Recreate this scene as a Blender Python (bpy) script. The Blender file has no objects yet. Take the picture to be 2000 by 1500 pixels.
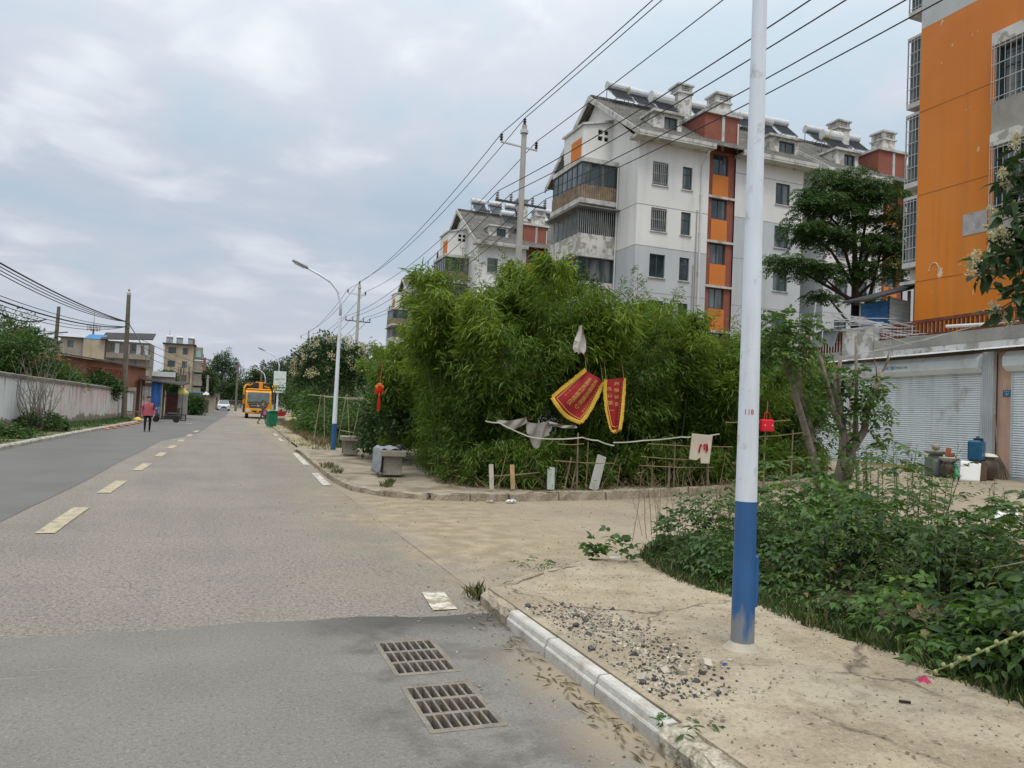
import bpy, bmesh, math, random
import numpy as np
from mathutils import Vector, Matrix, Euler

scene = bpy.context.scene
COL = scene.collection
RAD = math.radians
rng = np.random.default_rng(7)
random.seed(7)

# ------------------------------------------------------------------ camera
cam = bpy.data.cameras.new('camera')
cam.sensor_width = 36.0
cam.lens = 36.0 * 1500 / 2000
cam.clip_start = 0.05
cam.clip_end = 5000
cam_o = bpy.data.objects.new('camera', cam)
cam_o.matrix_world = (Matrix.Translation((0, 0, 1.6)) @ Matrix.Rotation(RAD(-20.9), 4, 'Z')
                      @ Matrix.Rotation(RAD(90 + 2.15), 4, 'X') @ Matrix.Rotation(RAD(2.6), 4, 'Z'))
COL.objects.link(cam_o)
scene.camera = cam_o

# ------------------------------------------------------------------ node helper
class NT:
    def __init__(s, tree):
        s.t = tree
    def n(s, kind, **props):
        nd = s.t.nodes.new(kind)
        for k, v in props.items():
            setattr(nd, k, v)
        return nd
    def put(s, sock, v):
        if isinstance(v, bpy.types.NodeSocket):
            s.t.links.new(v, sock)
        elif isinstance(v, (tuple, list)):
            if len(sock.default_value) == 4 and len(v) == 3:
                v = (*v, 1)
            sock.default_value = v
        else:
            sock.default_value = v
    def pos(s):
        if not hasattr(s, '_p'):
            s._p = s.n('ShaderNodeNewGeometry').outputs['Position']
        return s._p
    def sep(s, v):
        nd = s.n('ShaderNodeSeparateXYZ'); s.put(nd.inputs[0], v); return nd.outputs
    def comb(s, x, y, z):
        nd = s.n('ShaderNodeCombineXYZ')
        for i, v in enumerate((x, y, z)): s.put(nd.inputs[i], v)
        return nd.outputs[0]
    def scale(s, v, xyz):
        nd = s.n('ShaderNodeVectorMath', operation='MULTIPLY'); s.put(nd.inputs[0], v); s.put(nd.inputs[1], xyz); return nd.outputs[0]
    def noise(s, v, sc, detail=3.0, rough=.55, dist=0.0):
        nd = s.n('ShaderNodeTexNoise'); s.put(nd.inputs['Vector'], v)
        nd.inputs['Scale'].default_value = sc; nd.inputs['Detail'].default_value = detail
        nd.inputs['Roughness'].default_value = rough; nd.inputs['Distortion'].default_value = dist
        return nd.outputs[0]
    def voro(s, v, sc, feature='F1', out='Distance'):
        nd = s.n('ShaderNodeTexVoronoi', feature=feature); s.put(nd.inputs['Vector'], v); nd.inputs['Scale'].default_value = sc
        return nd.outputs[out]
    def m(s, op, a, b=0.0, clamp=False):
        nd = s.n('ShaderNodeMath', operation=op, use_clamp=clamp); s.put(nd.inputs[0], a); s.put(nd.inputs[1], b); return nd.outputs[0]
    def mr(s, v, a, b, c=0.0, d=1.0, smooth=False):
        nd = s.n('ShaderNodeMapRange'); nd.clamp = True
        if smooth: nd.interpolation_type = 'SMOOTHSTEP'
        for i, x in enumerate((v, a, b, c, d)): s.put(nd.inputs[i], x)
        return nd.outputs[0]
    def mix(s, f, a, b, blend='MIX'):
        nd = s.n('ShaderNodeMix', data_type='RGBA', blend_type=blend)
        s.put(nd.inputs[0], f); s.put(nd.inputs[6], a); s.put(nd.inputs[7], b)
        return nd.outputs[2]

# ------------------------------------------------------------------ world: overcast sky
SUN_EL, SUN_AZ = 68.0, 190.0           # azimuth from +Y clockwise: behind the viewer
world = bpy.data.worlds.new('World'); scene.world = world; world.use_nodes = True
wt = NT(world.node_tree); world.node_tree.nodes.clear()
sky = wt.n('ShaderNodeTexSky', sky_type='NISHITA'); sky.sun_disc = False
sky.sun_elevation = RAD(SUN_EL); sky.sun_rotation = RAD(SUN_AZ); sky.air_density = 1.4; sky.dust_density = 3.0
gen = wt.n('ShaderNodeTexCoord').outputs['Generated']
dx, dy, dz = wt.sep(gen)
up = wt.m('MAXIMUM', dz, 0.0)
den = wt.m('ADD', up, 0.16)
flat = wt.comb(wt.m('DIVIDE', dx, den), wt.m('DIVIDE', dy, den), 0.0)
c1 = wt.noise(flat, 0.9, 5.0, .52, 0.5)
c2 = wt.noise(flat, 2.8, 4.0, .5, 0.4)
cl = wt.m('ADD', wt.m('MULTIPLY', c1, .6), wt.m('MULTIPLY', c2, .4))
gap = wt.mr(cl, .40, .50, 0, 1, True)
hi = wt.mr(cl, .485, .63, 0, 1, True)
ccol = wt.mix(gap, (4.35, 5.3, 6.3), (4.95, 5.5, 6.4))
ccol = wt.mix(hi, ccol, (7.1, 7.45, 8.1))
hz = wt.mr(dz, 0.0, .26, 1, 0, True)
ccol = wt.mix(wt.m('MULTIPLY', hz, .7), ccol, (5.35, 5.75, 6.5))
# the even brightening towards the zenith of an overcast sky
cie = wt.mr(dz, .25, 1.0, 1.0, 2.45)
# (the cloud deck overhead is thicker and whiter than the blue grey rim of the sky)
ccol = wt.mix(1.0, ccol, wt.comb(wt.mr(dz, .25, 1.0, 1.0, 2.6), cie, wt.mr(dz, .25, 1.0, 1.0, 2.15)), 'MULTIPLY')
wcol = wt.mix(.93, sky.outputs[0], ccol)
bg = wt.n('ShaderNodeBackground'); wt.put(bg.inputs[0], wcol); bg.inputs[1].default_value = 0.1
wo = wt.n('ShaderNodeOutputWorld'); world.node_tree.links.new(bg.outputs[0], wo.inputs[0])

sun = bpy.data.lights.new('sun', 'SUN'); sun.energy = 1.5; sun.angle = RAD(18); sun.color = (1, .95, .87)
sun_o = bpy.data.objects.new('sun', sun)
a_, e_ = RAD(SUN_AZ), RAD(SUN_EL)
sd = Vector((math.sin(a_) * math.cos(e_), math.cos(a_) * math.cos(e_), math.sin(e_)))
sun_o.rotation_euler = sd.to_track_quat('Z', 'Y').to_euler(); sun_o.location = sd * 60
COL.objects.link(sun_o)
vs = scene.view_settings
vs.view_transform = 'Standard'; vs.look = 'None'; vs.gamma = 1.0; vs.use_curve_mapping = False
vs.exposure = 0.14
scene.cycles.use_denoising = True
scene.cycles.max_bounces = 6
scene.cycles.transparent_max_bounces = 8

# ------------------------------------------------------------------ materials
MATS = {}
def surf(name, col, rough=.85, var=.18, vs_=1.5, bump=0.0, bs=30.0, metal=0.0, streak=None, sscale=(3, 3, .35), spec=.3,
         fine=0.0, fs=60.0, blotch=None, fn=None, island=0.0, coat=0.0):
    if name in MATS: return MATS[name]
    mt = bpy.data.materials.new(name); mt.use_nodes = True
    t = NT(mt.node_tree); bs_ = mt.node_tree.nodes['Principled BSDF']
    p = t.pos()
    k = t.mr(t.noise(p, vs_, 4.0), .3, .7, 1 - var, 1 + var)
    if fine:
        k = t.m('MULTIPLY', k, t.mr(t.noise(p, fs, 2.0), .3, .7, 1 - fine, 1 + fine))
    if island:
        ri = t.n('ShaderNodeNewGeometry').outputs['Random Per Island']
        k = t.m('MULTIPLY', k, t.mr(ri, 0, 1, 1 - island, 1 + island))
    c = t.mix(1.0, (*col, 1), t.comb(k, k, k), 'MULTIPLY')
    if blotch:      # (colour, amount low, amount high, scale)
        f = t.mr(t.noise(p, blotch[3], 5.0, .6), blotch[1], blotch[2])
        c = t.mix(f, c, blotch[0])
    if streak:      # (colour, strength) grime running down
        f = t.mr(t.noise(t.scale(p, sscale), 1.0, 5.0, .65), .5, .74, 0, streak[1])
        c = t.mix(f, c, streak[0])
    if fn:
        c = fn(t, p, c)
    t.put(bs_.inputs['Base Color'], c)
    bs_.inputs['Roughness'].default_value = rough
    bs_.inputs['Metallic'].default_value = metal
    bs_.inputs['Specular IOR Level'].default_value = spec
    bs_.inputs['Coat Weight'].default_value = coat
    if bump:
        bn = t.n('ShaderNodeBump'); bn.inputs['Strength'].default_value = bump; bn.inputs['Distance'].default_value = .02
        t.put(bn.inputs['Height'], t.noise(p, bs, 4.0)); t.put(bs_.inputs['Normal'], bn.outputs[0])
    MATS[name] = mt
    return mt

def leafmat(name, c_lo, c_hi, trans=.3, rough=.5, vs_=.8, brown=None):
    if name in MATS: return MATS[name]
    mt = bpy.data.materials.new(name); mt.use_nodes = True
    t = NT(mt.node_tree); b = mt.node_tree.nodes['Principled BSDF']; out = mt.node_tree.nodes['Material Output']
    ri = t.n('ShaderNodeNewGeometry').outputs['Random Per Island']
    nz = t.mr(t.noise(t.pos(), vs_, 3.0), .3, .7, -.35, .35)
    f = t.m('ADD', ri, nz, True)
    c = t.mix(f, c_lo, c_hi)
    if brown:
        c = t.mix(t.mr(ri, 1 - brown[1], 1 - brown[1] + .001), c, brown[0])
    t.put(b.inputs['Base Color'], c); b.inputs['Roughness'].default_value = rough; b.inputs['Specular IOR Level'].default_value = .35
    tr = t.n('ShaderNodeBsdfTranslucent'); t.put(tr.inputs[0], t.mix(.5, c, (c_hi[0] * 1.5, c_hi[1] * 1.4, c_hi[2] * .7)))
    ms = t.n('ShaderNodeMixShader'); ms.inputs[0].default_value = trans
    mt.node_tree.links.new(b.outputs[0], ms.inputs[1]); mt.node_tree.links.new(tr.outputs[0], ms.inputs[2])
    mt.node_tree.links.new(ms.outputs[0], out.inputs[0])
    MATS[name] = mt
    return mt

def glassmat(name, col=(.03, .045, .05), rough=.06, spec=.6):
    mt = surf(name, col, rough=rough, var=.5, vs_=.5, spec=spec)
    return mt

# ------------------------------------------------------------------ mesh builder
class MB:
    def __init__(s): s.v = []; s.f = []
    def add(s, vs, fs):
        o = len(s.v); s.v += [tuple(map(float, v)) for v in vs]; s.f += [tuple(i + o for i in f) for f in fs]; return s
    def box(s, x0, x1, y0, y1, z0, z1, M=None):
        vs = [(x, y, z) for z in (z0, z1) for y in (y0, y1) for x in (x0, x1)]
        if M is not None: vs = [M @ Vector(v) for v in vs]
        return s.add(vs, [(0, 2, 3, 1), (4, 5, 7, 6), (0, 1, 5, 4), (2, 6, 7, 3), (0, 4, 6, 2), (1, 3, 7, 5)])
    def cbox(s, c, d, M=None):
        return s.box(c[0]-d[0]/2, c[0]+d[0]/2, c[1]-d[1]/2, c[1]+d[1]/2, c[2]-d[2]/2, c[2]+d[2]/2, M)
    def bar(s, a, b, w, h=None, upv=(0, 0, 1)):
        a, b = Vector(a), Vector(b); h = h or w; d = (b - a); L = d.length
        if L < 1e-6: return s
        d /= L; u = Vector(upv)
        if abs(d.dot(u)) > .98: u = Vector((0, 1, 0))
        sd_ = d.cross(u).normalized(); u = sd_.cross(d)
        vs = [q + sd_ * i * w / 2 + u * j * h / 2 for q in (a, b) for i, j in ((-1, -1), (1, -1), (1, 1), (-1, 1))]
        return s.add(vs, [(0, 1, 2, 3), (7, 6, 5, 4), (0, 4, 5, 1), (1, 5, 6, 2), (2, 6, 7, 3), (3, 7, 4, 0)])
    def tube(s, pts, r, n=8, cap=True):
        pts = [Vector(p) for p in pts]; rs = r if isinstance(r, (list, tuple)) else [r] * len(pts)
        vs = []; u0 = None
        for i, p in enumerate(pts):
            d = (pts[min(i+1, len(pts)-1)] - pts[max(i-1, 0)])
            d = d.normalized() if d.length > 1e-9 else Vector((0, 0, 1))
            if u0 is None:
                u0 = d.orthogonal().normalized()
            u = (u0 - d * u0.dot(d)); u = u.normalized() if u.length > 1e-6 else d.orthogonal().normalized(); u0 = u
            w = d.cross(u)
            for k in range(n):
                a = 2 * math.pi * k / n; vs.append(p + (u * math.cos(a) + w * math.sin(a)) * rs[i])
        fs = [(i*n+k, i*n+(k+1) % n, (i+1)*n+(k+1) % n, (i+1)*n+k) for i in range(len(pts)-1) for k in range(n)]
        if cap: fs += [tuple(range(n-1, -1, -1)), tuple((len(pts)-1)*n+k for k in range(n))]
        return s.add(vs, fs)
    def lathe(s, prof, c=(0, 0, 0), n=16, M=None):
        vs = [(c[0]+r*math.cos(2*math.pi*k/n), c[1]+r*math.sin(2*math.pi*k/n), c[2]+z) for r, z in prof for k in range(n)]
        if M is not None: vs = [M @ Vector(v) for v in vs]
        fs = [(i*n+k, i*n+(k+1) % n, (i+1)*n+(k+1) % n, (i+1)*n+k) for i in range(len(prof)-1) for k in range(n)]
        fs += [tuple(range(n-1, -1, -1)), tuple((len(prof)-1)*n+k for k in range(n))]
        return s.add(vs, fs)
    def prism(s, poly, d0, d1, f):
        n = len(poly); vs = [f(p, d0) for p in poly] + [f(p, d1) for p in poly]
        fs = [tuple(range(n-1, -1, -1)), tuple(range(n, 2*n))] + [(i, (i+1) % n, n+(i+1) % n, n+i) for i in range(n)]
        return s.add(vs, fs)
    def quad(s, a, b, c, d): return s.add([a, b, c, d], [(0, 1, 2, 3)])
    def grid(s, fn, nu, nv):
        vs = [fn(i/nu, j/nv) for j in range(nv+1) for i in range(nu+1)]
        fs = [(j*(nu+1)+i, j*(nu+1)+i+1, (j+1)*(nu+1)+i+1, (j+1)*(nu+1)+i) for j in range(nv) for i in range(nu)]
        return s.add(vs, fs)
    def openings(s, u0, u1, v0, v1, rects, depth, f):
        """a plane u,v with rectangular holes and reveals of the given depth; f(u, v, d) -> point"""
        us = sorted({u0, u1, *[r[0] for r in rects], *[r[1] for r in rects]}); vs_ = sorted({v0, v1, *[r[2] for r in rects], *[r[3] for r in rects]})
        us = [u for u in us if u0 <= u <= u1]; vs_ = [v for v in vs_ if v0 <= v <= v1]
        for i in range(len(us)-1):
            for j in range(len(vs_)-1):
                cu, cv = (us[i]+us[i+1])/2, (vs_[j]+vs_[j+1])/2
                if any(r[0] < cu < r[1] and r[2] < cv < r[3] for r in rects): continue
                s.quad(f(us[i], vs_[j], 0), f(us[i+1], vs_[j], 0), f(us[i+1], vs_[j+1], 0), f(us[i], vs_[j+1], 0))
        if depth:
            for a, b, c, d in rects:
                s.quad(f(a, c, 0), f(a, c, depth), f(b, c, depth), f(b, c, 0)); s.quad(f(a, d, 0), f(b, d, 0), f(b, d, depth), f(a, d, depth))
                s.quad(f(a, c, 0), f(a, d, 0), f(a, d, depth), f(a, c, depth)); s.quad(f(b, c, 0), f(b, c, depth), f(b, d, depth), f(b, d, 0))
        return s
    def build(s, name, mat, parent=None, smooth=False, bevel=0.0, kind=None):
        me = bpy.data.meshes.new(name); me.from_pydata(s.v, [], s.f)
        if isinstance(mat, (list, tuple)):
            for q in mat: me.materials.append(q)
        else: me.materials.append(mat)
        if smooth: me.polygons.foreach_set('use_smooth', [True]*len(me.polygons))
        bm = bmesh.new(); bm.from_mesh(me); bmesh.ops.recalc_face_normals(bm, faces=bm.faces)
        if bevel:
            bmesh.ops.remove_doubles(bm, verts=bm.verts, dist=1e-5)
            bmesh.ops.bevel(bm, geom=bm.edges[:], offset=bevel, segments=1, affect='EDGES', clamp_overlap=True)
        bm.to_mesh(me); bm.free()
        o = bpy.data.objects.new(name, me); COL.objects.link(o)
        if parent is not None: o.parent = parent
        if kind: o['kind'] = kind
        return o

def thing(name, label, cat, loc=(0, 0, 0), rz=0.0, group=None):
    o = bpy.data.objects.new(name, None); o.empty_display_size = .2; COL.objects.link(o)
    o.location = loc; o.rotation_euler = (0, 0, rz); o['label'] = label; o['category'] = cat
    if group: o['group'] = group
    return o
def tag(o, label, cat, group=None):
    o['label'] = label; o['category'] = cat
    if group: o['group'] = group
    return o
def struct(o): o['kind'] = 'structure'; return o
def copy_tree(o, parent=None):
    c = o.copy(); COL.objects.link(c); c.parent = parent
    for ch in list(o.children): copy_tree(ch, c)
    return c
def text_mesh(body, size, mat, name, parent, extrude=0.0, fn=None, align='CENTER'):
    cu = bpy.data.curves.new(name, 'FONT'); cu.body = body; cu.size = size; cu.align_x = align; cu.align_y = 'CENTER'; cu.extrude = extrude; cu.resolution_u = 2
    tmp = bpy.data.objects.new(name + '_tmp', cu); COL.objects.link(tmp); bpy.context.view_layer.update()
    me = bpy.data.meshes.new_from_object(tmp.evaluated_get(bpy.context.evaluated_depsgraph_get()))
    bpy.data.objects.remove(tmp); bpy.data.curves.remove(cu)
    if fn:
        for v in me.vertices: v.co = fn(v.co)
    me.materials.clear(); me.materials.append(mat)
    o = bpy.data.objects.new(name, me); COL.objects.link(o); o.parent = parent
    return o

# ------------------------------------------------------------------ leaves
def unit(a):
    return a / np.maximum(np.linalg.norm(a, axis=-1, keepdims=True), 1e-9)
class Leaves:
    def __init__(s): s.P = []; s.D = []; s.U = []; s.L = []; s.W = []
    def add(s, P, D, U, L, W):
        P = np.atleast_2d(P); n = len(P)
        s.P.append(P); s.D.append(unit(np.broadcast_to(D, (n, 3)).astype(float))); s.U.append(np.broadcast_to(U, (n, 3)).astype(float))
        s.L.append(np.broadcast_to(L, (n,)).astype(float)); s.W.append(np.broadcast_to(W, (n,)).astype(float))
    def build(s, name, mat, parent=None, full=False, kind=None):
        P, D, U, L, W = (np.concatenate(q) for q in (s.P, s.D, s.U, s.L, s.W)); n = len(P)
        S = np.cross(D, U); bad = np.linalg.norm(S, axis=1) < 1e-3; S[bad] = np.cross(D[bad], np.array([.3, .5, .8])); S = unit(S); U = np.cross(S, D)
        if full:   # (along, side, lift)
            T = [(0, 0, 0), (.34, 0, .0), (.7, 0, -.04), (1, 0, -.16), (.3, .46, .07), (.68, .36, .03), (.3, -.46, .07), (.68, -.36, .03)]
            F = [(0, 1, 4), (4, 1, 2, 5), (5, 2, 3), (0, 6, 1), (6, 7, 2, 1), (7, 3, 2)]
        else:
            T = [(0, 0, 0), (.42, .5, .06), (1, 0, -.08), (.42, -.5, .06)]; F = [(0, 1, 2), (0, 2, 3)]
        k = len(T)
        V = np.stack([P + D*(a*L)[:, None] + S*(b*W)[:, None] + U*(c*L)[:, None] for a, b, c in T], 1).reshape(-1, 3)
        base = (np.arange(n)*k)[:, None]
        tot = np.array([len(f) for f in F]); flat_f = np.concatenate([np.array(f) for f in F])
        loops = (base + flat_f[None, :]).reshape(-1); lt = np.tile(tot, n); ls = np.concatenate([[0], np.cumsum(lt)[:-1]])
        me = bpy.data.meshes.new(name); me.vertices.add(len(V)); me.vertices.foreach_set('co', V.astype(np.float32).ravel())
        me.loops.add(len(loops)); me.loops.foreach_set('vertex_index', loops.astype(np.int32))
        me.polygons.add(len(lt)); me.polygons.foreach_set('loop_start', ls.astype(np.int32)); me.polygons.foreach_set('loop_total', lt.astype(np.int32))
        me.update(calc_edges=True); me.validate()
        me.materials.append(mat)
        o = bpy.data.objects.new(name, me); COL.objects.link(o)
        if parent is not None: o.parent = parent
        if kind: o['kind'] = kind
        return o
def rdir(n, zbias=0.0):
    d = rng.normal(size=(n, 3)); d = unit(d); d[:, 2] += zbias; return unit(d)

# ================================================================== SETTING
def interp(tab):
    ys = [q[1] for q in tab]; xs = [q[0] for q in tab]
    return lambda y: float(np.interp(y, ys, xs))
RIGHT = interp([(2.11, -8), (2.11, 6.0), (2.24, 7.2), (2.32, 13), (2.72, 27), (3.35, 52), (4.9, 75), (6.2, 125), (8.5, 260)])
LEFT = interp([(-5.7, -8), (-5.45, 18), (-5.26, 24), (-5.04, 32), (-4.3, 51.6), (-3.4, 80), (-2.6, 125), (-1.0, 260)])
CENTRE = interp([(-1.95, -8), (-1.72, 11), (-1.5, 19), (-1.17, 31.5), (-.5, 52), (.6, 80), (1.6, 125), (3.5, 260)])
GRATES = [(1.08, 1.49, 4.55, 5.25), (1.07, 1.48, 3.71, 4.39)]
def gz(x, y):            # the forecourt climbs a little towards the shops
    t = min(max((x - 5.0) / 15.0, 0), 1); return .003 + .41 * t * t * (3 - 2 * t)

soil = surf('soil', (.20, .155, .105), var=.3, vs_=1.2, fine=.25, fs=35, bump=.5, bs=25, blotch=((.11, .10, .05), .45, .7, 1.8))
struct(MB().openings(-1500, 1500, -1500, 1500, [(.9, 1.7, 3.4, 5.5)], 0, lambda u, v, d: (u, v, -.08)).build('ground', soil))

def dusty(t, p, c):
    # dirt tracked out of the driveway, thinning towards the carriageway
    x, y, z = t.sep(p)
    nn = t.noise(p, .8, 6.0, .68)
    near = t.m('MULTIPLY', t.mr(y, 5.8, 8.5, .25, 1, True), t.mr(y, 13, 16.5, 1, .3, True))
    d = t.m('MULTIPLY', t.mr(t.m('ADD', x, t.m('MULTIPLY', nn, 4.2)), 2.9, 5.0, 0, 1, True), near)
    c = t.mix(t.m('MULTIPLY', d, .9), c, t.mix(t.mr(t.noise(p, 3.5, 4.0), .4, .65), (.28, .222, .148), (.40, .325, .22)))
    c = t.mix(t.m('MULTIPLY', d, t.mr(t.noise(p, 24.0, 4.0, .8), .53, .64, 0, .6)), c, (.16, .135, .10))
    kerbside = t.m('MAXIMUM', t.mr(y, 6.8, 7.4, 1, 0), t.mr(y, 13.2, 14.5, 0, 1))
    return t.mix(t.m('MULTIPLY', kerbside, t.mr(t.m('ADD', x, t.m('MULTIPLY', t.noise(p, 2.0, 4.0), .5)), 2.3, 2.6, 0, .55, True)), c, (.31, .26, .19))
def asphalt_fn(dust_x=True, speck=1.0):
    def fn(t, p, c):
        x, y, z = t.sep(p)
        # coarse aggregate showing through the worn binder
        v = t.voro(p, 95.0)
        c = t.mix(t.mr(v, .1, .5, .75*speck, 0), c, (.40, .37, .33))
        c = t.mix(t.mr(t.noise(p, 26.0, 4.0, .8), .5, .62, 0, .75*speck), c, (.085, .077, .069))
        c = t.mix(t.mr(t.noise(t.scale(p, (1.1, .9, 1)), 34.0, 3.0, .75), .54, .64, 0, .7*speck), c, (.44, .405, .355))
        c = t.mix(t.mr(t.noise(p, 120.0, 2.0), .56, .72, 0, .55*speck), c, (.075, .07, .065))
        # long wheel-worn bands and stains
        c = t.mix(t.mr(t.noise(t.scale(p, (1.3, .16, 1)), 1.0, 4.0), .45, .75, 0, .35), c, (.15, .14, .128))
        c = t.mix(t.mr(t.noise(t.scale(p, (.3, .8, 1)), .8, 4.0), .55, .75, 0, .25), c, (.12, .115, .11))
        # cracks
        wob = t.n('ShaderNodeVectorMath', operation='ADD'); t.put(wob.inputs[0], p)
        nz = t.n('ShaderNodeTexNoise'); t.put(nz.inputs['Vector'], p); nz.inputs['Scale'].default_value = 2.5
        t.put(wob.inputs[1], t.scale(nz.outputs['Color'], (.6, .6, 0)))
        cr = t.voro(wob.outputs[0], .42, 'DISTANCE_TO_EDGE')
        c = t.mix(t.m('MULTIPLY', t.mr(cr, 0, .006, .5, 0), t.mr(t.noise(p, .5), .52, .62)), c, (.06, .055, .05))
        if dust_x: c = dusty(t, p, c)
        return c
    return fn
old_asphalt = surf('old_asphalt', (.255, .226, .192), rough=.9, var=.14, vs_=.5, fine=.3, fs=55, bump=.55, bs=110, fn=asphalt_fn())
def patch_fn(t, p, c):
    x, y, z = t.sep(p)
    c = t.mix(t.mr(t.voro(p, 120.0), .1, .5, .28, 0), c, (.32, .30, .27))
    c = t.mix(t.mr(t.noise(p, 38.0, 4.0, .8), .53, .64, 0, .55), c, (.085, .08, .072))
    c = t.mix(t.mr(t.noise(p, 47.0, 3.0, .75), .57, .66, 0, .5), c, (.36, .335, .30))
    # fresh black bitumen worked in round the drains and along the seam
    nn = t.noise(p, 2.2, 5.0, .65)
    m1 = t.m('MULTIPLY', t.mr(x, .55, 1.0, 0, 1, True), t.mr(x, 1.9, 2.2, 1, .3, True))
    c = t.mix(t.m('MULTIPLY', m1, t.mr(nn, .47, .62, 0, .6)), c, (.085, .08, .073))
    m2 = t.mr(t.m('ADD', y, t.m('MULTIPLY', nn, .5)), 5.45, 6.0, 0, 1, True)
    c = t.mix(t.m('MULTIPLY', t.m('MULTIPLY', m2, .85), t.mr(x, .2, 1.3, .05, 1, True)), c, (.075, .072, .067))
    # sand washed against the kerb
    e = t.mr(t.m('ADD', x, t.m('MULTIPLY', nn, .9)), 2.05, 2.55, 0, .85, True)
    c = t.mix(t.m('MULTIPLY', e, t.mr(y, 5.3, 4.2, 0, 1, True)), c, (.34, .275, .19))
    # scuffs
    c = t.mix(t.m('MULTIPLY', t.mr(t.noise(t.scale(p, (.5, 14, 1)), 1.0, 3.0), .66, .72, 0, .5), t.mr(t.noise(p, .8), .5, .6)), c, (.36, .35, .33))
    return c
patch_asphalt = surf('patch_asphalt', (.195, .184, .167), rough=.88, var=.12, vs_=.9, fine=.12, fs=70, bump=.3, bs=120, fn=patch_fn)
def fresh_fn(t, p, c):
    c = t.mix(t.mr(t.noise(t.scale(p, (.5, .09, 1)), 1.0, 4.0), .4, .7, 0, .6), c, (.175, .168, .158))
    return c
fresh_asphalt = surf('fresh_asphalt', (.142, .137, .13), rough=.85, var=.12, vs_=.6, fine=.12, fs=80, bump=.25, bs=100, fn=fresh_fn)

def strip(y0, y1, n, fl, fr, z):
    m = MB(); ys = [y0 + (y1-y0)*i/n for i in range(n+1)]
    for a, b in zip(ys, ys[1:]):
        m.quad((fl(a), a, z), (fr(a), a, z), (fr(b), b, z), (fl(b), b, z))
    return m
seam = lambda x: 5.86 + .05*math.sin(x*2.1) + .03*math.sin(x*7) - .03*x*.5
near_m = MB()
near_m.openings(-5.72, 2.12, -8, 5.4, GRATES, 0, lambda u, v, d: (u, v, 0))
xs = np.linspace(-5.72, 2.12, 40)
for a, b in zip(xs, xs[1:]): near_m.quad((a, 5.4, 0), (b, 5.4, 0), (b, seam(b), 0), (a, seam(a), 0))
road = struct(strip(7.0, 260, 160, LEFT, RIGHT, 0).build('road', old_asphalt))
rm = MB()
for a, b in zip(xs, xs[1:]): rm.quad((a, seam(a), 0), (b, seam(b), 0), (b*1.0+(.12 if b > 2.1 else 0), 7.0, 0), (a, 7.0, 0))
rm.build('road_surface', old_asphalt, road)
struct(near_m.build('road_patch', patch_asphalt))
fr_edge = lambda y: CENTRE(y) - (.62 + .02*math.sin(y*.7) + .012*math.sin(y*5.3)) + max(0, (y-31)*.12 if y < 38 else .84)
struct(strip(7.5, 250, 220, lambda y: LEFT(y)+.02, fr_edge, .005).build('resurfaced_lane', fresh_asphalt))

paint = surf('road_paint', (.56, .53, .46), rough=.8, var=.1, vs_=3, blotch=((.24, .215, .185), .5, .62, 9), fine=.1, fs=90)
paint_y = surf('road_paint_yellowed', (.44, .385, .26), rough=.8, var=.12, vs_=3, blotch=((.23, .205, .17), .5, .66, 8), fine=.2, fs=90)
for y0, y1 in [(10.0, 12.2), (14.0, 16.0), (18.3, 20.2), (22.6, 24.3), (26.3, 28.0), (30.5, 32.0), (35, 36.8), (39.5, 41.5)]:
    strip(y0, y1, 3, lambda y: CENTRE(y)-.10, lambda y: CENTRE(y)+.10, .009).build('lane_dash', paint_y, road)
for y0, y1 in [(15.5, 18.2), (20.6, 25.3), (33, 35.4), (38, 40.5)]:
    strip(y0, y1, 3, lambda y: RIGHT(y)-.36, lambda y: RIGHT(y)-.20, .009).build('edge_dash', paint, road)
worn = surf('road_paint_worn', (.60, .56, .48), rough=.85, var=.15, blotch=((.30, .25, .18), .44, .56, 7), fine=.15, fs=60)
strip(5.95, 6.55, 3, lambda y: RIGHT(y)-.42, lambda y: RIGHT(y)-.22, .009).build('edge_dash', worn, road)
for y0, y1, x0, x1 in [(52.6, 53.0, -3.1, -1.4)]:
    MB().quad((x0, y0, .009), (x1, y0, .009), (x1, y1, .009), (x0, y1, .009)).build('bay_line', paint, road)

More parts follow.
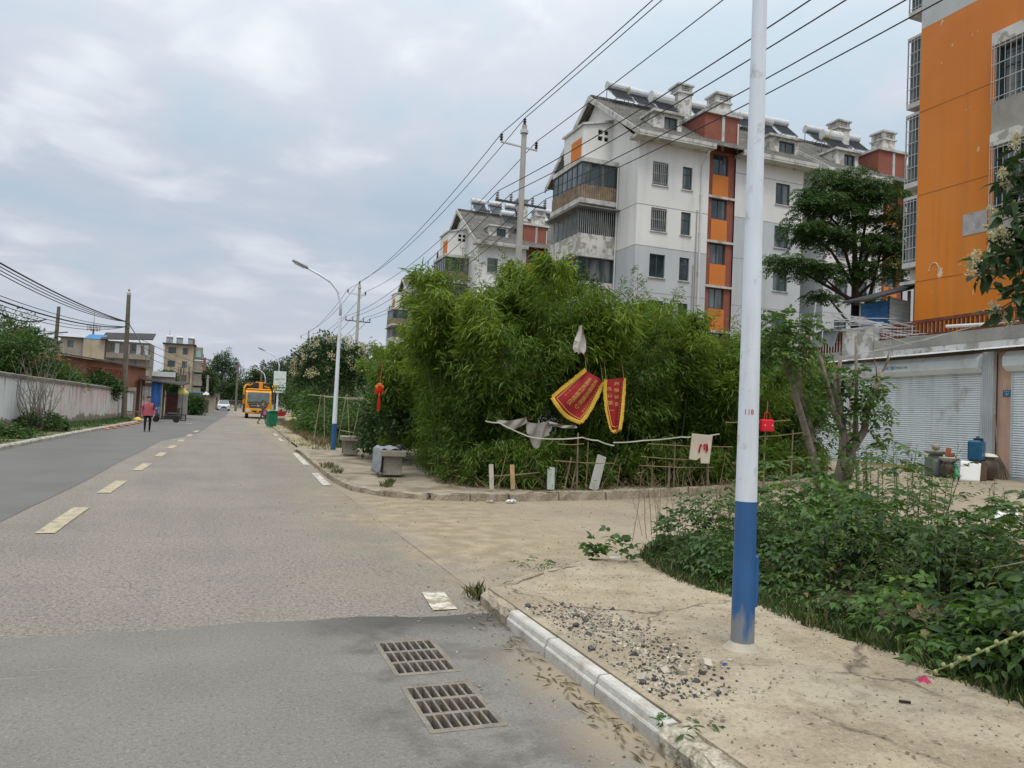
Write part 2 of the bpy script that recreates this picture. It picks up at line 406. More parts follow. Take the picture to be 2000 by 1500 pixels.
# ---- drain grates in the road patch
iron = surf('cast_iron', (.235, .21, .178), rough=.75, var=.25, vs_=8, fine=.2, fs=60, metal=.25, blotch=((.27, .22, .16), .5, .68, 9))
pit = surf('drain_pit', (.03, .026, .022), var=.4, vs_=6, blotch=((.09, .07, .045), .5, .7, 7))
for gi, (x0, x1, y0, y1) in enumerate(GRATES):
    g = thing('drain_grate', ['far of two cast iron drain grates beside the white kerb', 'near drain grate with sandy rust coloured rim in the road'][gi], 'grate', ((x0+x1)/2, (y0+y1)/2, 0), 0, 'drain grates in the road')
    w, h = (x1-x0)/2, (y1-y0)/2
    rects = []
    iw = 2*w - .05; ih = 2*h - .06
    for r in range(3):
        for c in range(7):
            cx = -iw/2 + iw*(c+.5)/7; cy = -ih/2 + ih*(r+.5)/3
            rects.append((cx-.0195, cx+.0195, cy-ih/6+.017, cy+ih/6-.017))
    m = MB()
    for (a, b, c, d) in rects: pass
    m.openings(-w+.012, w-.012, -h+.012, h-.012, rects, .05, lambda u, v, d: (u, v, .002-d))
    m.build('slotted_plate', iron, g)
    f = MB()
    for a in (((-w, -w+.012), (-h, h)), ((w-.012, w), (-h, h)), ((-w+.012, w-.012), (-h, -h+.012)), ((-w+.012, w-.012), (h-.012, h))):
        f.box(a[0][0], a[0][1], a[1][0], a[1][1], -.06, .0035)
    f.build('frame', iron, g)
    q = MB(); q.box(-w-.01, w+.01, -h-.01, h+.01, -.5, -.49); q.openings(-w-.01, w+.01, -.49, -.06, [], 0, lambda u, v, d: (u, -h-.01, v)); q.openings(-w-.01, w+.01, -.49, -.06, [], 0, lambda u, v, d: (u, h+.01, v))
    q.openings(-h-.01, h+.01, -.49, -.06, [], 0, lambda u, v, d: (-w-.01, u, v)); q.openings(-h-.01, h+.01, -.49, -.06, [], 0, lambda u, v, d: (w+.01, u, v))
    q.build('catch_pit', pit, g)

# ---- pavement on the right, near the camera
def pave_fn(t, p, c):
    x, y, z = t.sep(p)
    nn = t.noise(p, 1.6, 5.0, .65)
    c = t.mix(t.mr(nn, .42, .62, 0, .7), c, (.45, .395, .295))
    c = t.mix(t.mr(t.noise(p, 5.0, 4.0), .55, .72, 0, .7), c, (.235, .19, .13))
    c = t.mix(t.mr(t.voro(p, 30.0), .0, .2, .75, 0), c, (.15, .12, .088))
    c = t.mix(t.mr(t.noise(p, 26.0, 4.0, .8), .53, .63, 0, .6), c, (.21, .17, .12))
    c = t.mix(t.m('MULTIPLY', t.mr(t.noise(p, .7, 5.0, .7), .5, .62, 0, .6), t.mr(x, 2.5, 3.6, 1, .35, True)), c, (.24, .195, .14))
    c = t.mix(t.mr(t.noise(p, 60.0, 2.0), .60, .72, 0, .5), c, (.50, .47, .40))
    wob = t.n('ShaderNodeVectorMath', operation='ADD'); t.put(wob.inputs[0], p)
    nz = t.n('ShaderNodeTexNoise'); t.put(nz.inputs['Vector'], p); nz.inputs['Scale'].default_value = 5.0; nz.inputs['Detail'].default_value = 4.0
    t.put(wob.inputs[1], t.scale(nz.outputs['Color'], (.28, .28, 0)))
    cr = t.voro(wob.outputs[0], .75, 'DISTANCE_TO_EDGE')
    c = t.mix(t.m('MULTIPLY', t.mr(cr, 0, .013, .9, 0), t.mr(t.noise(p, .9), .42, .5)), c, (.10, .08, .058))
    return c
pavement = surf('pavement_concrete', (.35, .285, .20), rough=.92, var=.22, vs_=.8, fine=.16, fs=45, bump=.5, bs=50, fn=pave_fn)
def slab(name, poly, z0, z1, mat, sub=0):
    m = MB(); m.prism(poly, z0, z1, lambda p, d: (p[0], p[1], d)); return struct(m.build(name, mat))
weed_edge = [(4.3, -6), (4.32, 2.0), (4.25, 3.0), (4.33, 3.8), (4.22, 4.6), (4.28, 5.3), (4.1, 6.0), (4.2, 6.6), (4.35, 7.2)]
slab('pavement', [(2.22, -6), (2.22, 6.1), (2.7, 6.55), (3.7, 7.2)] + weed_edge[::-1], -.05, .12, pavement)
# planting strip with soil behind the pavement
m = MB()
def bedz(x, y): return gz(x, y) + .10
bx = np.linspace(0, 1, 26); by = np.linspace(-6, 8.9, 40)
we = interp(weed_edge + [(4.9, 7.8), (6.0, 8.9)])
for i in range(len(by)-1):
    for j in range(len(bx)-1):
        P = lambda a, b: (we(a)+(9.2-we(a))*b, a, bedz(we(a)+(9.2-we(a))*b, a) + .03*math.sin(a*3+b*17)*min(1, b*8))
        m.quad(P(by[i], bx[j]), P(by[i], bx[j+1]), P(by[i+1], bx[j+1]), P(by[i+1], bx[j]))
struct(m.build('planting_strip', soil))

# pavement round the bamboo plot
plot_front = [(2.72, 27.0), (2.52, 20), (2.44, 16.2), (2.56, 14.6), (2.95, 13.7), (3.6, 13.25), (5.0, 13.1), (7.0, 13.2), (9.0, 13.45), (11.3, 13.8), (13.5, 14.6), (15.2, 15.8), (16.6, 17.6)]
plot_mat = surf('plot_ground', (.33, .285, .215), rough=.95, var=.2, vs_=1.0, fine=.2, fs=30, bump=.5, bs=25, blotch=((.15, .12, .075), .45, .68, 1.3))
_pf = sorted([(x, y) for x, y in plot_front if y < 16.3 or x > 5])
pfront = lambda x: float(np.interp(x, [q[0] for q in _pf], [q[1] for q in _pf])) + .1
m = MB(); px = [2.50, 2.62, 2.9, 3.3, 3.8, 4.4] + list(np.linspace(5, 16.6, 24))
for a, b in zip(px, px[1:]):
    for k in range(8):
        f_ = lambda x, t: (x, pfront(x) + (27 - pfront(x))*t, gz(x, 0) + float(np.interp(x, [2.5, 4, 5.5], [.085, .10, .14])))
        m.quad(f_(a, k/8), f_(b, k/8), f_(b, (k+1)/8), f_(a, (k+1)/8))
struct(m.build('bamboo_plot', plot_mat))
# forecourt and driveway of beaten concrete and dust
def fore_fn(t, p, c):
    x, y, z = t.sep(p)
    c = t.mix(t.mr(t.noise(t.scale(p, (.5, .9, 1)), .7, 5.0, .65), .42, .66, 0, .6), c, (.42, .36, .27))
    c = t.mix(t.mr(t.noise(p, .9, 5.0, .65), .5, .7, 0, .55), c, (.35, .265, .17))
    c = t.mix(t.mr(t.noise(p, 22.0, 4.0, .8), .52, .64, 0, .7), c, (.18, .15, .11))
    k = t.mr(t.noise(p, .5, 4.0), .3, .7, .86, 1.14)
    worn = asphalt_fn()(t, p, t.mix(1.0, (.248, .224, .197, 1), t.comb(k, k, k), 'MULTIPLY'))
    return t.mix(t.mr(t.m('ADD', x, t.m('MULTIPLY', t.noise(p, .6, 5.0), 3.0)), 4.6, 7.4, 0, 1, True), worn, c)
forecourt_m = surf('forecourt_concrete', (.325, .275, .205), rough=.92, var=.2, vs_=.5, fine=.12, fs=30, bump=.4, bs=30, fn=fore_fn)
m = MB(); gx = [2.22, 2.4, 2.8, 3.4, 4.2] + list(np.linspace(5, 24, 39)); gy = list(np.linspace(6.4, 24, 45))
for i in range(len(gx)-1):
    for j in range(len(gy)-1):
        if gx[i] < 16 and gy[j] > pfront(gx[i]) + .4: continue
        m.quad(*[(x, y, gz(x, y)+.004*math.sin(x*1.7)*math.sin(y*1.3)) for x, y in ((gx[i], gy[j]), (gx[i+1], gy[j]), (gx[i+1], gy[j+1]), (gx[i], gy[j+1]))])
gx2 = list(np.linspace(8, 24, 20)); gy2 = list(np.linspace(-8, 6.4, 15))
for i in range(len(gx2)-1):
    for j in range(len(gy2)-1):
        m.quad(*[(x, y, gz(x, y)) for x, y in ((gx2[i], gy2[j]), (gx2[i+1], gy2[j]), (gx2[i+1], gy2[j+1]), (gx2[i], gy2[j+1]))])
struct(m.build('forecourt', forecourt_m))

# ---- kerbs
kerb_white = surf('new_kerb', (.50, .485, .445), rough=.85, var=.14, vs_=6, fine=.1, fs=60, bump=.25, bs=60, blotch=((.33, .29, .225), .5, .72, 5))
kerb_old = surf('old_kerb', (.33, .28, .21), rough=.95, var=.2, vs_=5, fine=.25, fs=40, bump=.8, bs=28, blotch=((.20, .165, .12), .5, .7, 6))
kerb_rough = surf('broken_kerb', (.42, .38, .30), rough=.95, var=.25, vs_=9, fine=.3, fs=45, bump=1.0, bs=22, blotch=((.20, .16, .11), .5, .62, 14))
def kerb_stone(a, b, w, h, mat, parent, gap=.008, chamf=.03, jit=0.0, rise=False, new=False):
    a, b = Vector((*a, gz(*a) if rise else 0)), Vector((*b, gz(*b) if rise else 0)); d = (b-a); L = d.length; d /= L; a = a + d*gap/2; b = b - d*gap/2
    s_ = Vector((d.y, -d.x, 0)).normalized()
    sec = [(0, -.05), (0, h-chamf*1.3), (chamf, h-.004), (chamf+.012, h), (w, h), (w, -.05)]
    if new: sec = [(0, -.05), (0, h-.06), (.008, h-.05), (.014, h-.048), (.022, h-.014), (.032, h-.002), (.042, h), (w-.012, h), (w, h-.01), (w, -.05)]
    m = MB(); n = 6 if jit else 1
    ring = []
    for i in range(n+1):
        q = a.lerp(b, i/n)
        ring.append([q + s_*(u + random.uniform(-jit, jit)) + Vector((0, 0, z + (random.uniform(-jit, jit) if z > 0 else 0))) for u, z in sec])
    k = len(sec)
    for r in ring: m.v += [tuple(v) for v in r]
    for i in range(n):
        for j in range(k): m.f.append((i*k+j, i*k+(j+1) % k, (i+1)*k+(j+1) % k, (i+1)*k+j))
    m.f += [tuple(range(k-1, -1, -1)), tuple(n*k+j for j in range(k))]
    return m.build('kerb_stone', mat, parent)
K = thing('kerb', 'kerb along the near pavement, new pale stones between worn broken ends', 'kerb', (0, 0, 0))
ys = [-5.0]
for y in (-4, -3, -2, -1, 0, .65, 1.5, 2.36): 
    kerb_stone((2.08, y), (2.08, y+.88), .17, .115, kerb_rough, K, jit=.018)
for y in (3.25, 3.97, 4.69):
    kerb_stone((2.10, y), (2.10+.006, y+.72), .105, .122, kerb_white, K, gap=.012, chamf=.035, new=True)
kerb_stone((2.11, 5.42), (2.13, 6.08), .12, .11, kerb_old, K, jit=.012)
kerb_stone((2.22, 6.16), (2.85, 6.68), .12, .12, kerb_old, K, jit=.02)
kerb_stone((2.95, 6.76), (3.72, 7.2), .12, .12, kerb_old, K, jit=.025)
KB = thing('kerb', 'dusty concrete kerb curving round the bamboo plot', 'kerb', (0, 0, 0))
pts = [Vector((*p, 0)) for p in plot_front]
acc = []
for a, b in zip(pts, pts[1:]):
    n = max(1, round((b-a).length/.9))
    for i in range(n): acc.append((a.lerp(b, i/n), a.lerp(b, (i+1)/n)))
for a, b in acc: kerb_stone(b[:2], a[:2], -.13, float(np.interp(a.x, [2.6, 4, 6], [.095, .12, .16])), kerb_old, KB, jit=.018, gap=.02, rise=True)
KL = thing('kerb', 'pale kerb line along the left verge in front of the painted wall', 'kerb', (0, 0, 0))
y = 14.0
while y < 76:
    L = 1.0 if y < 56 else 2.0
    kerb_stone((LEFT(y+L), y+L), (LEFT(y), y), .16, .12, surf('left_kerb', (.46, .43, .37), rough=.9, var=.2, vs_=3, fine=.2, fs=30, blotch=((.22, .19, .14), .52, .68, 4)), KL, jit=.008); y += L
KR = thing('kerb', 'low kerb stones along the far right verge past the bin', 'kerb', (0, 0, 0))
y = 32.0
while y < 72:
    kerb_stone((RIGHT(y), y), (RIGHT(y+1.5), y+1.5), .15, .09, kerb_old, KR, jit=.008); y += 1.5
# verges
verge_m = surf('verge_soil', (.17, .15, .085), var=.35, vs_=.9, fine=.25, fs=20, bump=.6, bs=14, blotch=((.075, .10, .035), .42, .6, 1.1))
WALL = interp([(-7.75, 14), (-7.25, 32), (-7.05, 36), (-6.45, 41.7), (-5.25, 56), (-4.9, 60)])
struct(strip(10, 60, 60, lambda y: WALL(y)-.3, lambda y: LEFT(y)-.14, .09).build('verge_left', verge_m))
sand = surf('sandy_verge', (.38, .315, .20), var=.25, vs_=.5, fine=.2, fs=12, bump=.4, bs=10, blotch=((.16, .16, .07), .5, .66, .6))
struct(strip(27, 120, 60, lambda y: RIGHT(y)+.01, lambda y: RIGHT(y)+9, .06).build('verge_right', sand))
struct(strip(60, 170, 40, lambda y: LEFT(y)-40, lambda y: LEFT(y)-.02, .03).build('verge_far', sand))

# ================================================================== APARTMENT BLOCKS
plaster_w = surf('white_plaster', (.74, .74, .725), rough=.9, var=.06, vs_=.35, streak=((.40, .39, .36), .38), sscale=(1.1, 1.1, .12), fine=.04, fs=20)
plaster_g = surf('grey_plaster', (.51, .535, .555), rough=.9, var=.07, vs_=.35, streak=((.33, .34, .34), .4), sscale=(1.1, 1.1, .12), fine=.04, fs=20)
peel = surf('peeling_plaster', (.62, .61, .58), rough=.95, var=.1, blotch=((.36, .34, .30), .5, .56, 2.2), streak=((.25, .23, .2), .6), sscale=(2, 2, .3))
grime = surf('grimy_trim', (.56, .555, .53), rough=.9, var=.12, vs_=.8, blotch=((.20, .19, .17), .52, .72, 1.3), streak=((.16, .15, .13), .8), sscale=(2.2, 2.2, .3))
joint = surf('render_joint', (.33, .33, .33))
def brick_fn(t, p, c):
    x, y, z = t.sep(p)
    bt = t.n('ShaderNodeTexBrick'); t.put(bt.inputs['Vector'], t.comb(t.m('ADD', x, y), z, 0.0))
    bt.inputs['Scale'].default_value = 1.0; bt.inputs['Brick Width'].default_value = .26; bt.inputs['Row Height'].default_value = .085; bt.inputs['Mortar Size'].default_value = .008
    t.put(bt.inputs['Color1'], c); t.put(bt.inputs['Color2'], t.mix(.35, c, (.17, .05, .03))); t.put(bt.inputs['Mortar'], (.26, .14, .11))
    return bt.outputs[0]
brick_red = surf('red_brick_tile', (.30, .095, .062), rough=.85, var=.18, vs_=.9, fn=brick_fn)
orange_p = surf('orange_panel', (.62, .20, .045), rough=.8, var=.06, vs_=.8, streak=((.42, .15, .05), .3), sscale=(2, 2, .3))
def tile_fn(t, p, c):
    x, y, z = t.sep(p)
    wv = t.m('SINE', t.m('MULTIPLY', t.m('ADD', x, t.m('MULTIPLY', y, .3)), 24.0))
    c = t.mix(t.mr(wv, -.2, .9, 0, .75), c, (.04, .037, .034))
    return t.mix(t.mr(t.noise(p, 1.6, 4.0), .5, .7, 0, .6), c, (.25, .24, .215))
rooftile = surf('grey_roof_tile', (.15, .145, .135), rough=.9, var=.25, vs_=2, fn=tile_fn)
frame_t = surf('window_frame_teal', (.055, .085, .09), rough=.5, var=.1)
frame_w = surf('window_frame_pale', (.5, .5, .48), rough=.6, var=.15)
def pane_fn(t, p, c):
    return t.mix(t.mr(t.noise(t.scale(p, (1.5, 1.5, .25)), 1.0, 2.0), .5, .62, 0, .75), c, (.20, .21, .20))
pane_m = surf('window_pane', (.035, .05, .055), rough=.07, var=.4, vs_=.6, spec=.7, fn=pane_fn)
bars_m = surf('window_bars', (.42, .42, .40), rough=.5, var=.2, vs_=3, metal=.3)
pipe_m = surf('white_pipe', (.66, .66, .64), rough=.6, var=.08, streak=((.35, .33, .3), .4))
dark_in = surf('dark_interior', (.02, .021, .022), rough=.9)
weather_wood = surf('weathered_slats', (.25, .19, .13), rough=.9, var=.3, vs_=3, streak=((.36, .33, .29), .6))

def window(parent, x0, x1, z0, z1, y=0.0, name='window', dep=.12, mull=1, transom=None, frame=None, fx=None, bars=0, sill=True):
    """window in an opening of a wall facing -y (or fx maps (u, depth, z) to a point)"""
    fx = fx or (lambda u, d, z: (u, y+d, z))
    frame = frame or frame_t
    def bx(m, a, b, d0, d1, c, e):
        P = [fx(u, d, z) for z in (c, e) for d in (d0, d1) for u in (a, b)]
        m.add(P, [(0, 2, 3, 1), (4, 5, 7, 6), (0, 1, 5, 4), (2, 6, 7, 3), (0, 4, 6, 2), (1, 3, 7, 5)])
    w = .055; m = MB()
    bx(m, x0, x1, dep-.03, dep+.03, z0, z0+w); bx(m, x0, x1, dep-.03, dep+.03, z1-w, z1)
    bx(m, x0, x0+w, dep-.03, dep+.03, z0+w, z1-w); bx(m, x1-w, x1, dep-.03, dep+.03, z0+w, z1-w)
    for i in range(mull):
        c = x0 + (x1-x0)*(i+1)/(mull+1); bx(m, c-.03, c+.03, dep-.028, dep+.028, z0+w, z1-w)
    if transom: bx(m, x0+w, x1-w, dep-.026, dep+.026, z0+(z1-z0)*transom-.025, z0+(z1-z0)*transom+.025)
    o = m.build(name, frame, parent)
    for i in range(mull+1):
        a = x0 + (x1-x0)*i/(mull+1); b = x0 + (x1-x0)*(i+1)/(mull+1)
        q = MB(); bx(q, a+.03, b-.03, dep+.005, dep+.012, z0+w, z1-w); q.build('pane', pane_m, o)
    if sill:
        q = MB(); bx(q, x0-.06, x1+.06, -.07, dep, z0-.07, z0-.003); q.build('sill', grime, o)
    for i in range(bars):
        q = MB(); c = x0 + (x1-x0)*(i+.5)/bars; bx(q, c-.012, c+.012, -.07, -.045, z0-.02, z1+.02); q.build('bar', bars_m, o)
    if bars:
        for z in (z0+.12, (z0+z1)/2, z1-.12):
            q = MB(); bx(q, x0-.03, x1+.03, -.045, -.02, z-.012, z+.012); q.build('bar_rail', bars_m, o)
    return o

STEP = 2.81
def apartment(name, label, loc, balcony=True):
    R_ = thing(name, label, 'building', loc)
    W, D = 12.35, 12.0
    ws = []
    for k in range(5):
        ws.append((1.0, 2.08, 15.77-STEP*k, 17.18-STEP*k)); ws.append((3.1, 3.8, 15.77-STEP*k, 17.18-STEP*k)); ws.append((10.15, 11.3, 15.85-STEP*k, 17.25-STEP*k))
    f0 = lambda u, v, d: (u, d, v)
    split, split2, top = 11.98, 14.6, 18.3
    rr = lambda a, b, z0, z1: [r for r in ws if a <= r[0] and r[1] <= b and z0 < r[2] < z1]
    def clip(rs, z0, z1): return [(a, b, max(c, z0), min(d, z1)) for a, b, c, d in rs if d > z0 and c < z1]
    L1 = [r for r in ws if r[0] < 5]; L2 = [r for r in ws if r[0] > 8]
    m = MB(); m.openings(0, 5.03, split, top, clip(L1, split, top), .14, f0)
    m.openings(7.0, W, split2, top, clip(L2, split2, top), .14, f0)
    m.quad((0, 0, split), (0, D, split), (0, D, top), (0, 0, top)); m.quad((W, 0, split2), (W, 0, top), (W, D, top), (W, D, split2)); m.quad((0, D, split), (W, D, split), (W, D, top), (0, D, top))
    # gable triangle towards the road
    m.add([(0, 0, top), (0, D, top), (0, D/2, 22.75)], [(0, 1, 2)]); m.add([(W, 0, top), (W, D, top), (W, D/2, 22.75)], [(0, 1, 2)])
    m.build('upper_wall', plaster_w, R_)
    m = MB(); m.openings(0, 5.03, 0, split, clip(L1, 0, split), .14, f0); m.openings(7.0, W, 0, split2, clip(L2, 0, split2), .14, f0)
    m.quad((0, 0, 0), (0, D, 0), (0, D, split), (0, 0, split)); m.quad((W, 0, 0), (W, 0, split2), (W, D, split2), (W, D, 0)); m.quad((0, D, 0), (W, D, 0), (W, D, split), (0, D, split))
    m.build('lower_wall', plaster_g, R_)
    m = MB()
    for z in (split, 14.47, 9.2, 6.4): m.box(-.006, 5.02, -.006, .0, z-.02, z+.02); m.box(-.006, 0, 0, 2.45, z-.02, z+.02)
    for z in (split2, 17.4, 12.0, 9.0): m.box(7.02, W+.006, -.006, 0, z-.02, z+.02)
    m.build('render_joints', joint, R_)['kind'] = 'stuff'
    for i, (a, b, c, d) in enumerate(ws):
        k = i // 3
        bars = 8 if (i % 3 == 0 and k < 2) else 0
        window(R_, a, b, c, d, mull=1 if i % 3 != 1 else 0, transom=None if i % 3 != 1 else .68, bars=bars)
    # stair column in red brick with orange panels
    sw = [(5.35, 6.5, 17.1-STEP*k, 18.4-STEP*k) for k in range(6)]
    m = MB(); m.openings(5.03, 7.0, 0, 18.6, sw, .16, lambda u, v, d: (u, .12+d, v)); m.build('stair_column', brick_red, R_)
    for k, (a, b, c, d) in enumerate(sw):
        window(R_, a, b, c, d, y=.14, mull=1, sill=False)
        if c > 3:
            MB().box(a-.02, b+.02, .06, .119, c-1.36, c-.04).build('orange_panel', orange_p, R_)
            MB().box(5.0, 7.03, -.02, .119, c-1.52, c-1.38).build('ledge', grime, R_)
    # red attic over the stairs
    MB().box(4.75, 7.35, .25, 4.6, 18.62, 20.95).build('stair_attic', brick_red, R_)
    m = MB(); m.box(4.6, 7.5, .1, 4.7, 20.95, 21.12); m.box(6.0, 6.2, .2, .249, 18.7, 20.9); m.build('attic_coping', grime, R_)
    MB().tube([(7.2, .18, 18.6), (7.2, .18, 20.6)], .05, 8).build('attic_pipe', pipe_m, R_)
    # eaves
    for a, b in ((-.52, 4.9), (6.95, W+.5)):
        m = MB(); m.box(a, b, -.85, .3, 18.3, 18.42); m.box(a, b, -.87, -.75, 18.42, 18.62); m.box(a, b, -.8, .3, 18.42, 18.5); m.build('eave', grime, R_)
    # roof, stepped courses
    rise = (23.0-18.55)/(D/2+.85)
    roof = None
    def slope(sign, x0, x1):
        m = MB(); n = 22
        for i in range(n):
            y0 = -.85 + (D/2+.85)*i/n; y1 = -.85 + (D/2+.85)*(i+1)/n + .03
            z0 = 18.62 + rise*(y0+.85); z1 = 18.62 + rise*(y1+.85) - .02
            a, b = (y0, y1) if sign > 0 else (D-y0, D-y1)
            m.add([(x0, a, z0), (x1, a, z0), (x1, b, z1), (x0, b, z1), (x0, a, z0-.07), (x1, a, z0-.07), (x1, b, z1-.07), (x0, b, z1-.07)], [(0, 1, 2, 3), (4, 5, 1, 0), (7, 6, 5, 4), (0, 3, 7, 4), (1, 5, 6, 2)])
        return m
    roof = slope(1, -.5, 4.75).build('roof', rooftile, R_)
    slope(1, 7.35, W+.5).build('roof_slope', rooftile, roof); slope(-1, -.5, W+.5).build('roof_slope', rooftile, roof)
    m = MB(); 
    m.bar((-.5, D/2, 23.1), (W+.5, D/2, 23.1), .24, .16); m.build('ridge_tiles', rooftile, roof)
    mid = slope(1, 4.75, 7.35); mid.build('roof_slope', rooftile, roof)
    # barge boards on the gable
    for x in (-.63, W+.56):
        for s_ in (1, -1):
            m = MB(); ya = -.9 if s_ > 0 else D+.9
            m.add([(x, ya, 18.25), (x+.07, ya, 18.25), (x+.07, D/2, 22.72), (x, D/2, 22.72), (x, ya, 18.62), (x+.07, ya, 18.62), (x+.07, D/2, 23.12), (x, D/2, 23.12)], [(0, 1, 2, 3), (4, 7, 6, 5), (0, 4, 5, 1), (0, 3, 7, 4), (1, 5, 6, 2), (3, 2, 6, 7)])
            m.build('barge_board', grime, R_)
    # dormers
    for x0, x1 in ((1.25, 3.25), (10.0, 12.35)):
        d = MB(); d.openings(x0, x1, 18.9, 20.45, [(x0+.75, x1-.3, 19.35, 20.3)], .12, lambda u, v, dd: (u, .55+dd, v))
        d.quad((x0, .55, 18.9), (x0, 3.3, 18.9), (x0, 3.3, 20.6), (x0, .55, 20.45)); d.quad((x1, .55, 18.9), (x1, 3.3, 18.9), (x1, 3.3, 20.6), (x1, .55, 20.45))
        dm = d.build('dormer', peel, R_)
        MB().box(x0-.15, x1+.15, .35, 3.4, 20.45, 20.6).build('dormer_roof', grime, dm)
        fr = MB(); a, b, c, e = x0+.75, x1-.3, 19.35, 20.3
        fr.box(a, b, .66, .70, c, c+.06); fr.box(a, b, .66, .70, e-.06, e); fr.box(a, a+.06, .66, .7, c, e); fr.box(b-.06, b, .66, .7, c, e); fr.box((a+b)/2-.03, (a+b)/2+.03, .66, .7, c, e)
        fr.build('dormer_frame', frame_t, dm); MB().box(a, b, .71, .72, c, e).build('dormer_pane', pane_m, dm)
    # chimneys
    for cx, cy, z0, z1, w in ((6.6, 6.0, 21.5, 25.0, .55), (6.95, 2.0, 21.1, 22.9, .55), (3.2, 8.2, 20.5, 23.9, .45)):
        ch = MB().box(cx-w, cx+w, cy-w, cy+w, z0, z1-.55).build('chimney', peel, R_)
        m = MB(); m.box(cx-w-.1, cx+w+.1, cy-w-.1, cy+w+.1, z1-.55, z1-.45); m.box(cx-w-.12, cx+w+.12, cy-w-.12, cy+w+.12, z1, z1+.12); m.build('chimney_cap', grime, ch)
        m = MB()
        for a in (-1, 1):
            for b in (-1, 1): m.cbox((cx+a*(w-.12), cy+b*(w-.12), z1-.225), (.24, .24, .45))
        for i in range(3): m.box(cx-w+.24, cx+w-.24, cy-w+.02, cy-w+.1, z1-.4+.13*i, z1-.34+.13*i); m.box(cx-w+.02, cx-w+.1, cy-w+.24, cy+w-.24, z1-.4+.13*i, z1-.34+.13*i)
        m.build('louvre', grime, ch)['kind'] = 'stuff'
    # rain pipe
    m = MB(); m.tube([(4.45, -.1, 0), (4.45, -.1, 17.4), (4.6, -.3, 17.9), (4.6, -.6, 18.25)], .065, 8)
    for k in range(7): m.cbox((4.45, -.1, 2.4*k+1.2), (.2, .1, .06))
    m.build('rain_pipe', pipe_m, R_)
    m = MB(); m.tube([(4.2, -.06, 0), (4.2, -.06, 14.6)], .03, 6); m.tube([(4.05, -.06, 0), (4.05, -.06, 11.2)], .025, 6); m.build('conduit', surf('conduit', (.33, .31, .28), rough=.7), R_)
    if balcony:
        bx0, y0, y1 = -2.55, 2.5, 6.9
        # top glazed balcony
        MB().box(bx0-.12, 0, y0-.12, y1, 14.75, 15.05).build('balcony_slab', grime, R_)
        MB().box(bx0-.05, 0, y0-.05, y1, 17.35, 17.62).build('balcony_roof', grime, R_)
        n = 17
        sl = MB().box(bx0+.02, -.02, y0+.03, y0+.05, 15.05, 15.9).build('balcony_parapet', weather_wood, R_)
        MB().box(bx0+.02, bx0+.04, y0+.05, y1, 15.05, 15.9).build('parapet_side', weather_wood, sl)
        for i in range(n):
            a = bx0 + (-bx0)*(i+.5)/n; MB().box(a-.045, a+.045, y0-.02, y0+.02, 15.06, 15.95+random.uniform(-.03, .03)).build('slat', weather_wood, sl)
        for i in range(26):
            a = y0 + .1 + (y1-y0-.1)*(i+.5)/26; MB().box(bx0-.03, bx0+.01, a-.05, a+.05, 15.06, 15.95+random.uniform(-.03, .03)).build('slat', weather_wood, sl)
        window(R_, bx0+.02, -.02, 15.93, 17.34, y=y0-.06, mull=3, name='balcony_window', sill=False)
        window(R_, y0+.06, y1, 15.93, 17.34, mull=5, name='balcony_window', sill=False, fx=lambda u, d, z: (bx0-.06+d, u, z))
        # middle balcony, peeling parapet and bars
        m = MB(); m.box(bx0, 0, y0, y0+.12, 11.7, 12.88); m.box(bx0, bx0+.12, y0+.12, y1, 11.7, 12.88); m.build('balcony_parapet', peel, R_)
        MB().box(bx0-.06, 0, y0-.06, y1, 11.45, 11.7).build('balcony_slab', grime, R_)
        MB().box(bx0-.35, .0, y0-.45, y1, 14.45, 14.53).build('balcony_canopy', surf('canopy_sheet', (.22, .21, .2), rough=.7, var=.3), R_)
        wn = window(R_, bx0+.02, -.02, 12.9, 14.44, y=y0+.1, mull=3, name='balcony_window', sill=False)
        window(R_, y0+.2, y1, 12.9, 14.44, mull=5, name='balcony_window', sill=False, fx=lambda u, d, z: (bx0+.1+d, u, z))
        for i in range(18):
            a = bx0 + (-bx0)*(i+.5)/18; MB().box(a-.014, a+.014, y0+.0, y0+.03, 12.88, 14.45).build('bar', bars_m, wn)
        for i in range(22):
            a = y0+.1 + (y1-y0-.1)*(i+.5)/22; MB().box(bx0, bx0+.03, a-.014, a+.014, 12.88, 14.45).build('bar', bars_m, wn)
        # lower balconies
        for k in (1, 2, 3):
            zz = 11.45 - STEP*k
            m = MB(); m.box(bx0, 0, y0, y0+.12, zz+.25, zz+1.3); m.box(bx0, bx0+.12, y0+.12, y1, zz+.25, zz+1.3); m.box(bx0-.06, 0, y0-.06, y1, zz, zz+.249); m.build('balcony_parapet', grime, R_)
            window(R_, bx0+.1, -.02, zz+1.32, zz+STEP-.02, y=y0+.1, mull=2, name='balcony_window', sill=False)
            window(R_, y0+.2, y1, zz+1.32, zz+STEP-.02, mull=4, name='balcony_window', sill=False, fx=lambda u, d, z: (bx0+.1+d, u, z))
        # roof room in front of the gable with a four-hole vent and orange panel
        m = MB(); r4 = [(-1.03, -.70, 19.22, 19.52), (-.58, -.27, 19.22, 19.52), (-1.03, -.70, 19.64, 19.94), (-.58, -.27, 19.64, 19.94)]
        m.openings(-2.07, 0, 17.62, 20.0, r4, .15, lambda u, v, d: (u, 3.5+d, v))
        m.add([(-2.07, 3.5, 20), (0, 3.5, 20), (0, 3.5, 20.5)], [(0, 1, 2)]); m.quad((-2.07, 3.5, 17.62), (-2.07, 6.4, 17.62), (-2.07, 6.4, 20), (-2.07, 3.5, 20))
        rm_ = m.build('roof_room', plaster_w, R_)
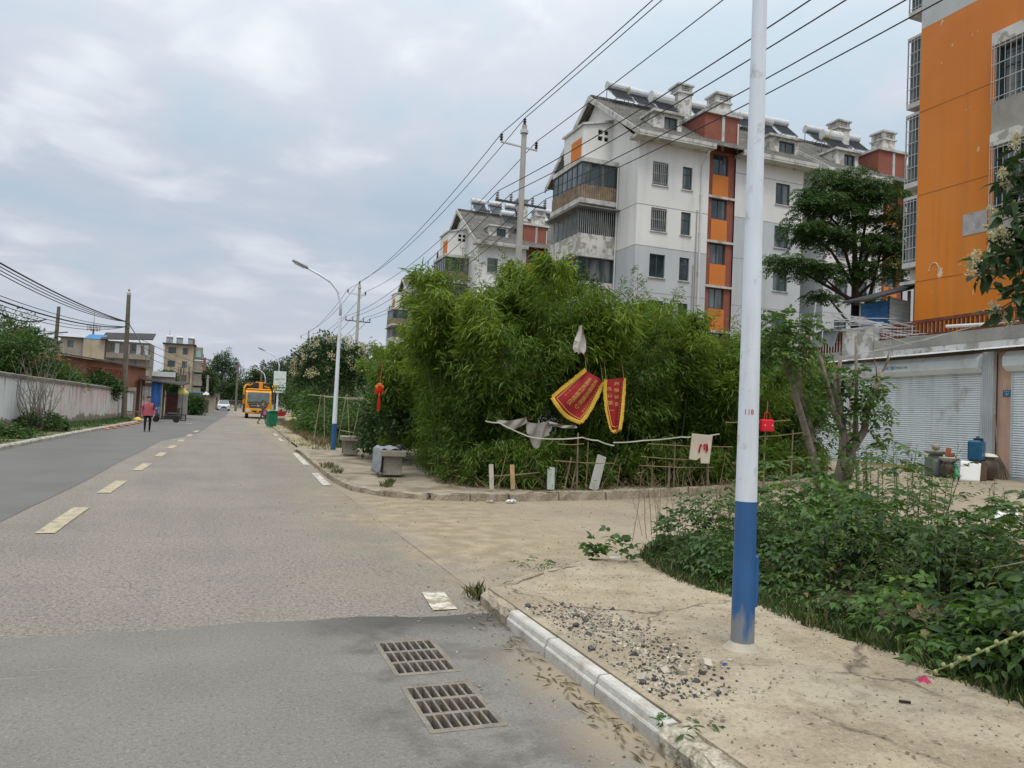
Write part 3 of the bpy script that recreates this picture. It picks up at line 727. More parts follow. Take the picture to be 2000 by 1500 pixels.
        MB().add([(-2.2, 3.38, 20.0), (.0, 3.38, 20.53), (0, 6.5, 20.53), (-2.2, 6.5, 20.0), (-2.2, 3.38, 20.14), (.0, 3.38, 20.67), (0, 6.5, 20.67), (-2.2, 6.5, 20.14)], [(0, 3, 2, 1), (4, 5, 6, 7), (0, 1, 5, 4), (3, 7, 6, 2), (0, 4, 7, 3), (1, 2, 6, 5)]).build('room_roof', grime, rm_)
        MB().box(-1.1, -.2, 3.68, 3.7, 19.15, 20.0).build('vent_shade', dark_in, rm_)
        MB().box(-2.09, -2.072, 3.7, 5.2, 17.8, 19.3).build('orange_panel', orange_p, rm_)
        m = MB(); 
        for i in range(7): m.bar((-2.5+.03*i, 5.4+.25*i, 17.62), (-2.55+.05*i, 5.3+.26*i, 18.2+.15*(i % 3)), .05)
        m.build('roof_clutter', surf('clutter_dark', (.06, .06, .06)), R_)
        m = MB(); m.tube([(-.08, 2.38, 0), (-.08, 2.38, 17.3)], .05, 8); m.build('rain_pipe', pipe_m, R_)
    return R_
B1 = apartment('apartment_block', 'nearest white apartment block with glazed corner balconies and a red stair column', (22.75, 40, 0))
B2 = copy_tree(B1); B2.location = (22.75, 70.4, -.6); B2['label'] = 'white apartment block behind the nearest one, half hidden by the concrete pole'
B3 = copy_tree(B1); B3.location = (28.0, 119, 0); B3['label'] = 'farthest white apartment block, small grey gable left of the bamboo'
B4 = apartment('apartment_block', 'white apartment block standing behind the tall dark tree and orange wall', (37.0, 40, 0), balcony=False)
for b in (B1, B2, B3, B4): b['group'] = 'white apartment blocks along the estate'

# solar water heaters on the roofs
tank_m = surf('heater_tank', (.55, .57, .58), rough=.45, var=.15, metal=.1, blotch=((.45, .33, .10), .6, .66, 1.6))
tube_m = surf('heater_tubes', (.03, .033, .04), rough=.5, spec=.15)
steel_m = surf('heater_frame', (.25, .25, .25), rough=.5, metal=.5)
def heater():
    r = thing('solar_water_heater', '', 'water heater')
    MB().tube([(-.76, .55, 1.42), (-.74, .55, 1.42), (.74, .55, 1.42), (.76, .55, 1.42)], [.26, .31, .31, .26], 14).build('tank', tank_m, r, smooth=False)
    for i in range(14):
        x = -.66 + 1.32*i/13; MB().tube([(x, .5, 1.25), (x, -.75, .12)], .033, 6).build('glass_tube', tube_m, r)
    m = MB()
    for x in (-.7, .7): m.bar((x, -.85, .02), (x, .6, 1.2), .04); m.bar((x, .6, 0), (x, .6, 1.2), .04); m.bar((x, -.85, .02), (x, .6, .02), .04)
    m.bar((-.7, -.8, .06), (.7, -.8, .06), .06); m.bar((-.7, .6, .1), (.7, .6, 1.1), .025); m.build('frame', steel_m, r)
    return r
proto = heater(); first = True
hs = [((22.75+1.75, 46.0, 22.5), 'leftmost heater on the ridge of the nearest white block'), ((22.75+3.45, 46.0, 22.4), 'second heater from the gable on the nearest white block ridge'),
      ((22.75+3.2, 42.3, 20.62), 'large heater tilted on the left dormer of the nearest block'), ((33.9, 42.3, 20.62), 'heater on the right dormer behind the near lamp post'),
      ((32.6, 46, 22.4), 'heater on the ridge just right of the lamp post'), ((34.7, 46, 22.4), 'heater at the right end of the nearest block ridge'),
      ((40.0, 42.3, 20.62), 'heater on the dormer above the dark tree'), ((41.6, 46, 22.5), 'heater on the ridge right of the dark tree dormer'), ((43.5, 46, 22.5), 'heater nearest the ventilated chimney above the orange wall'),
      ((22.75+5.2, 46.0, 22.5), 'heater behind the first chimney on the nearest white block ridge'), ((31.0, 46, 22.4), 'heater hidden partly by the near lamp on the nearest block ridge'), ((45.3, 46, 22.5), 'heater at the right end of the ridge above the orange wall'), ((38.3, 46, 22.5), 'heater at the left end of the ridge behind the dark tree'), ((28.4, 76.4, 21.9), 'heater right of the middle one on the second white block'),
      ((24.6, 76.4, 21.9), 'leftmost heater on the second white block'), ((26.5, 76.4, 21.9), 'middle heater on the second white block ridge'), ((26.6, 72.6, 20.02), 'heater on the dormer of the second white block'), ((33.0, 76.4, 21.9), 'heater between the chimneys of the second white block'),
      ((30.5, 125, 22.4), 'tiny heater on the farthest white block')]
for loc, lab in hs:
    o = proto if first else copy_tree(proto); first = False
    o.location = loc; o['label'] = 'solar water ' + lab; o['group'] = 'solar water heaters on the roofs'
    o.rotation_euler[2] = random.uniform(-.06, .06)
    if loc[1] < 43: o.scale = (1.1, 1.1, 1.3)
    elif loc[1] < 120: o.location.z += .45

# ================================================================== ORANGE BUILDING
def orange_fn(t, p, c):
    x, y, z = t.sep(p)
    c = t.mix(t.mr(z, 5, 16, 0, .55), c, (.56, .20, .075))
    c = t.mix(t.mr(t.noise(t.scale(p, (1, .5, .5)), 1.0, 5.0), .45, .7, 0, .25), c, (.68, .30, .10))
    sp = t.m('MULTIPLY', t.mr(t.noise(p, 2.2, 3.0), .68, .70), t.mr(t.noise(p, .45), .5, .56))
    return t.mix(sp, c, (.72, .58, .42))
orange_w = surf('orange_render', (.70, .22, .022), rough=.85, var=.07, vs_=.4, streak=((.42, .14, .035), .5), sscale=(1, 2.2, .10), fine=.05, fs=25, bump=.08, bs=12, fn=orange_fn)
OB = thing('orange_building', 'tall orange rendered apartment wall with caged bay windows beside the lamp post', 'building', (22.4, 19.85, 0))
YN = -13.0      # local: y=0 is the far corner, negative comes nearer
m = MB(); m.openings(YN, 0, 0, 15.73, [], 0, lambda u, v, d: (d, u, v)); m.quad((0, 0, 0), (11, 0, 0), (11, 0, 15.73), (0, 0, 15.73)); m.quad((0, YN, 0), (11, YN, 0), (11, YN, 15.73), (0, YN, 15.73)); m.quad((11, YN, 0), (11, 0, 0), (11, 0, 15.73), (11, YN, 15.73))
m.build('wall', orange_w, OB)
m = MB(); m.box(0, 11, YN, 0, 15.732, 19.2); m.build('upper_wall', surf('cool_grey_render', (.50, .52, .53), rough=.9, var=.06, streak=((.3, .3, .3), .3)), OB)
m = MB()
for z in (12.76, 9.80, 6.78): m.box(-.006, -.0005, YN, 0, z-.015, z+.012)
m.build('render_joints', surf('orange_joint', (.40, .15, .04)), OB)['kind'] = 'stuff'
m = MB(); m.box(-.02, -.001, -2.65, -1.8, 8.02, 8.72); m.build('mortar_patch', surf('cement_patch', (.42, .41, .40), rough=.9, var=.18, vs_=4, blotch=((.22, .21, .2), .55, .7, 3)), OB)
ring = MB(); ring.tube([(-.012, -.75+.2*math.cos(a)*(.8 if math.sin(a) > 0 else 1), 7.15+.17*math.sin(a)) for a in np.linspace(-.6, 3.9, 20)], .018, 6); ring.build('paint_ring', surf('cream_paint', (.70, .60, .42)), OB)
cage_m = surf('cage_bars', (.45, .45, .44), rough=.45, metal=.3, var=.15)
conc = surf('bare_concrete', (.36, .345, .315), rough=.92, var=.18, vs_=1.2, streak=((.20, .19, .17), .5), sscale=(2, 2, .3), fine=.1, fs=25)
for k, (z0, z1) in enumerate(((16.6, 18.8), (13.25, 15.66), (10.38, 12.85), (7.52, 9.86))):
    bay = MB().box(.05, 2.4, .002, .62, z0-.18, z0).build('bay_floor', grime, OB)
    MB().box(.05, 2.4, .002, .62, z1-.1, z1).build('bay_roof', grime, bay)
    MB().box(.12, .16, .08, .3, z0, z1-.1).build('bay_frame', frame_t, bay); MB().box(.14, .15, .3, .56, z0, z1-.1).build('bay_pane', pane_m, bay)
    MB().box(.2, 2.35, .5, .52, z0, z1-.1).build('bay_pane', pane_m, bay)
    for i in range(5):
        y_ = .06+.135*i; MB().box(.045, .065, y_-.009, y_+.009, z0, z1-.1).build('cage_bar', cage_m, bay)
    for i in range(12):
        x_ = .1+2.2*i/11; MB().box(x_-.009, x_+.009, .6, .62, z0, z1-.1).build('cage_bar', cage_m, bay)
    for i in range(6):
        z_ = z0+.08+(z1-z0-.26)*i/5; MB().box(.038, .05, .02, .62, z_-.011, z_+.011).build('cage_rail', cage_m, bay)
# condenser shelf below the lowest bay
m = MB(); m.box(.05, 1.3, .002, .7, 6.75, 6.86); sh = m.build('condenser_shelf', grime, OB)
MB().box(.3, 1.1, .12, .5, 6.861, 7.3).build('condenser', surf('condenser', (.45, .42, .38), rough=.7, var=.2), sh)
MB().box(-.001, 2.0, .002, .05, 3.6, 6.6).build('rear_window', frame_t, OB)
# bay boxes on the wall at the right edge
for k, (z0, z1) in enumerate(((11.9, 13.68), (8.5, 10.5))):
    y0, y1 = -6.6, -3.05
    MB().box(-.5, -.001, y0, y1, z1, z1+.4).build('bay_roof', peel, OB)
    MB().box(-.45, -.001, y0, y1, z0-1.1, z0).build('bay_parapet', conc, OB)
    if k: MB().box(-.5, -.001, y0, y1, z0-1.5, z0-1.1).build('bay_floor', peel, OB)
    w = window(OB, y0, y1-.1, z0+.02, z1-.02, mull=4, transom=.62, name='bay_window', sill=False, fx=lambda u, d, z: (-.3+d, u, z))
    MB().box(-.36, -.001, y1-.12, y1-.06, z0, z1).build('bay_cheek', frame_t, w)
    for i in range(20):
        u = y0+(y1-y0)*(i+.5)/20; MB().box(-.5, -.485, u-.008, u+.008, z0-.05, z1).build('cage_bar', cage_m, w)
    for i in range(4):
        z_ = z0+.1+(z1-z0-.2)*i/3; MB().box(-.515, -.5, y0, y1, z_-.011, z_+.011).build('cage_rail', cage_m, w)
    for i in range(4): MB().box(-.5+.1*i, -.485+.1*i, y1-.02, y1, z0-.05, z1).build('cage_bar', cage_m, w)

# ================================================================== SHOP ROW WITH TERRACE
SR = -math.atan(.137)
SHOP = thing('shop_row', 'single storey shop row with grey roller shutters below a railed terrace', 'building', (20.24, 15.52, 0), SR)
shutter_m = surf('shutter_steel', (.74, .80, .825), rough=.5, var=.05, vs_=1, metal=0, streak=((.42, .42, .40), .5), sscale=(3, 3, .4), blotch=((.55, .56, .55), .58, .68, 1.5))
galv = surf('galvanised', (.55, .59, .61), rough=.5, var=.12, vs_=2, metal=.1)
pink_w = surf('pink_plaster', (.62, .40, .31), rough=.9, var=.1, vs_=2, streak=((.36, .24, .19), .55), sscale=(4, 4, .5))
yellow_m = surf('yellow_rail', (.50, .38, .10), rough=.6, var=.15, blotch=((.3, .24, .12), .55, .7, 4))
ZB = .38
MB().box(.12, 9.0, -9.5, 11.5, -.1, 4.0).build('wall', pink_w, SHOP)
m = MB(); m.box(-.05, 9.0, -9.5, 11.5, 4.0, 4.22); m.build('terrace_slab', conc, SHOP)
def shutter(y0, y1, yellow=None):
    top = 3.36
    m = MB(); n = 44; h = (top-ZB-.1)/n
    for i in range(n):
        z = ZB+.1+h*i
        m.add([(.0, y0+.06, z), (0, y1-.06, z), (-.042, y1-.06, z+h*.3), (-.042, y0+.06, z+h*.3), (-.03, y0+.06, z+h*.84), (-.03, y1-.06, z+h*.84), (.0, y0+.06, z+h), (0, y1-.06, z+h)], [(0, 1, 2, 3), (3, 2, 5, 4), (4, 5, 7, 6)])
    s_ = m.build('shutter_curtain', shutter_m, SHOP); s_['kind'] = 'stuff'
    MB().box(-.035, .01, y0+.06, y1-.06, ZB+.005, ZB+.1).build('bottom_rail', yellow_m if yellow else galv, s_)
    for y in (y0, y1-.06): MB().box(-.05, .1, y, y+.058, ZB, top).build('guide_channel', galv, s_)
    # octagonal roller housing
    prof = [(.1, top-.02), (-.16, top-.02), (-.30, top+.12), (-.30, top+.36), (-.16, top+.52), (.1, top+.52)]
    m = MB(); m.prism(prof, y0-.05, y1+.05, lambda p, d: (p[0], d, p[1])); hb = m.build('roller_housing', shutter_m, s_)
    m = MB()
    for i in range(1, 5): m.box(-.304, -.3, y0-.04, y1+.04, top+.12+.05*i, top+.125+.05*i)
    m.build('housing_seams', galv, hb)
    for y in (y0-.05, y1+.05): MB().prism([(-.06+.21*math.cos(a), top+.25+.21*math.sin(a)) for a in np.linspace(0, 2*math.pi, 12, endpoint=False)], y-.012, y+.012, lambda p, d: (p[0], d, p[1])).build('end_plate', galv, hb)
    return s_, hb
s1, hb1 = shutter(.02, 5.6, True)
s2_, _ = shutter(5.78, 10.9)
s3_, _ = shutter(-6.4, -.92)
blue_ink = surf('blue_ink', (.03, .12, .32))
# small print on the roller housing
for tx, yc, sz in (('卷闸门窗厂', 3.45, .13), ('13905611188', 2.95, .10)):
    text_mesh(tx, sz, blue_ink, 'lettering', hb1, fn=lambda v, yc=yc: (-.308, yc - v.x, 3.6 + v.y))
text_mesh('■', .12, surf('grey_ink', (.15, .15, .16)), 'handle_plate', s1, fn=lambda v: (-.04, 3.4 - v.x*1.5, 1.2 + v.y*.8))
m = MB()
for i in range(12): 
    y = -.40+.38*i/12; m.box(-.12+.015*(i % 2), .0, y, y+.032, ZB, 3.92)
m.build('ribbed_column', galv, SHOP)
MB().box(0.04, .12, -.9, -.41, ZB, 3.9).build('pink_pier', pink_w, SHOP)
MB().box(0.0, .118, 5.605, 5.775, ZB, 3.9).build('pink_pier', pink_w, SHOP)
# number plate
pl = MB().box(.02, .038, -.86, -.60, 2.66, 2.84).build('number_plate', surf('plate_blue', (.02, .16, .36), rough=.4), SHOP)
text_mesh('187', .10, surf('plate_white', (.75, .75, .75)), 'plate_number', pl, fn=lambda v: (.014, -.73 - v.x, 2.72 + v.y))
text_mesh('建设东路', .045, MATS['plate_white'], 'plate_street', pl, fn=lambda v: (.014, -.73 - v.x, 2.80 + v.y))
# corrugated awning
def awning(y0, y1):
    m = MB(); n = int((y1-y0)/.04)
    def f(u, v):
        y = y0+(y1-y0)*u; return (-.62*(1-v)+.1*v, y, 3.93+.14*v+.012*math.cos(y*2*math.pi/.08))
    m.grid(f, n, 1); m.grid(lambda u, v: tuple(np.array(f(u, v))-np.array((0, 0, .006))), n, 1)
    return m.build('awning', surf('awning_sheet', (.62, .65, .67), rough=.5, var=.12, vs_=2, metal=.2), SHOP)
awning(-.1, 5.1); awning(5.2, 8.9); awning(-6.5, -.25)
# parapet of the terrace
m = MB(); m.box(-.02, .25, -9.4, 4.6, 4.223, 4.60); m.build('parapet', conc, SHOP)
m = MB(); m.box(-.06, .0, -9.4, 5.2, 4.0, 4.22); m.build('edge_beam', peel, SHOP)
m = MB(); m.box(-.03, 1.1, 4.64, 6.26, 4.223, 5.09); pier = m.build('terrace_pier', peel, SHOP)
MB().box(-.08, 1.2, 4.58, 6.34, 5.09, 5.16).build('pier_cap', conc, pier)
MB().box(-.05, .3, 6.4, 11.2, 4.223, 4.36).build('parapet', conc, SHOP)
rust = surf('red_brown_rail', (.15, .045, .022), rough=.6, var=.3, vs_=3, blotch=((.25, .11, .05), .52, .7, 4))
FN = thing('terrace_railing', 'red brown picket railing along the shop terrace in front of the orange wall', 'railing', (20.24, 15.52, 0), SR)
MB().box(.02, .12, -8.5, 4.6, 5.02, 5.12).build('top_rail', rust, FN); MB().box(.04, .1, -8.5, 4.6, 4.62, 4.67).build('bottom_rail', rust, FN)
pk = None
y = 4.5
while y > -8.4:
    if pk is None: pk = MB().box(.045, .095, -.035, .035, 4.67, 5.02).build('picket', rust, FN); pk.location.y = y
    else:
        c = pk.copy(); COL.objects.link(c); c.location.y = y
    y -= .165
MB().box(.0, .14, 4.42, 4.60, 4.61, 5.2).build('end_post', peel, FN)
FN2 = thing('terrace_railing', 'short dark picket railing left of the peeling terrace pier', 'railing', (20.24, 15.52, 0), SR)
MB().box(.02, .12, 6.4, 8.9, 5.0, 5.1).build('top_rail', rust, FN2)
for i in range(15): MB().box(.045, .095, 6.45+.165*i-.03, 6.45+.165*i+.03, 4.37, 5.0).build('picket', rust, FN2)
# white pipe and cable lying on the parapet
tag(MB().tube([(19.9, 16.5, 4.72), (20.0, 15.2, 4.68)], .05, 10).build('pipe', pipe_m), 'white plastic pipe lying on the terrace parapet below the railing', 'pipe')
def sag(a, b, n, s): return [(a[0]+(b[0]-a[0])*t, a[1]+(b[1]-a[1])*t, a[2]+(b[2]-a[2])*t - s*4*t*(1-t)) for t in np.linspace(0, 1, n)]
cable_w = surf('pale_cable', (.5, .48, .44))
tag(MB().tube(sag((20.8, 21.3, 4.15), (19.95, 15.6, 4.66), 14, .06) + sag((19.95, 15.6, 4.66), (19.2, 9, 4.8), 8, .05)[1:], .016, 6).build('cable', cable_w), 'pale cable strung along the front of the terrace parapet', 'cable')
# grey tarpaulin over the left railing
tarp_m = surf('grey_tarp', (.20, .22, .22), rough=.7, var=.25, vs_=2)
m = MB(); m.grid(lambda u, v: (20.24+.11*(6.4+1.5*u)+(-.2+.35*v if v < .5 else -.02-.3*(v-.5)) , 15.52+.99*(6.3+1.5*u), 5.18-.02*math.sin(u*9) - (.0 if v < .5 else (v-.5)*(1.3-.9*abs(u-.45)+.2*math.sin(u*13)))+.05*math.sin(u*7+v*4)), 16, 10)
tag(m.build('tarpaulin', tarp_m, smooth=True), 'grey tarpaulin thrown over the dark railing left of the pier', 'tarpaulin')
# heap of pale metal frames on the terrace
m = MB(); random.seed(3); alu = surf('aluminium_scrap', (.55, .58, .62), rough=.45, metal=.3, var=.2)
HP = thing('scrap_heap', 'tangled heap of pale metal frames on the terrace by the blue shed', 'scrap', (18.9, 18.4, 4.25))
for i in range(34):
    c = Vector((random.uniform(-2.0, 2.0), random.uniform(-.9, .7), random.uniform(.1, .75))); an = random.uniform(-.5, .5)
    d = Vector((math.cos(an), math.sin(an)*.8, random.uniform(-.18, .18)))*random.uniform(.4, 1.0)
    MB().bar(c-d, c+d, .028, .022).build('metal_bar', alu, HP)
for i in range(4):
    c = Vector((-2.3+.3*i, .5, .05)); MB().bar(c, c+Vector((.1, .05, .5+.3*random.random())), .022).build('metal_bar', alu, HP)
MB().bar((-2.1, .2, 0), (-1.95, .2, 1.15), .025).build('metal_bar', alu, HP)
# blue sheet shed
SHD = thing('sheet_shed', 'small shed of blue and white corrugated sheets against the orange building', 'shed', (22.0, 20.6, 4.22))
blue_s = surf('blue_sheet', (.03, .16, .42), rough=.5, var=.2, vs_=2, blotch=((.10, .26, .48), .5, .7, 1.5))
white_s = surf('white_sheet', (.55, .58, .58), rough=.5, var=.12, streak=((.35, .35, .33), .4))
def corr(x0, x1, z0, z1, zt, y, mat, nm):
    m = MB(); m.grid(lambda u, v: (x0+(x1-x0)*u, y+.015*math.sin((z0+(z1-z0)*v)*2*math.pi/.16), z0+(z1+zt*u-z0)*v), 8, 40); return m.build(nm, mat, SHD)
corr(-1.0, .25, .0, 1.75, .28, .2, blue_s, 'blue_wall'); corr(.2, 1.15, .35, 2.15, -.1, .12, white_s, 'white_sheet')
m = MB(); m.add([(-1.3, -.3, 1.78), (1.5, -.3, 2.62), (1.5, .8, 2.66), (-1.3, .8, 1.82), (-1.3, -.3, 1.86), (1.5, -.3, 2.70), (1.5, .8, 2.74), (-1.3, .8, 1.90)], [(0, 3, 2, 1), (4, 5, 6, 7), (0, 1, 5, 4), (0, 4, 7, 3), (1, 2, 6, 5), (3, 7, 6, 2)]); m.build('roof', surf('dark_sheet', (.06, .063, .066), rough=.9, var=.3, spec=.05), SHD)
for x in (-.95, .35, 1.3): MB().box(x-.04, x+.04, .25, .33, 0, 1.8+.3*(x+.95)).build('post', conc, SHD)
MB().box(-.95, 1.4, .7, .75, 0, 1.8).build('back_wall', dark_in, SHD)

# ---- things standing in front of the shops
def at_shop(x, y): return (x, y, gz(x, y))
urn_m = surf('brown_glazed_urn', (.075, .055, .042), rough=.3, var=.35, vs_=4, spec=.5)
bucket_m = surf('grey_plastic_tub', (.15, .17, .18), rough=.5, var=.2, vs_=4)
stone_m = surf('grindstone', (.28, .25, .2), rough=.9, var=.2, vs_=5, fine=.2)
def urn(label, loc, s, mat):
    u = thing('urn', label, 'urn', loc)
    MB().lathe([(.17*s, 0), (.25*s, .12*s), (.30*s, .32*s), (.27*s, .48*s), (.20*s, .56*s), (.22*s, .60*s), (.19*s, .60*s)], n=20).build('body', mat, u, smooth=True)
    return u
u1 = urn('dark glazed urn with a white cloth lid beside the broom', at_shop(18.9, 14.4), 1.0, urn_m)
m = MB(); m.lathe([(.24, .60), (.28, .62), (.2, .68), (.06, .70)], n=14); m.build('cloth_lid', surf('white_cloth', (.66, .63, .56), var=.15), u1)
t1 = thing('tub', 'grey plastic tub topped by an upturned bowl and a round stone', 'tub', at_shop(18.35, 15.45))
MB().lathe([(.24, 0), (.27, .05), (.27, .40), (.22, .50), (.18, .54), (.18, .58)], n=20).build('body', bucket_m, t1, smooth=True)
MB().lathe([(.14, .58), (.30, .66), (.31, .69), (.1, .70)], n=20).build('bowl', stone_m, t1, smooth=True); MB().lathe([(.05, .70), (.10, .76), (.09, .84), (.03, .87)], n=12).build('round_stone', stone_m, t1, smooth=True)
u2 = urn('small brown urn with a pale basin and red brick lumps on top', at_shop(18.25, 14.95), .72, urn_m)
MB().lathe([(.15, .43), (.25, .52), (.26, .55), (.12, .555)], n=18).build('basin', surf('pale_basin', (.5, .48, .43), rough=.5), u2, smooth=True)
m = MB(); m.cbox((.02, 0, .62), (.24, .16, .12), Matrix.Rotation(.3, 4, 'Z')); m.cbox((-.02, .02, .74), (.13, .12, .14), Matrix.Rotation(.7, 4, 'Z')); m.build('brick_lump', surf('old_brick', (.33, .11, .06), rough=.9, var=.3, vs_=8), u2, bevel=.02)
b1 = MB().cbox((0, 0, .25), (.36, .36, .5)).build('crate', surf('brown_crate', (.14, .09, .06), var=.3, vs_=5), None, bevel=.02); b1.location = at_shop(18.35, 14.25); tag(b1, 'brown block under the blue jerrycan, behind the white board', 'crate')
jc = thing('jerrycan', 'dark blue plastic jerrycan with its top torn open', 'jerrycan', (18.35, 14.25, gz(18.35, 14.2)+.5), .5)
m = MB(); m.openings(-.3, .3, 0, .56, [], 0, lambda u, v, d: (u, -.16, v)); 
jb = MB().box(-.3, .3, -.16, .16, 0, .54); jb.build('body', surf('jerrycan_blue', (.015, .095, .19), rough=.4, var=.15, vs_=4), jc, bevel=.05)
m = MB(); m.box(-.22, .05, -.15, .05, .52, .60); m.build('torn_edge', dark_in, jc, bevel=.03); MB().tube([(.05, 0, .54), (.08, 0, .62), (.2, 0, .62), (.22, 0, .54)], .03, 8).build('handle', MATS['jerrycan_blue'], jc)
m = MB(); m.grid(lambda u, v: (-.24+.46*u+.05*v, .05*math.sin(u*3)+.12*v, .0+.52*v*(1-.1*u*u)+.0), 8, 8); wb = m.build('board', surf('white_board', (.78, .78, .77), rough=.6, var=.03), None, smooth=True); wb.location = at_shop(17.75, 13.95); wb.rotation_euler = (0, 0, -.7); sm = wb.modifiers.new('s', 'SOLIDIFY'); sm.thickness = .02
tag(wb, 'curved white board leaning against the brown block by the urns', 'board')
br = thing('broom', 'twig broom standing bristles down against the pink pier', 'broom', at_shop(19.75, 14.7))
MB().tube([(0, 0, .55), (.25, .3, 1.75)], .018, 8).build('handle', weather_wood, br)
for i in range(60):
    a = random.uniform(0, 6.28); r = random.uniform(.05, .38); pass
bm_ = MB()
for i in range(110):
    a = random.uniform(0, 6.28); r = .36*math.sqrt(random.random())
    bm_.tube([(.0+.02*math.cos(a), .0+.02*math.sin(a), .62), (.5*r*math.cos(a)-.02, .5*r*math.sin(a), .35), (r*math.cos(a)-.05, r*math.sin(a), 0.0)], [.006, .006, .003], 4, cap=False)
o = bm_.build('bristle', surf('broom_twig', (.20, .155, .11), rough=.9, var=.3, vs_=10), br); o['kind'] = 'stuff'
dn = thing('toy', 'small green plastic toy standing in front of the urns', 'toy', at_shop(17.5, 14.1), 1.0)
m = MB(); m.tube([(-.2, 0, .12), (-.05, 0, .16), (.05, 0, .2), (.1, 0, .33), (.12, 0, .4)], [.015, .05, .06, .035, .03], 8); m.build('body', surf('toy_green', (.03, .26, .12), rough=.4), dn, smooth=True)
MB().cbox((.15, 0, .42), (.12, .06, .06)).build('head', MATS['toy_green'], dn, bevel=.015)
for s_ in (-.04, .04): MB().tube([(.02, s_, .16), (.06, s_*1.4, 0)], [.03, .022], 6).build('leg', MATS['toy_green'], dn)

# ================================================================== LEFT SIDE OF THE ROAD
def lw_fn(t, p, c):
    x, y, z = t.sep(p)
    pk_ = t.m('MULTIPLY', t.mr(y, 36, 41, 0, 1, True), t.mr(y, 52, 55, 1, .1, True))
    c = t.mix(t.m('MULTIPLY', pk_, t.mr(t.noise(p, .7, 4.0), .35, .6, .1, .75)), c, (.70, .50, .48))
    drip = t.mr(t.noise(t.scale(p, (2.5, 2.5, .22)), 1.0, 5.0, .7), .52, .64)
    c = t.mix(t.m('MULTIPLY', drip, t.mr(z, .7, 2.0, .25, .95)), c, (.18, .16, .14))
    # bare render where the paint has come off from the foot of the wall
    lim = t.m('ADD', z, t.m('MULTIPLY', t.noise(p, 1.3, 5.0, .7), 1.3))
    c = t.mix(t.mr(lim, 1.12, 1.2, 1, 0), c, (.285, .25, .19))
    c = t.mix(t.mr(t.noise(p, 2.1, 5.0, .7), .63, .67, 0, .8), c, (.34, .31, .27))
    return c
lwall_m = surf('old_whitewash', (.80, .80, .78), rough=.92, var=.08, vs_=.7, fine=.06, fs=14, bump=.15, bs=8, fn=lw_fn)
LW = thing('boundary_wall', 'long boundary wall with peeling white and pink paint left of the road', 'wall', (0, 0, 0))
m = MB(); cp = MB(); ys = np.linspace(14, 56.5, 60)
top = lambda y: 2.32 - .012*(y-28)
for a, b in zip(ys, ys[1:]):
    for (x, s_) in ((0, 0), (-.24, 1)):
        m.quad((WALL(a)+x, a, 0), (WALL(b)+x, b, 0), (WALL(b)+x, b, top(b)-.17), (WALL(a)+x, a, top(a)-.17))
m.quad((WALL(56.5), 56.5, 0), (WALL(56.5)-.24, 56.5, 0), (WALL(56.5)-.24, 56.5, top(56.5)-.17), (WALL(56.5), 56.5, top(56.5)-.17))
m.build('panel', lwall_m, LW)
coping_m = surf('coping_concrete', (.20, .185, .155), rough=.95, var=.25, vs_=1.5, fine=.2, fs=20, bump=.5, bs=12)
y = 14.0
while y < 56.4:
    b = min(y+1.6, 56.5)
    sec = [(.09, -.17), (-.33, -.17), (-.33, -.06), (-.12, .0), (.09, -.06)]
    q = MB(); q.add([(WALL(y)+u, y+.006, top(y)+z) for u, z in sec]+[(WALL(b)+u, b-.006, top(b)+z+random.uniform(-.01, .01)) for u, z in sec], [(4, 3, 2, 1, 0), (5, 6, 7, 8, 9)]+[(i, (i+1) % 5, 5+(i+1) % 5, 5+i) for i in range(5)])
    q.build('coping_stone', coping_m, LW); y += 1.6
MB().box(WALL(56.5)-.35, WALL(56.5)+.12, 56.5, 56.9, 0, 2.15).build('end_pier', surf('pier_render', (.33, .30, .26), var=.2, vs_=2, streak=((.2, .17, .14), .6)), LW)
# brick shed behind the wall with a perforated brick screen
old_brick = surf('old_red_brick', (.40, .16, .10), rough=.9, var=.2, vs_=2, island=.25, fine=.1, fs=20)
SH_ = thing('brick_shed', 'low red brick shed with a perforated brick screen behind the painted wall', 'shed', (0, 0, 0))
ax, ay, bx_, by_ = -8.1, 48.0, -5.0, 62.0
SX = lambda y: ax + (bx_-ax)*(y-ay)/(by_-ay)
dv = Vector((bx_-ax, by_-ay, 0)).normalized()
brick_wall = surf('brick_courses', (.40, .165, .10), rough=.9, var=.2, vs_=1.2, fn=brick_fn)
m = MB(); rect = [(51.5, 57.5, 2.5, 3.22)]
m.openings(ay, by_, 0, 3.65, rect, .24, lambda u, v, d: (SX(u)-d, u, v + .012*(u-ay)*0)); m.build('wall', brick_wall, SH_)
MB().quad((SX(ay), ay, 0), (SX(ay)-1.6, ay, 0), (SX(ay)-1.6, ay, 3.85), (SX(ay), ay, 3.63)).build('end_wall', brick_wall, SH_)
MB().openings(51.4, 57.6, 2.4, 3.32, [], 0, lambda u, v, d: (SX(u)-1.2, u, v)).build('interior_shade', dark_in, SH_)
r = 0
z = 2.36
me0 = None
for row in range(5):
    for c in range(30):
        if (row+c) % 2: continue
        yy = 51.5 + .25*(c+.5)
        if yy > 57.45: continue
        if me0 is None:
            me0 = MB().cbox((0, 0, 0), (.2, .25, .138)).build('brick', old_brick, SH_); o = me0
        else:
            o = me0.copy(); COL.objects.link(o)
        o.location = (SX(yy)-.1, yy, 2.51+.07+.14*row)
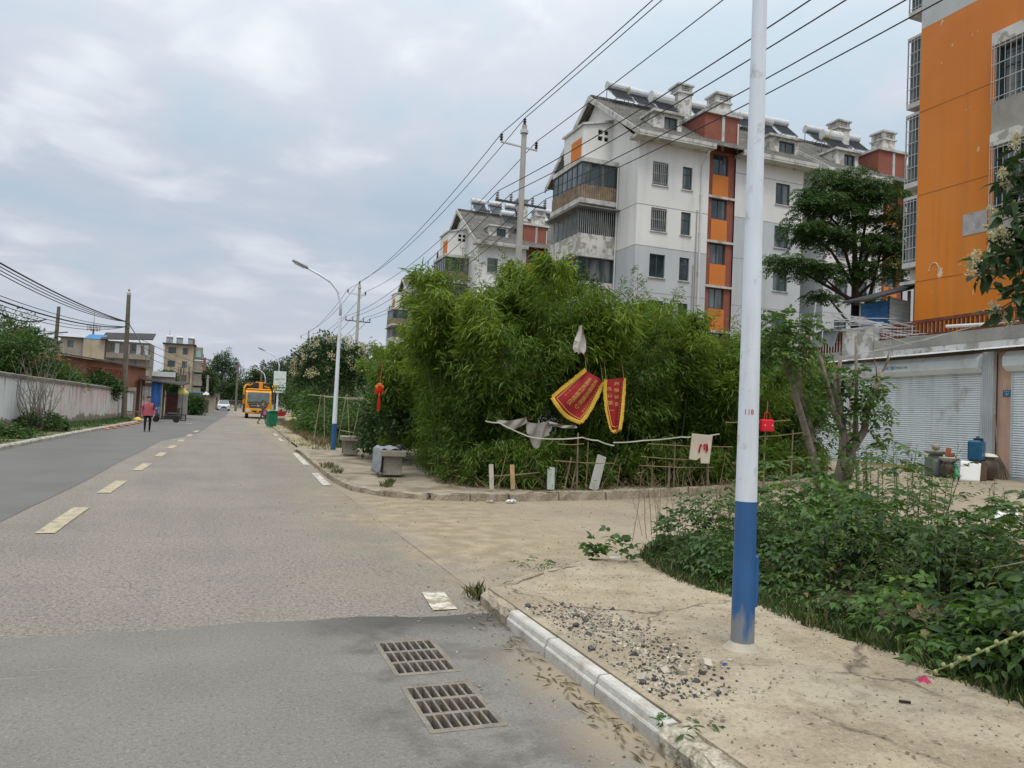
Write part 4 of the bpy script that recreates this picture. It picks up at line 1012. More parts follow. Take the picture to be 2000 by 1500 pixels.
m = MB(); m.add([(SX(ay)+.35, ay, 3.64), (SX(by_)+.35, by_, 3.64), (SX(by_)-1.6, by_, 3.88), (SX(ay)-1.6, ay, 3.88), (SX(ay)+.35, ay, 3.72), (SX(by_)+.35, by_, 3.72), (SX(by_)-1.6, by_, 3.96), (SX(ay)-1.6, ay, 3.96)], [(0, 3, 2, 1), (4, 5, 6, 7), (0, 1, 5, 4), (0, 4, 7, 3), (1, 2, 6, 5), (3, 7, 6, 2)])
m.build('roof', surf('shed_roof', (.12, .11, .10), var=.3, vs_=1), SH_)

# old housing blocks further back
tan_m = surf('tan_render', (.40, .335, .25), rough=.95, var=.16, vs_=.25, blotch=((.27, .23, .18), .5, .68, .35), streak=((.20, .17, .14), .7), sscale=(.8, .8, .1))
mud_m = surf('drab_render', (.28, .25, .215), rough=.95, var=.2, vs_=.3, streak=((.15, .135, .12), .7), sscale=(.8, .8, .1))
dark_roof = surf('dark_roof', (.05, .047, .045), rough=.9, var=.3)
T = thing('old_apartment', 'old tan four storey apartment block with water heaters on its flat roof', 'building', (-10.6, 170, 0))
wins = [(.75, 2.2, 10.55-2.75*k, 11.8-2.75*k) for k in range(4)] + [(3.45, 4.4, 10.45-2.75*k, 11.8-2.75*k) for k in range(4)]
m = MB(); m.openings(0, 5.5, 0, 12.4, wins, .15, lambda u, v, d: (u, d, v)); m.quad((5.5, 0, 0), (5.5, 9, 0), (5.5, 9, 12.4), (5.5, 0, 12.4)); m.quad((0, 0, 0), (0, 9, 0), (0, 9, 12.4), (0, 0, 12.4)); m.build('wall', tan_m, T)
MB().box(-.4, 5.9, -.5, 9, 12.4, 12.6).build('roof', dark_roof, T)
for a, b, c, d in wins: window(T, a, b, c, d, mull=2 if b-a > 1.2 else 1, sill=False)
m = MB()
for k in range(4): m.box(5.501, 7.4, .5, 4, 1.5+2.75*k, 2.6+2.75*k); m.box(5.501, 7.2, .7, 3.8, 2.6+2.75*k, 3.9+2.75*k)
m.build('side_balcony', mud_m, T); MB().box(5.9, 6.9, .4, .6, 10.1, 11.4).build('green_glazing', surf('green_glass', (.30, .45, .42), rough=.2), T); MB().box(7.401, 7.9, .5, 4, 7.4, 10.1).build('brick_closet', brick_red, T)
MB().tube([(.0, -.2, 0), (.0, -.2, 12.2)], .12, 8).build('rain_pipe', pipe_m, T)
for i, (x, lab) in enumerate(((.5, 'left'), (2.4, 'middle'), (4.6, 'right'))):
    c = copy_tree(proto); c.location = (-10.6+x+.3, 171.2, 12.6); c['label'] = lab + ' one of three heaters on the tan apartment roof'; c['group'] = 'heaters on the old tan block'; c.scale = (.85, .85, .95)
MB().box(5.2, 5.6, .6, 1.2, 12.6, 13.6).build('chimney', brick_red, T)
Lb = thing('old_apartment', 'long drab grey brown apartment block with a blue sheet lean-to on its roof', 'building', (-25.6, 150, 0))
wl = [(1.1+3.3*k, 2.0+3.3*k, 9.4, 10.6) for k in range(4)] + [(1.1+3.3*k, 2.0+3.3*k, 6.6, 7.8) for k in range(4)]
m = MB(); m.openings(0, 14.0, 0, 11.0, wl, .15, lambda u, v, d: (u, d, v)); m.quad((14, 0, 0), (14, 9, 0), (14, 9, 11), (14, 0, 11)); m.build('wall', mud_m, Lb)
for a, b, c, d in wl: window(Lb, a, b, c, d, mull=1, sill=False)
m = MB(); m.box(-.3, 7.0, -.4, 9, 11, 11.2); m.add([(6.2, -1.2, 11.0), (14.4, -1.2, 11.5), (14.4, 5, 13.0), (6.2, 5, 12.6), (6.2, -1.2, 11.15), (14.4, -1.2, 11.65), (14.4, 5, 13.15), (6.2, 5, 12.75)], [(0, 3, 2, 1), (4, 5, 6, 7), (0, 1, 5, 4), (0, 4, 7, 3), (1, 2, 6, 5), (3, 7, 6, 2)]); m.build('roof', dark_roof, Lb)
m = MB(); m.add([(3.6, -.9, 11.05), (6.9, -.9, 11.05), (6.9, 1.5, 12.0), (4.2, 1.5, 12.0)], [(0, 1, 2, 3)]); m.build('blue_lean_to', surf('blue_sheet_far', (.05, .19, .40), rough=.6), Lb)
MB().box(3.6, 6.9, -.85, -.7, 7.5, 11.0).build('annex_wall', tan_m, Lb)
for i, x in enumerate((8.4, 10.0, 11.8, 13.0)): MB().box(x, x+.7, -.3, -.2, 8.9, 10.6).build('hung_panel', surf('pale_panel', (.55, .56, .56), var=.1), Lb)
for z in (8.0, 5.2): MB().box(7.2, 14.1, -1.0, -.001, z, z+.9).build('balcony', mud_m, Lb)
Lc = thing('old_apartment', 'dark flat roofed block at the left edge with a rooftop tank', 'building', (-36, 120, 0))
m = MB(); wl2 = [(1+2.6*k, 2.2+2.6*k, 5.6, 7.0) for k in range(5)]
m.openings(0, 14.0, 0, 8.8, wl2, .15, lambda u, v, d: (u, d, v)); m.quad((14, 0, 0), (14, 9, 0), (14, 9, 8.8), (14, 0, 8.8)); m.build('wall', mud_m, Lc)
for a, b, c, d in wl2: window(Lc, a, b, c, d, mull=1, sill=False)
MB().box(-.3, 14.3, -.4, 9, 8.8, 9.0).build('roof', dark_roof, Lc); MB().box(9.2, 11.2, 1, 3, 9.0, 10.0).build('roof_tank', brick_red, Lc)
for i, x in enumerate((3.0, 5.5, 12.0)): 
    c = copy_tree(proto); c.location = (-36+x, 121, 9.0); c['label'] = ('first', 'second', 'third')[i] + ' heater from the left on the dark block at the left edge'; c['group'] = 'heaters on the dark left block'
# mobile masts
for (x, y, h, lab) in ((-29.0, 210, 19.5, 'thin grey phone mast rising behind the leaning pole'), (-13.2, 230, 17.5, 'thin grey phone mast above the tan apartment block')):
    mm = thing('phone_mast', lab, 'mast', (x, y, 0), 0, 'phone masts on the skyline')
    MB().tube([(0, 0, 0), (0, 0, h-3), (0, 0, h)], [.35, .22, .05], 8).build('pole', steel_m, mm)
    MB().tube([(0, 0, h), (0, 0, h+2.5)], .05, 6).build('lightning_rod', steel_m, mm)
    MB().lathe([(.9, 0), (1.1, .15), (.9, .2)], (0, 0, h-2.5), 10).build('platform', steel_m, mm)
    for k in range(6):
        a = k*math.pi/3; MB().cbox((1.3*math.cos(a), 1.3*math.sin(a), h-1.9), (.3, .3, 1.5)).build('antenna', frame_w, mm)

# utility poles on the left
polec = surf('pole_concrete', (.30, .28, .245), rough=.9, var=.15, vs_=1.5, streak=((.18, .165, .145), .5), sscale=(4, 4, .4))
wood_p = surf('dark_pole', (.15, .125, .10), rough=.9, var=.25, vs_=2, streak=((.3, .27, .23), .5), sscale=(5, 5, .4))
PL = thing('utility_pole', 'dark utility pole with a metal cap rising behind the painted wall', 'pole', (-5.35, 52, 0))
MB().tube([(.12, 0, 0), (0, 0, 4), (-.05, 0, 7.7)], [.16, .145, .11], 12).build('shaft', wood_p, PL)
m = MB(); m.lathe([(.12, 7.7), (.12, 7.85), (.05, 7.9), (.05, 8.0), (.08, 8.05), (.02, 8.15)], (-.05, 0, 0), 10); m.build('cap', bars_m, PL)
m = MB()
for z in (5.7, 6.0): m.lathe([(.15, z), (.15, z+.05)], (-.02, 0, 0), 10)
m.build('clamp_band', steel_m, PL)
MB().tube([(-.02, 0, 6.1), (.9, .3, 4.6), (1.2, .4, 3.5)], .03, 6).build('stay_wire', steel_m, PL)
PL2 = thing('utility_pole', 'short stump topped pole among the trees at the left', 'pole', (-10.2, 58, 0))
MB().tube([(0, 0, 0), (.05, 0, 5.2), (.08, 0, 7.25)], [.13, .12, .10], 10).build('shaft', wood_p, PL2)
MB().bar((-.6, 0, 5.4), (.7, 0, 5.6), .08).build('cross_arm', wood_p, PL2)
for (x, y, h, lab) in ((-1.35, 110, 4.8, 'grey pole beside the far tree on the left of the road'), (2.55, 120, 7.0, 'dark pole standing left of the yellow truck far down the road'), (6.4, 130, 7.4, 'pole top showing above the trees right of the far dark pole')):
    pp = thing('utility_pole', lab, 'pole', (x, y, 0), 0, 'small poles far down the road'); MB().tube([(0, 0, 0), (0, 0, h)], [.19, .13], 10).build('shaft', wood_p if h > 5 else polec, pp)
    MB().bar((-.35, 0, h-.3), (.35, 0, h-.3), .07).build('cross_arm', steel_m, pp)
# cable bundles on the left
cab = surf('black_cable', (.02, .02, .022), rough=.6)
def cable(label, pts, r=.012, group=None):
    return tag(MB().tube(pts, r, 5).build('cable', cab), label, 'cable', group)
for i in range(4):
    a = (-7.3-.06*i, 22+.3*i, 5.9-.05*i); b = (-5.4, 52, 6.08)
    cable(['upper sagging black cable to the left pole, top strand', 'upper sagging black cable to the left pole, second strand', 'upper sagging black cable to the left pole, third strand', 'upper sagging black cable to the left pole, lowest strand'][i], sag(a, b, 22, .32+.07*i), .018 if i else .03, 'upper cables to the left pole')
for i in range(4):
    a = (-7.4-.05*i, 22+.4*i, 4.75-.07*i); b = (-5.4, 52, 5.78)
    cable(['lower black cable bundle to the left pole, top strand', 'lower black cable bundle to the left pole, thick strand', 'lower black cable bundle to the left pole, third strand', 'lower black cable bundle to the left pole, lowest strand'][i], sag(a, b, 26, .42+.1*i + .0), .03 if i == 1 else .014, 'lower cables to the left pole')
cable('looping slack black cable hanging below the lower bundle at left', sag((-7.3, 27, 4.75), (-6.7, 36, 4.55), 14, .5), .028)
for i in range(3):
    cable(['faint wire to the stump pole, highest', 'faint wire to the stump pole, middle', 'faint wire to the stump pole, lowest'][i], sag((-12, 30, 4.3-.25*i), (-10.15, 58, 5.6-.1*i), 14, .3), .012, 'wires to the stump pole')
for i in range(3):
    cable(['wire crossing the far road, top', 'wire crossing the far road, middle', 'wire crossing the far road, lower'][i], sag((-5.3, 60, 5.6-.5*i), (2.5, 120, 6.6-.9*i), 14, .8), .018, 'wires down the far road')

# stall with the blue tarpaulin
ST = thing('street_stall', 'roadside stall with a hanging blue tarpaulin and sagging dark roof', 'stall', (0, 0, 0))
tarp_b = surf('blue_tarp', (.035, .12, .36), rough=.6, var=.2, vs_=1.5)
tarp_w = surf('torn_white_tarp', (.48, .47, .45), rough=.8, var=.15, vs_=2, blotch=((.22, .2, .18), .5, .65, 2))
def hung(x0, x1, y, z0, z1, mat, nm, par, amp=.04):
    m = MB(); m.grid(lambda u, v: (x0+(x1-x0)*u, y+amp*math.sin(u*11+v), z0+(z1-z0)*v), 14, 6); o = m.build(nm, mat, par, smooth=True); return o
hung(-4.42, -3.78, 60, .35, 2.62, tarp_b, 'blue_tarp', ST); hung(-4.98, -4.42, 60.02, .9, 2.3, tarp_w, 'white_tarp', ST); hung(-4.98, -4.42, 60.03, .2, .9, tarp_b, 'blue_tarp', ST)
MB().box(-5.1, -3.7, 63, 63.1, 0, 2.6).build('back_wall', mud_m, ST)
for x, y in ((-3.72, 60), (-5.1, 60), (-2.55, 65.5)): MB().tube([(x, y, 0), (x, y, 2.75)], .05, 8).build('post', polec, ST)
m = MB(); m.add([(-5.2, 59.6, 2.75), (-2.4, 59.9, 2.45), (-2.2, 66.5, 2.75), (-5.2, 66.5, 3.0), (-5.2, 59.6, 2.83), (-2.4, 59.9, 2.52), (-2.2, 66.5, 2.83), (-5.2, 66.5, 3.08)], [(0, 3, 2, 1), (4, 5, 6, 7), (0, 1, 5, 4), (0, 4, 7, 3), (1, 2, 6, 5), (3, 7, 6, 2)]); m.build('roof', dark_roof, ST)
bw = thing('roof_parapet', 'white tiled parapet strip above the stall roof', 'parapet', (-4.6, 62, 3.1)); 
for k in range(4):
    for j in range(8): MB().box(.2*j+.003, .2*j+.197, 0, .1, .09*k+.003, .09*k+.087).build('tile', surf('white_tile', (.62, .63, .63), rough=.4, var=.1, island=.1), bw)
MB().box(0, 1.6, .1, .18, -.4, .36).build('backing', mud_m, bw)
MB().box(-3.75, -2.9, 66, 66.08, 0, 2.0).build('door', surf('brown_red_door', (.12, .05, .04), rough=.7, var=.25, vs_=3), ST)
MB().box(-2.89, -2.2, 66, 66.2, 0, 2.3).build('side_wall', surf('dirty_white_wall', (.50, .49, .47), var=.15, vs_=1.5, streak=((.25, .23, .2), .6)), ST)
m = MB(); random.seed(11); 
pkn = thing('stick_fence', 'upright row of dark sticks above the stall', 'fence', (-2.8, 68, 0))
for i in range(11): MB().tube([(.09*i-.3, 0, 2.7), (.09*i-.3+random.uniform(-.06, .06), 0, 4.1+random.uniform(-.35, .3))], .03, 5).build('stick', wood_p, pkn)
# umbrella
U = thing('parasol', 'faded green and yellow parasol beside the blue tarpaulin', 'parasol', (-2.75, 62.5, 0))
for k in range(8):
    a0, a1 = k*math.pi/4, (k+1)*math.pi/4
    q = MB(); q.add([(0, 0, 2.45), (.42*math.cos(a0), .42*math.sin(a0), 2.33), (.72*math.cos(a0), .72*math.sin(a0), 2.0), (.72*math.cos(a0), .72*math.sin(a0), 1.86), (.42*math.cos(a1), .42*math.sin(a1), 2.33), (.72*math.cos(a1), .72*math.sin(a1), 2.0), (.72*math.cos(a1), .72*math.sin(a1), 1.86)], [(0, 1, 4), (1, 2, 5, 4), (2, 3, 6, 5)])
    am = (a0+a1)/2
    q.build('canopy_panel', surf('parasol_green', (.045, .17, .12), rough=.8, var=.15) if math.cos(am) < .1 or k == 3 else surf('parasol_yellow', (.58, .50, .16), rough=.8, var=.1), U)
MB().tube([(0, 0, 0), (0, 0, 2.5)], .025, 8).build('pole', steel_m, U)
# low table and yellow bag behind the woman
tb = thing('table', 'low dark wooden table at the end of the painted wall', 'table', (-5.0, 54.5, .05)); MB().box(-.5, .5, -.3, .3, .5, .56).build('table_top', wood_p, tb)
for x in (-.45, .45):
    for y in (-.25, .25): MB().box(x-.03, x+.03, y-.03, y+.03, 0, .5).build('leg', wood_p, tb)
m = MB(); m.lathe([(.22, 0), (.27, .08), (.15, .2), (.03, .24)], n=10); o = m.build('bag', surf('yellow_bag', (.62, .48, .10), rough=.6, var=.2, vs_=6)); o.location = (-4.4, 51, .1); tag(o, 'crumpled yellow plastic bag on the left kerb', 'bag')
# orange tape lying along the kerb
m = MB(); ptsr = [(LEFT(y)+.12+.12*math.sin(y*3.1)+.05*math.sin(y*9), y, .02+.015*abs(math.sin(y*7))) for y in np.linspace(39, 51, 60)]
for a, b in zip(ptsr, ptsr[1:]): m.quad((a[0]-.07, a[1], a[2]), (a[0]+.07, a[1], a[2]+.02), (b[0]+.07, b[1], b[2]+.02), (b[0]-.07, b[1], b[2]))
tag(m.build('warning_tape', surf('orange_tape', (.70, .16, .06), rough=.5, var=.2, vs_=4)), 'orange tape lying crumpled along the left kerb', 'tape')

# electric tricycle
TR = thing('electric_tricycle', 'black electric cargo tricycle parked beside the blue tarpaulin', 'tricycle', (-2.95, 53.6, 0), RAD(4))
tyre = surf('tyre_rubber', (.02, .02, .02), rough=.85, var=.2); blk = surf('black_paint', (.025, .027, .028), rough=.4, var=.2); 
def wheel(par, c, r, w, nm='wheel', axis='y'):
    prof = [(r*.62, -w/2), (r*.93, -w/2), (r, -w/4), (r, w/4), (r*.93, w/2), (r*.62, w/2)]
    M_ = Matrix.Translation(c) @ (Matrix.Rotation(math.pi/2, 4, 'X') if axis == 'y' else Matrix.Rotation(math.pi/2, 4, 'Y'))
    q = MB(); q.lathe(prof, (0, 0, 0), 18, M_); o = q.build(nm, tyre, par, smooth=False)
    q = MB(); q.lathe([(r*.1, -w*.45), (r*.62, -w*.3), (r*.62, w*.3), (r*.1, w*.45)], (0, 0, 0), 14, M_); q.build('rim', surf('wheel_rim', (.42, .42, .42), rough=.4, metal=.5), o)
    return o
wheel(TR, (-.62, 0, .2), .2, .08); wheel(TR, (.55, -.3, .2), .2, .09); wheel(TR, (.55, .3, .2), .2, .09)
MB().box(-.15, .75, -.34, .34, .22, .48).build('cargo_box', blk, TR, bevel=.02); MB().box(.0, .75, -.33, .33, .52, .62).build('seat', surf('seat_vinyl', (.035, .04, .038), rough=.5), TR, bevel=.03)
MB().box(.58, .72, -.3, .3, .62, .95).build('backrest', MATS['seat_vinyl'], TR, bevel=.03)
MB().tube([(-.62, 0, .2), (-.52, 0, .7), (-.45, 0, 1.0)], .03, 8).build('fork', blk, TR); MB().tube([(-.38, -.3, 1.02), (-.46, 0, 1.0), (-.38, .3, 1.02)], .018, 8).build('handlebar', steel_m, TR)
MB().box(-.55, -.42, -.16, .16, .5, .95).build('front_shield', surf('grey_plastic', (.2, .2, .2), rough=.5), TR, bevel=.03); MB().box(-.45, -.1, -.2, .2, .2, .25).build('footboard', blk, TR)
MB().lathe([(.05, 0), (.06, .05), (.02, .08)], (-.62, 0, .82), 10).build('headlight', bars_m, TR)
for y in (-.28, .28): MB().tube([(-.4, y, 1.02), (-.42, y*1.2, 1.18)], .008, 5).build('mirror_stem', blk, TR)
m = MB()
for x in (.82, 1.1): 
    for y in (-.3, .3): m.box(x-.02, x+.02, y-.02, y+.02, .12, .55)
for z in (.15, .5): m.box(.8, 1.12, -.32, -.28, z-.02, z+.02); m.box(.8, 1.12, .28, .32, z-.02, z+.02)
m.box(.72, .86, -.02, .02, .9, .94); m.box(.84, .88, -.3, .3, .5, .95); m.build('rear_rack', surf('rack_brown', (.06, .035, .03)), TR)

# ------------------------------------------------------------------ people
def person(name, label, loc, rz, J, E, mats, hair, h_c, h_s, look=0.0):
    me = bpy.data.meshes.new(name); keys = list(J); idx = {k: i for i, k in enumerate(keys)}
    me.from_pydata([J[k][:3] for k in keys], [(idx[a], idx[b]) for a, b, _ in E], [])
    o = bpy.data.objects.new(name, me); COL.objects.link(o)
    sk = o.modifiers.new('skin', 'SKIN'); ss = o.modifiers.new('sub', 'SUBSURF'); ss.levels = 1; ss.render_levels = 1
    for k, v in zip(keys, me.skin_vertices[0].data): 
        r = J[k][3]; v.radius = r if isinstance(r, tuple) else (r, r); v.use_root = (k == 'pelvis')
    bpy.context.view_layer.update()
    nm = bpy.data.meshes.new_from_object(o.evaluated_get(bpy.context.evaluated_depsgraph_get()))
    bpy.data.objects.remove(o)
    segs = [(Vector(J[a][:3]), Vector(J[b][:3]), k) for a, b, k in E]
    nm.materials.clear()
    for q in mats: nm.materials.append(q)
    for f in nm.polygons:
        c = f.center; best = 9
        for a, b, k in segs:
            d = b-a; t = max(0, min(1, (c-a).dot(d)/max(d.length_squared, 1e-9))); q = (c-(a+d*t)).length
            if q < best: best = q; mi = k
        f.material_index = mi; f.use_smooth = True
    o = bpy.data.objects.new(name, nm); COL.objects.link(o); o.location = loc; o.rotation_euler = (0, 0, rz); tag(o, label, 'person')
    # hair and face on the head; the head looks along -y turned by `look`
    ML = Matrix.Translation(h_c) @ Matrix.Rotation(look, 4, 'Z')
    m = MB(); n, k = 12, 7
    for j in range(k+1):
        ph = math.pi*.62*j/k
        for i in range(n):
            a = 2*math.pi*i/n; front = max(0, -math.sin(a))
            p2 = ph*(1-.42*front)
            m.v.append(tuple(ML @ Vector((h_s*1.06*math.sin(p2)*math.cos(a), h_s*1.18*math.sin(p2)*math.sin(a)+.012, .01+h_s*1.25*math.cos(p2)))))
    for j in range(k):
        for i in range(n): m.f.append((j*n+i, j*n+(i+1) % n, (j+1)*n+(i+1) % n, (j+1)*n+i))
    m.build('hair', hair, o, smooth=True)
    for s_ in (-1, 1):
        m = MB(); m.lathe([(.003, -.006), (.011, 0), (.003, .006)], (0, 0, 0), 8, ML @ Matrix.Translation((s_*.033, -h_s*1.0, .0)) @ Matrix.Rotation(math.pi/2, 4, 'X')); m.build('eye', dark_in, o)
        m = MB(); m.lathe([(.004, -.03), (.016, -.01), (.018, .015), (.006, .03)], (0, 0, 0), 8, ML @ Matrix.Translation((s_*h_s*1.0, .01, -.005))); m.build('ear', mats[0], o)
    MB().add([tuple(ML @ Vector(v)) for v in ((-.013, -h_s*.98, -.035), (.013, -h_s*.98, -.035), (0, -h_s*1.25, -.032), (0, -h_s*1.0, .01))], [(0, 1, 2), (0, 2, 3), (1, 3, 2)]).build('nose', mats[0], o)
    MB().cbox((0, 0, 0), (.045, .012, .01), ML @ Matrix.Translation((0, -h_s*.93, -.058))).build('mouth', surf('lips', (.32, .12, .10)), o)
    return o
skin_m = surf('skin', (.48, .29, .21), rough=.6, var=.05)
def hand(J, E, pre, wrist, d, k=0):
    w = Vector(wrist); d = Vector(d).normalized(); s_ = Vector((0, 1, 0)) if abs(d.y) < .8 else Vector((1, 0, 0)); s_ = (s_ - d*s_.dot(d)).normalized()
    J[pre+'palm'] = (*(w+d*.07), .028); E.append((pre+'wrist', pre+'palm', k))
    for i in range(4):
        b = w + d*.09 + s_*(.026*(i-1.5)); L = (.055, .068, .072, .06)[i]; f = d.cross(s_)*.02
        J[pre+'f%da' % i] = (*b, .010); J[pre+'f%db' % i] = (*(b+d*L*.55), .009); J[pre+'f%dc' % i] = (*(b+d*L+f), .007)
        E += [(pre+'palm', pre+'f%da' % i, k), (pre+'f%da' % i, pre+'f%db' % i, k), (pre+'f%db' % i, pre+'f%dc' % i, k)]
    t = w + d*.04 + s_*-.035; J[pre+'ta'] = (*t, .011); J[pre+'tb'] = (*(t+d*.035-s_*.015), .009); E += [(pre+'palm', pre+'ta', k), (pre+'ta', pre+'tb', k)]
def walker(hip=.82, stride=.18, arms=None, torso=None, H=1.58):
    J = dict(pelvis=(0, 0, hip, (.15, .10)), waist=(0, 0, hip+.14, (.14, .10)), chest=(0, -.01, hip+.36, (.165, .105)), neck0=(0, 0, hip+.50, (.06, .06)), neck=(0, -.01, hip+.56, .048),
             head0=(0, -.02, hip+.62, .075), head=(0, -.02, hip+.70, .088), crown=(0, -.015, hip+.76, .06))
    E = [('pelvis', 'waist', 1), ('waist', 'chest', 1), ('chest', 'neck0', 1), ('neck0', 'neck', 0), ('neck', 'head0', 0), ('head0', 'head', 0), ('head', 'crown', 0)]
    for s_, ph in ((-1, 1), (1, -1)):
        p = 'l' if s_ < 0 else 'r'
        J[p+'hip'] = (s_*.09, 0, hip-.06, .092); J[p+'knee'] = (s_*.10, -stride*.45*ph-.03, .46, .062); J[p+'ankle'] = (s_*.10, -stride*ph*.9+.03, .09, .042); J[p+'heel'] = (s_*.10, -stride*ph*.9+.03, .045, .04); J[p+'toe'] = (s_*.11, -stride*ph*.9-.13, .032, .032)
        E += [('pelvis', p+'hip', 2), (p+'hip', p+'knee', 2), (p+'knee', p+'ankle', 2), (p+'ankle', p+'heel', 3), (p+'heel', p+'toe', 3)]
        a = arms[p]
        J[p+'sh'] = (s_*.185, 0, hip+.44, .058); J[p+'elbow'] = (*a[0], .046); J[p+'wrist'] = (*a[1], .034)
        E += [('chest', p+'sh', 1), (p+'sh', p+'elbow', 1), (p+'elbow', p+'wrist', 1)]
        hand(J, E, p, a[1], Vector(a[1])-Vector(a[0]))
    return J, E
hair_b = surf('black_hair', (.015, .013, .012), rough=.6)
def check_fn(t, p, c):
    return t.mix(t.mr(t.noise(p, 45.0, 2.0), .45, .6, 0, .4), c, (.42, .20, .22))
J, E = walker(.80, .07, dict(l=((-.27, .05, .98), (-.25, -.04, .74)), r=((.27, .06, .98), (.24, -.10, .76))))
J['pelvis'] = (0, 0, .80, (.17, .12)); J['waist'] = (0, 0, .96, (.175, .125)); J['chest'] = (0, 0, 1.16, (.185, .12))
W_ = person('person', 'person in a red checked jacket and black trousers walking on the left lane', (-2.9, 38.4, .005), RAD(8), J, E,
       [skin_m, surf('red_jacket', (.36, .07, .095), rough=.85, var=.12, vs_=8, fn=check_fn), surf('black_trousers', (.015, .015, .018), rough=.8), surf('black_shoes', (.03, .03, .03), rough=.5)], hair_b, (0, -.02, 1.50), .088, look=.45)
# jacket hem over the trousers
m = MB(); n = 16
for j, (z, rx, ry) in enumerate(((1.0, .205, .15), (.86, .215, .16), (.72, .225, .165))):
    for i in range(n): a = 2*math.pi*i/n; m.v.append((rx*math.cos(a), ry*math.sin(a), z+.01*math.sin(3*a)))
for j in range(2):
    for i in range(n): m.f.append((j*n+i, j*n+(i+1) % n, (j+1)*n+(i+1) % n, (j+1)*n+i))
m.build('jacket_hem', MATS['red_jacket'], W_, smooth=True)
J, E = walker(.88, .30, dict(l=((-.22, -.06, 1.06), (-.20, -.30, .98)), r=((.22, -.05, 1.06), (.20, -.30, .97))))
MN = person('person', 'person in dark grey clothes striding past the truck with a pink box', (3.05, 57.6, .005), RAD(90), J, E,
       [skin_m, surf('grey_shirt', (.11, .115, .10), rough=.85, var=.1), surf('grey_trousers', (.085, .08, .075), rough=.85), MATS['black_shoes']], hair_b, (0, -.02, 1.58), .088)
o = MB().cbox((0, 0, 0), (.44, .36, .30)).build('box', surf('pink_box', (.85, .10, .38), rough=.5), None, bevel=.015); o.location = (3.42, 57.55, .62); tag(o, 'bright pink box carried low by the person near the bin', 'box')
o.location = (3.32, 57.6, .82); o.scale = (1, 1, 1)

# ================================================================== RIGHT SIDE OF THE ROAD
yel = surf('truck_yellow', (.66, .28, .012), rough=.35, var=.06, vs_=2, coat=.3); dgrey = surf('truck_grille', (.06, .065, .07), rough=.4, var=.1)
glass_t = surf('windscreen', (.09, .11, .11), rough=.05, spec=.8, var=.3)
TK = thing('truck', 'yellow crane truck parked facing the camera on the right of the road', 'truck', (3.5, 74, 0), RAD(-2))
m = MB(); sec = [(0, .72), (0, 1.45), (.22, 2.45), (.4, 2.62), (1.75, 2.66), (1.75, .72)]
m.prism([(a, b) for a, b in sec], -1.13, 1.13, lambda p, d: (d, p[0], p[1])); cabn = m.build('cab', yel, TK, bevel=.05)
m = MB(); m.box(-1.08, 1.08, .35, 1.6, 2.62, 2.76); m.build('roof_cap', yel, cabn, bevel=.06)
def sl(z): return np.interp(z, [1.45, 2.45], [0, .22])-.012
m = MB(); m.add([(-.98, sl(1.52), 1.52), (.98, sl(1.52), 1.52), (.93, sl(2.42), 2.42), (-.93, sl(2.42), 2.42)], [(0, 1, 2, 3)]); m.build('windscreen', glass_t, TK)
m = MB(); m.box(-.95, .95, -.03, .02, 1.44, 1.53); m.bar((-.6, -.04, 1.5), (-.05, -.02, 1.62), .025); m.bar((.1, -.04, 1.5), (.7, -.02, 1.64), .025); m.build('wiper', dgrey, TK)
m = MB(); m.add([(-.88, -.03, 1.38), (.88, -.03, 1.38), (.7, -.03, .98), (-.7, -.03, .98), (-.88, .02, 1.38), (.88, .02, 1.38), (.7, .02, .98), (-.7, .02, .98)], [(0, 3, 2, 1), (0, 1, 5, 4), (1, 2, 6, 5), (2, 3, 7, 6), (3, 0, 4, 7)]); g = m.build('grille', dgrey, TK)
MB().box(-.65, -.16, -.045, -.031, 1.17, 1.21).build('chrome_strip', bars_m, g); MB().box(.16, .65, -.045, -.031, 1.17, 1.21).build('chrome_strip', bars_m, g)
MB().lathe([(.10, 0), (.115, .012), (.08, .02)], (0, 0, 0), 16, Matrix.Translation((0, -.03, 1.19)) @ Matrix.Rotation(math.pi/2, 4, 'X')).build('badge', bars_m, g)
m = MB(); m.box(-1.13, 1.13, -.08, .25, .45, .93); bp = m.build('bumper', yel, TK, bevel=.04)
for x in (-.85, .85):
    MB().box(x-.2, x+.2, -.095, -.06, .62, .84).build('headlight', surf('lamp_glass', (.55, .55, .52), rough=.15, spec=.8), bp, bevel=.01)
m = MB(); m.box(-.5, -.12, -.09, -.075, .62, .74); m.box(.12, .5, -.09, -.075, .62, .74); m.box(-.3, .3, -.09, -.075, .5, .57); m.build('bumper_vent', dark_in, bp)
MB().box(-.22, .22, -.1, -.082, .76, .88).build('number_plate', surf('plate_yellow', (.55, .42, .08)), bp)
for s_ in (-1, 1):
    MB().tube([(s_*1.1, .25, 2.35), (s_*1.3, .1, 2.3), (s_*1.3, .1, 1.7)], .02, 6).build('mirror_arm', dgrey, TK); MB().box(s_*1.3-.1, s_*1.3+.1, .05, .13, 1.75, 2.2).build('mirror', dgrey, TK, bevel=.03)
    MB().add([(s_*1.142, .3, 1.5), (s_*1.142, 1.25, 1.5), (s_*1.142, 1.25, 2.3), (s_*1.142, .5, 2.3)], [(0, 1, 2, 3)]).build('side_window', glass_t, TK)
    for y in (.95, 5.6, 7.0): wheel(TK, (s_*.95, y, .48), .48, .3, axis='x')
    MB().box(s_*.8 if s_ > 0 else -1.15, 1.15 if s_ > 0 else -.8, 2.3, 4.6, .55, 1.05).build('side_tank', dgrey, TK)
m = MB(); m.box(-.45, .45, 1.0, 8.6, .55, .8); m.build('chassis', dgrey, TK)
MB().box(-1.15, 1.15, 3.0, 8.6, .85, 1.25).build('bed', surf('bed_steel', (.12, .11, .1), var=.2), TK)
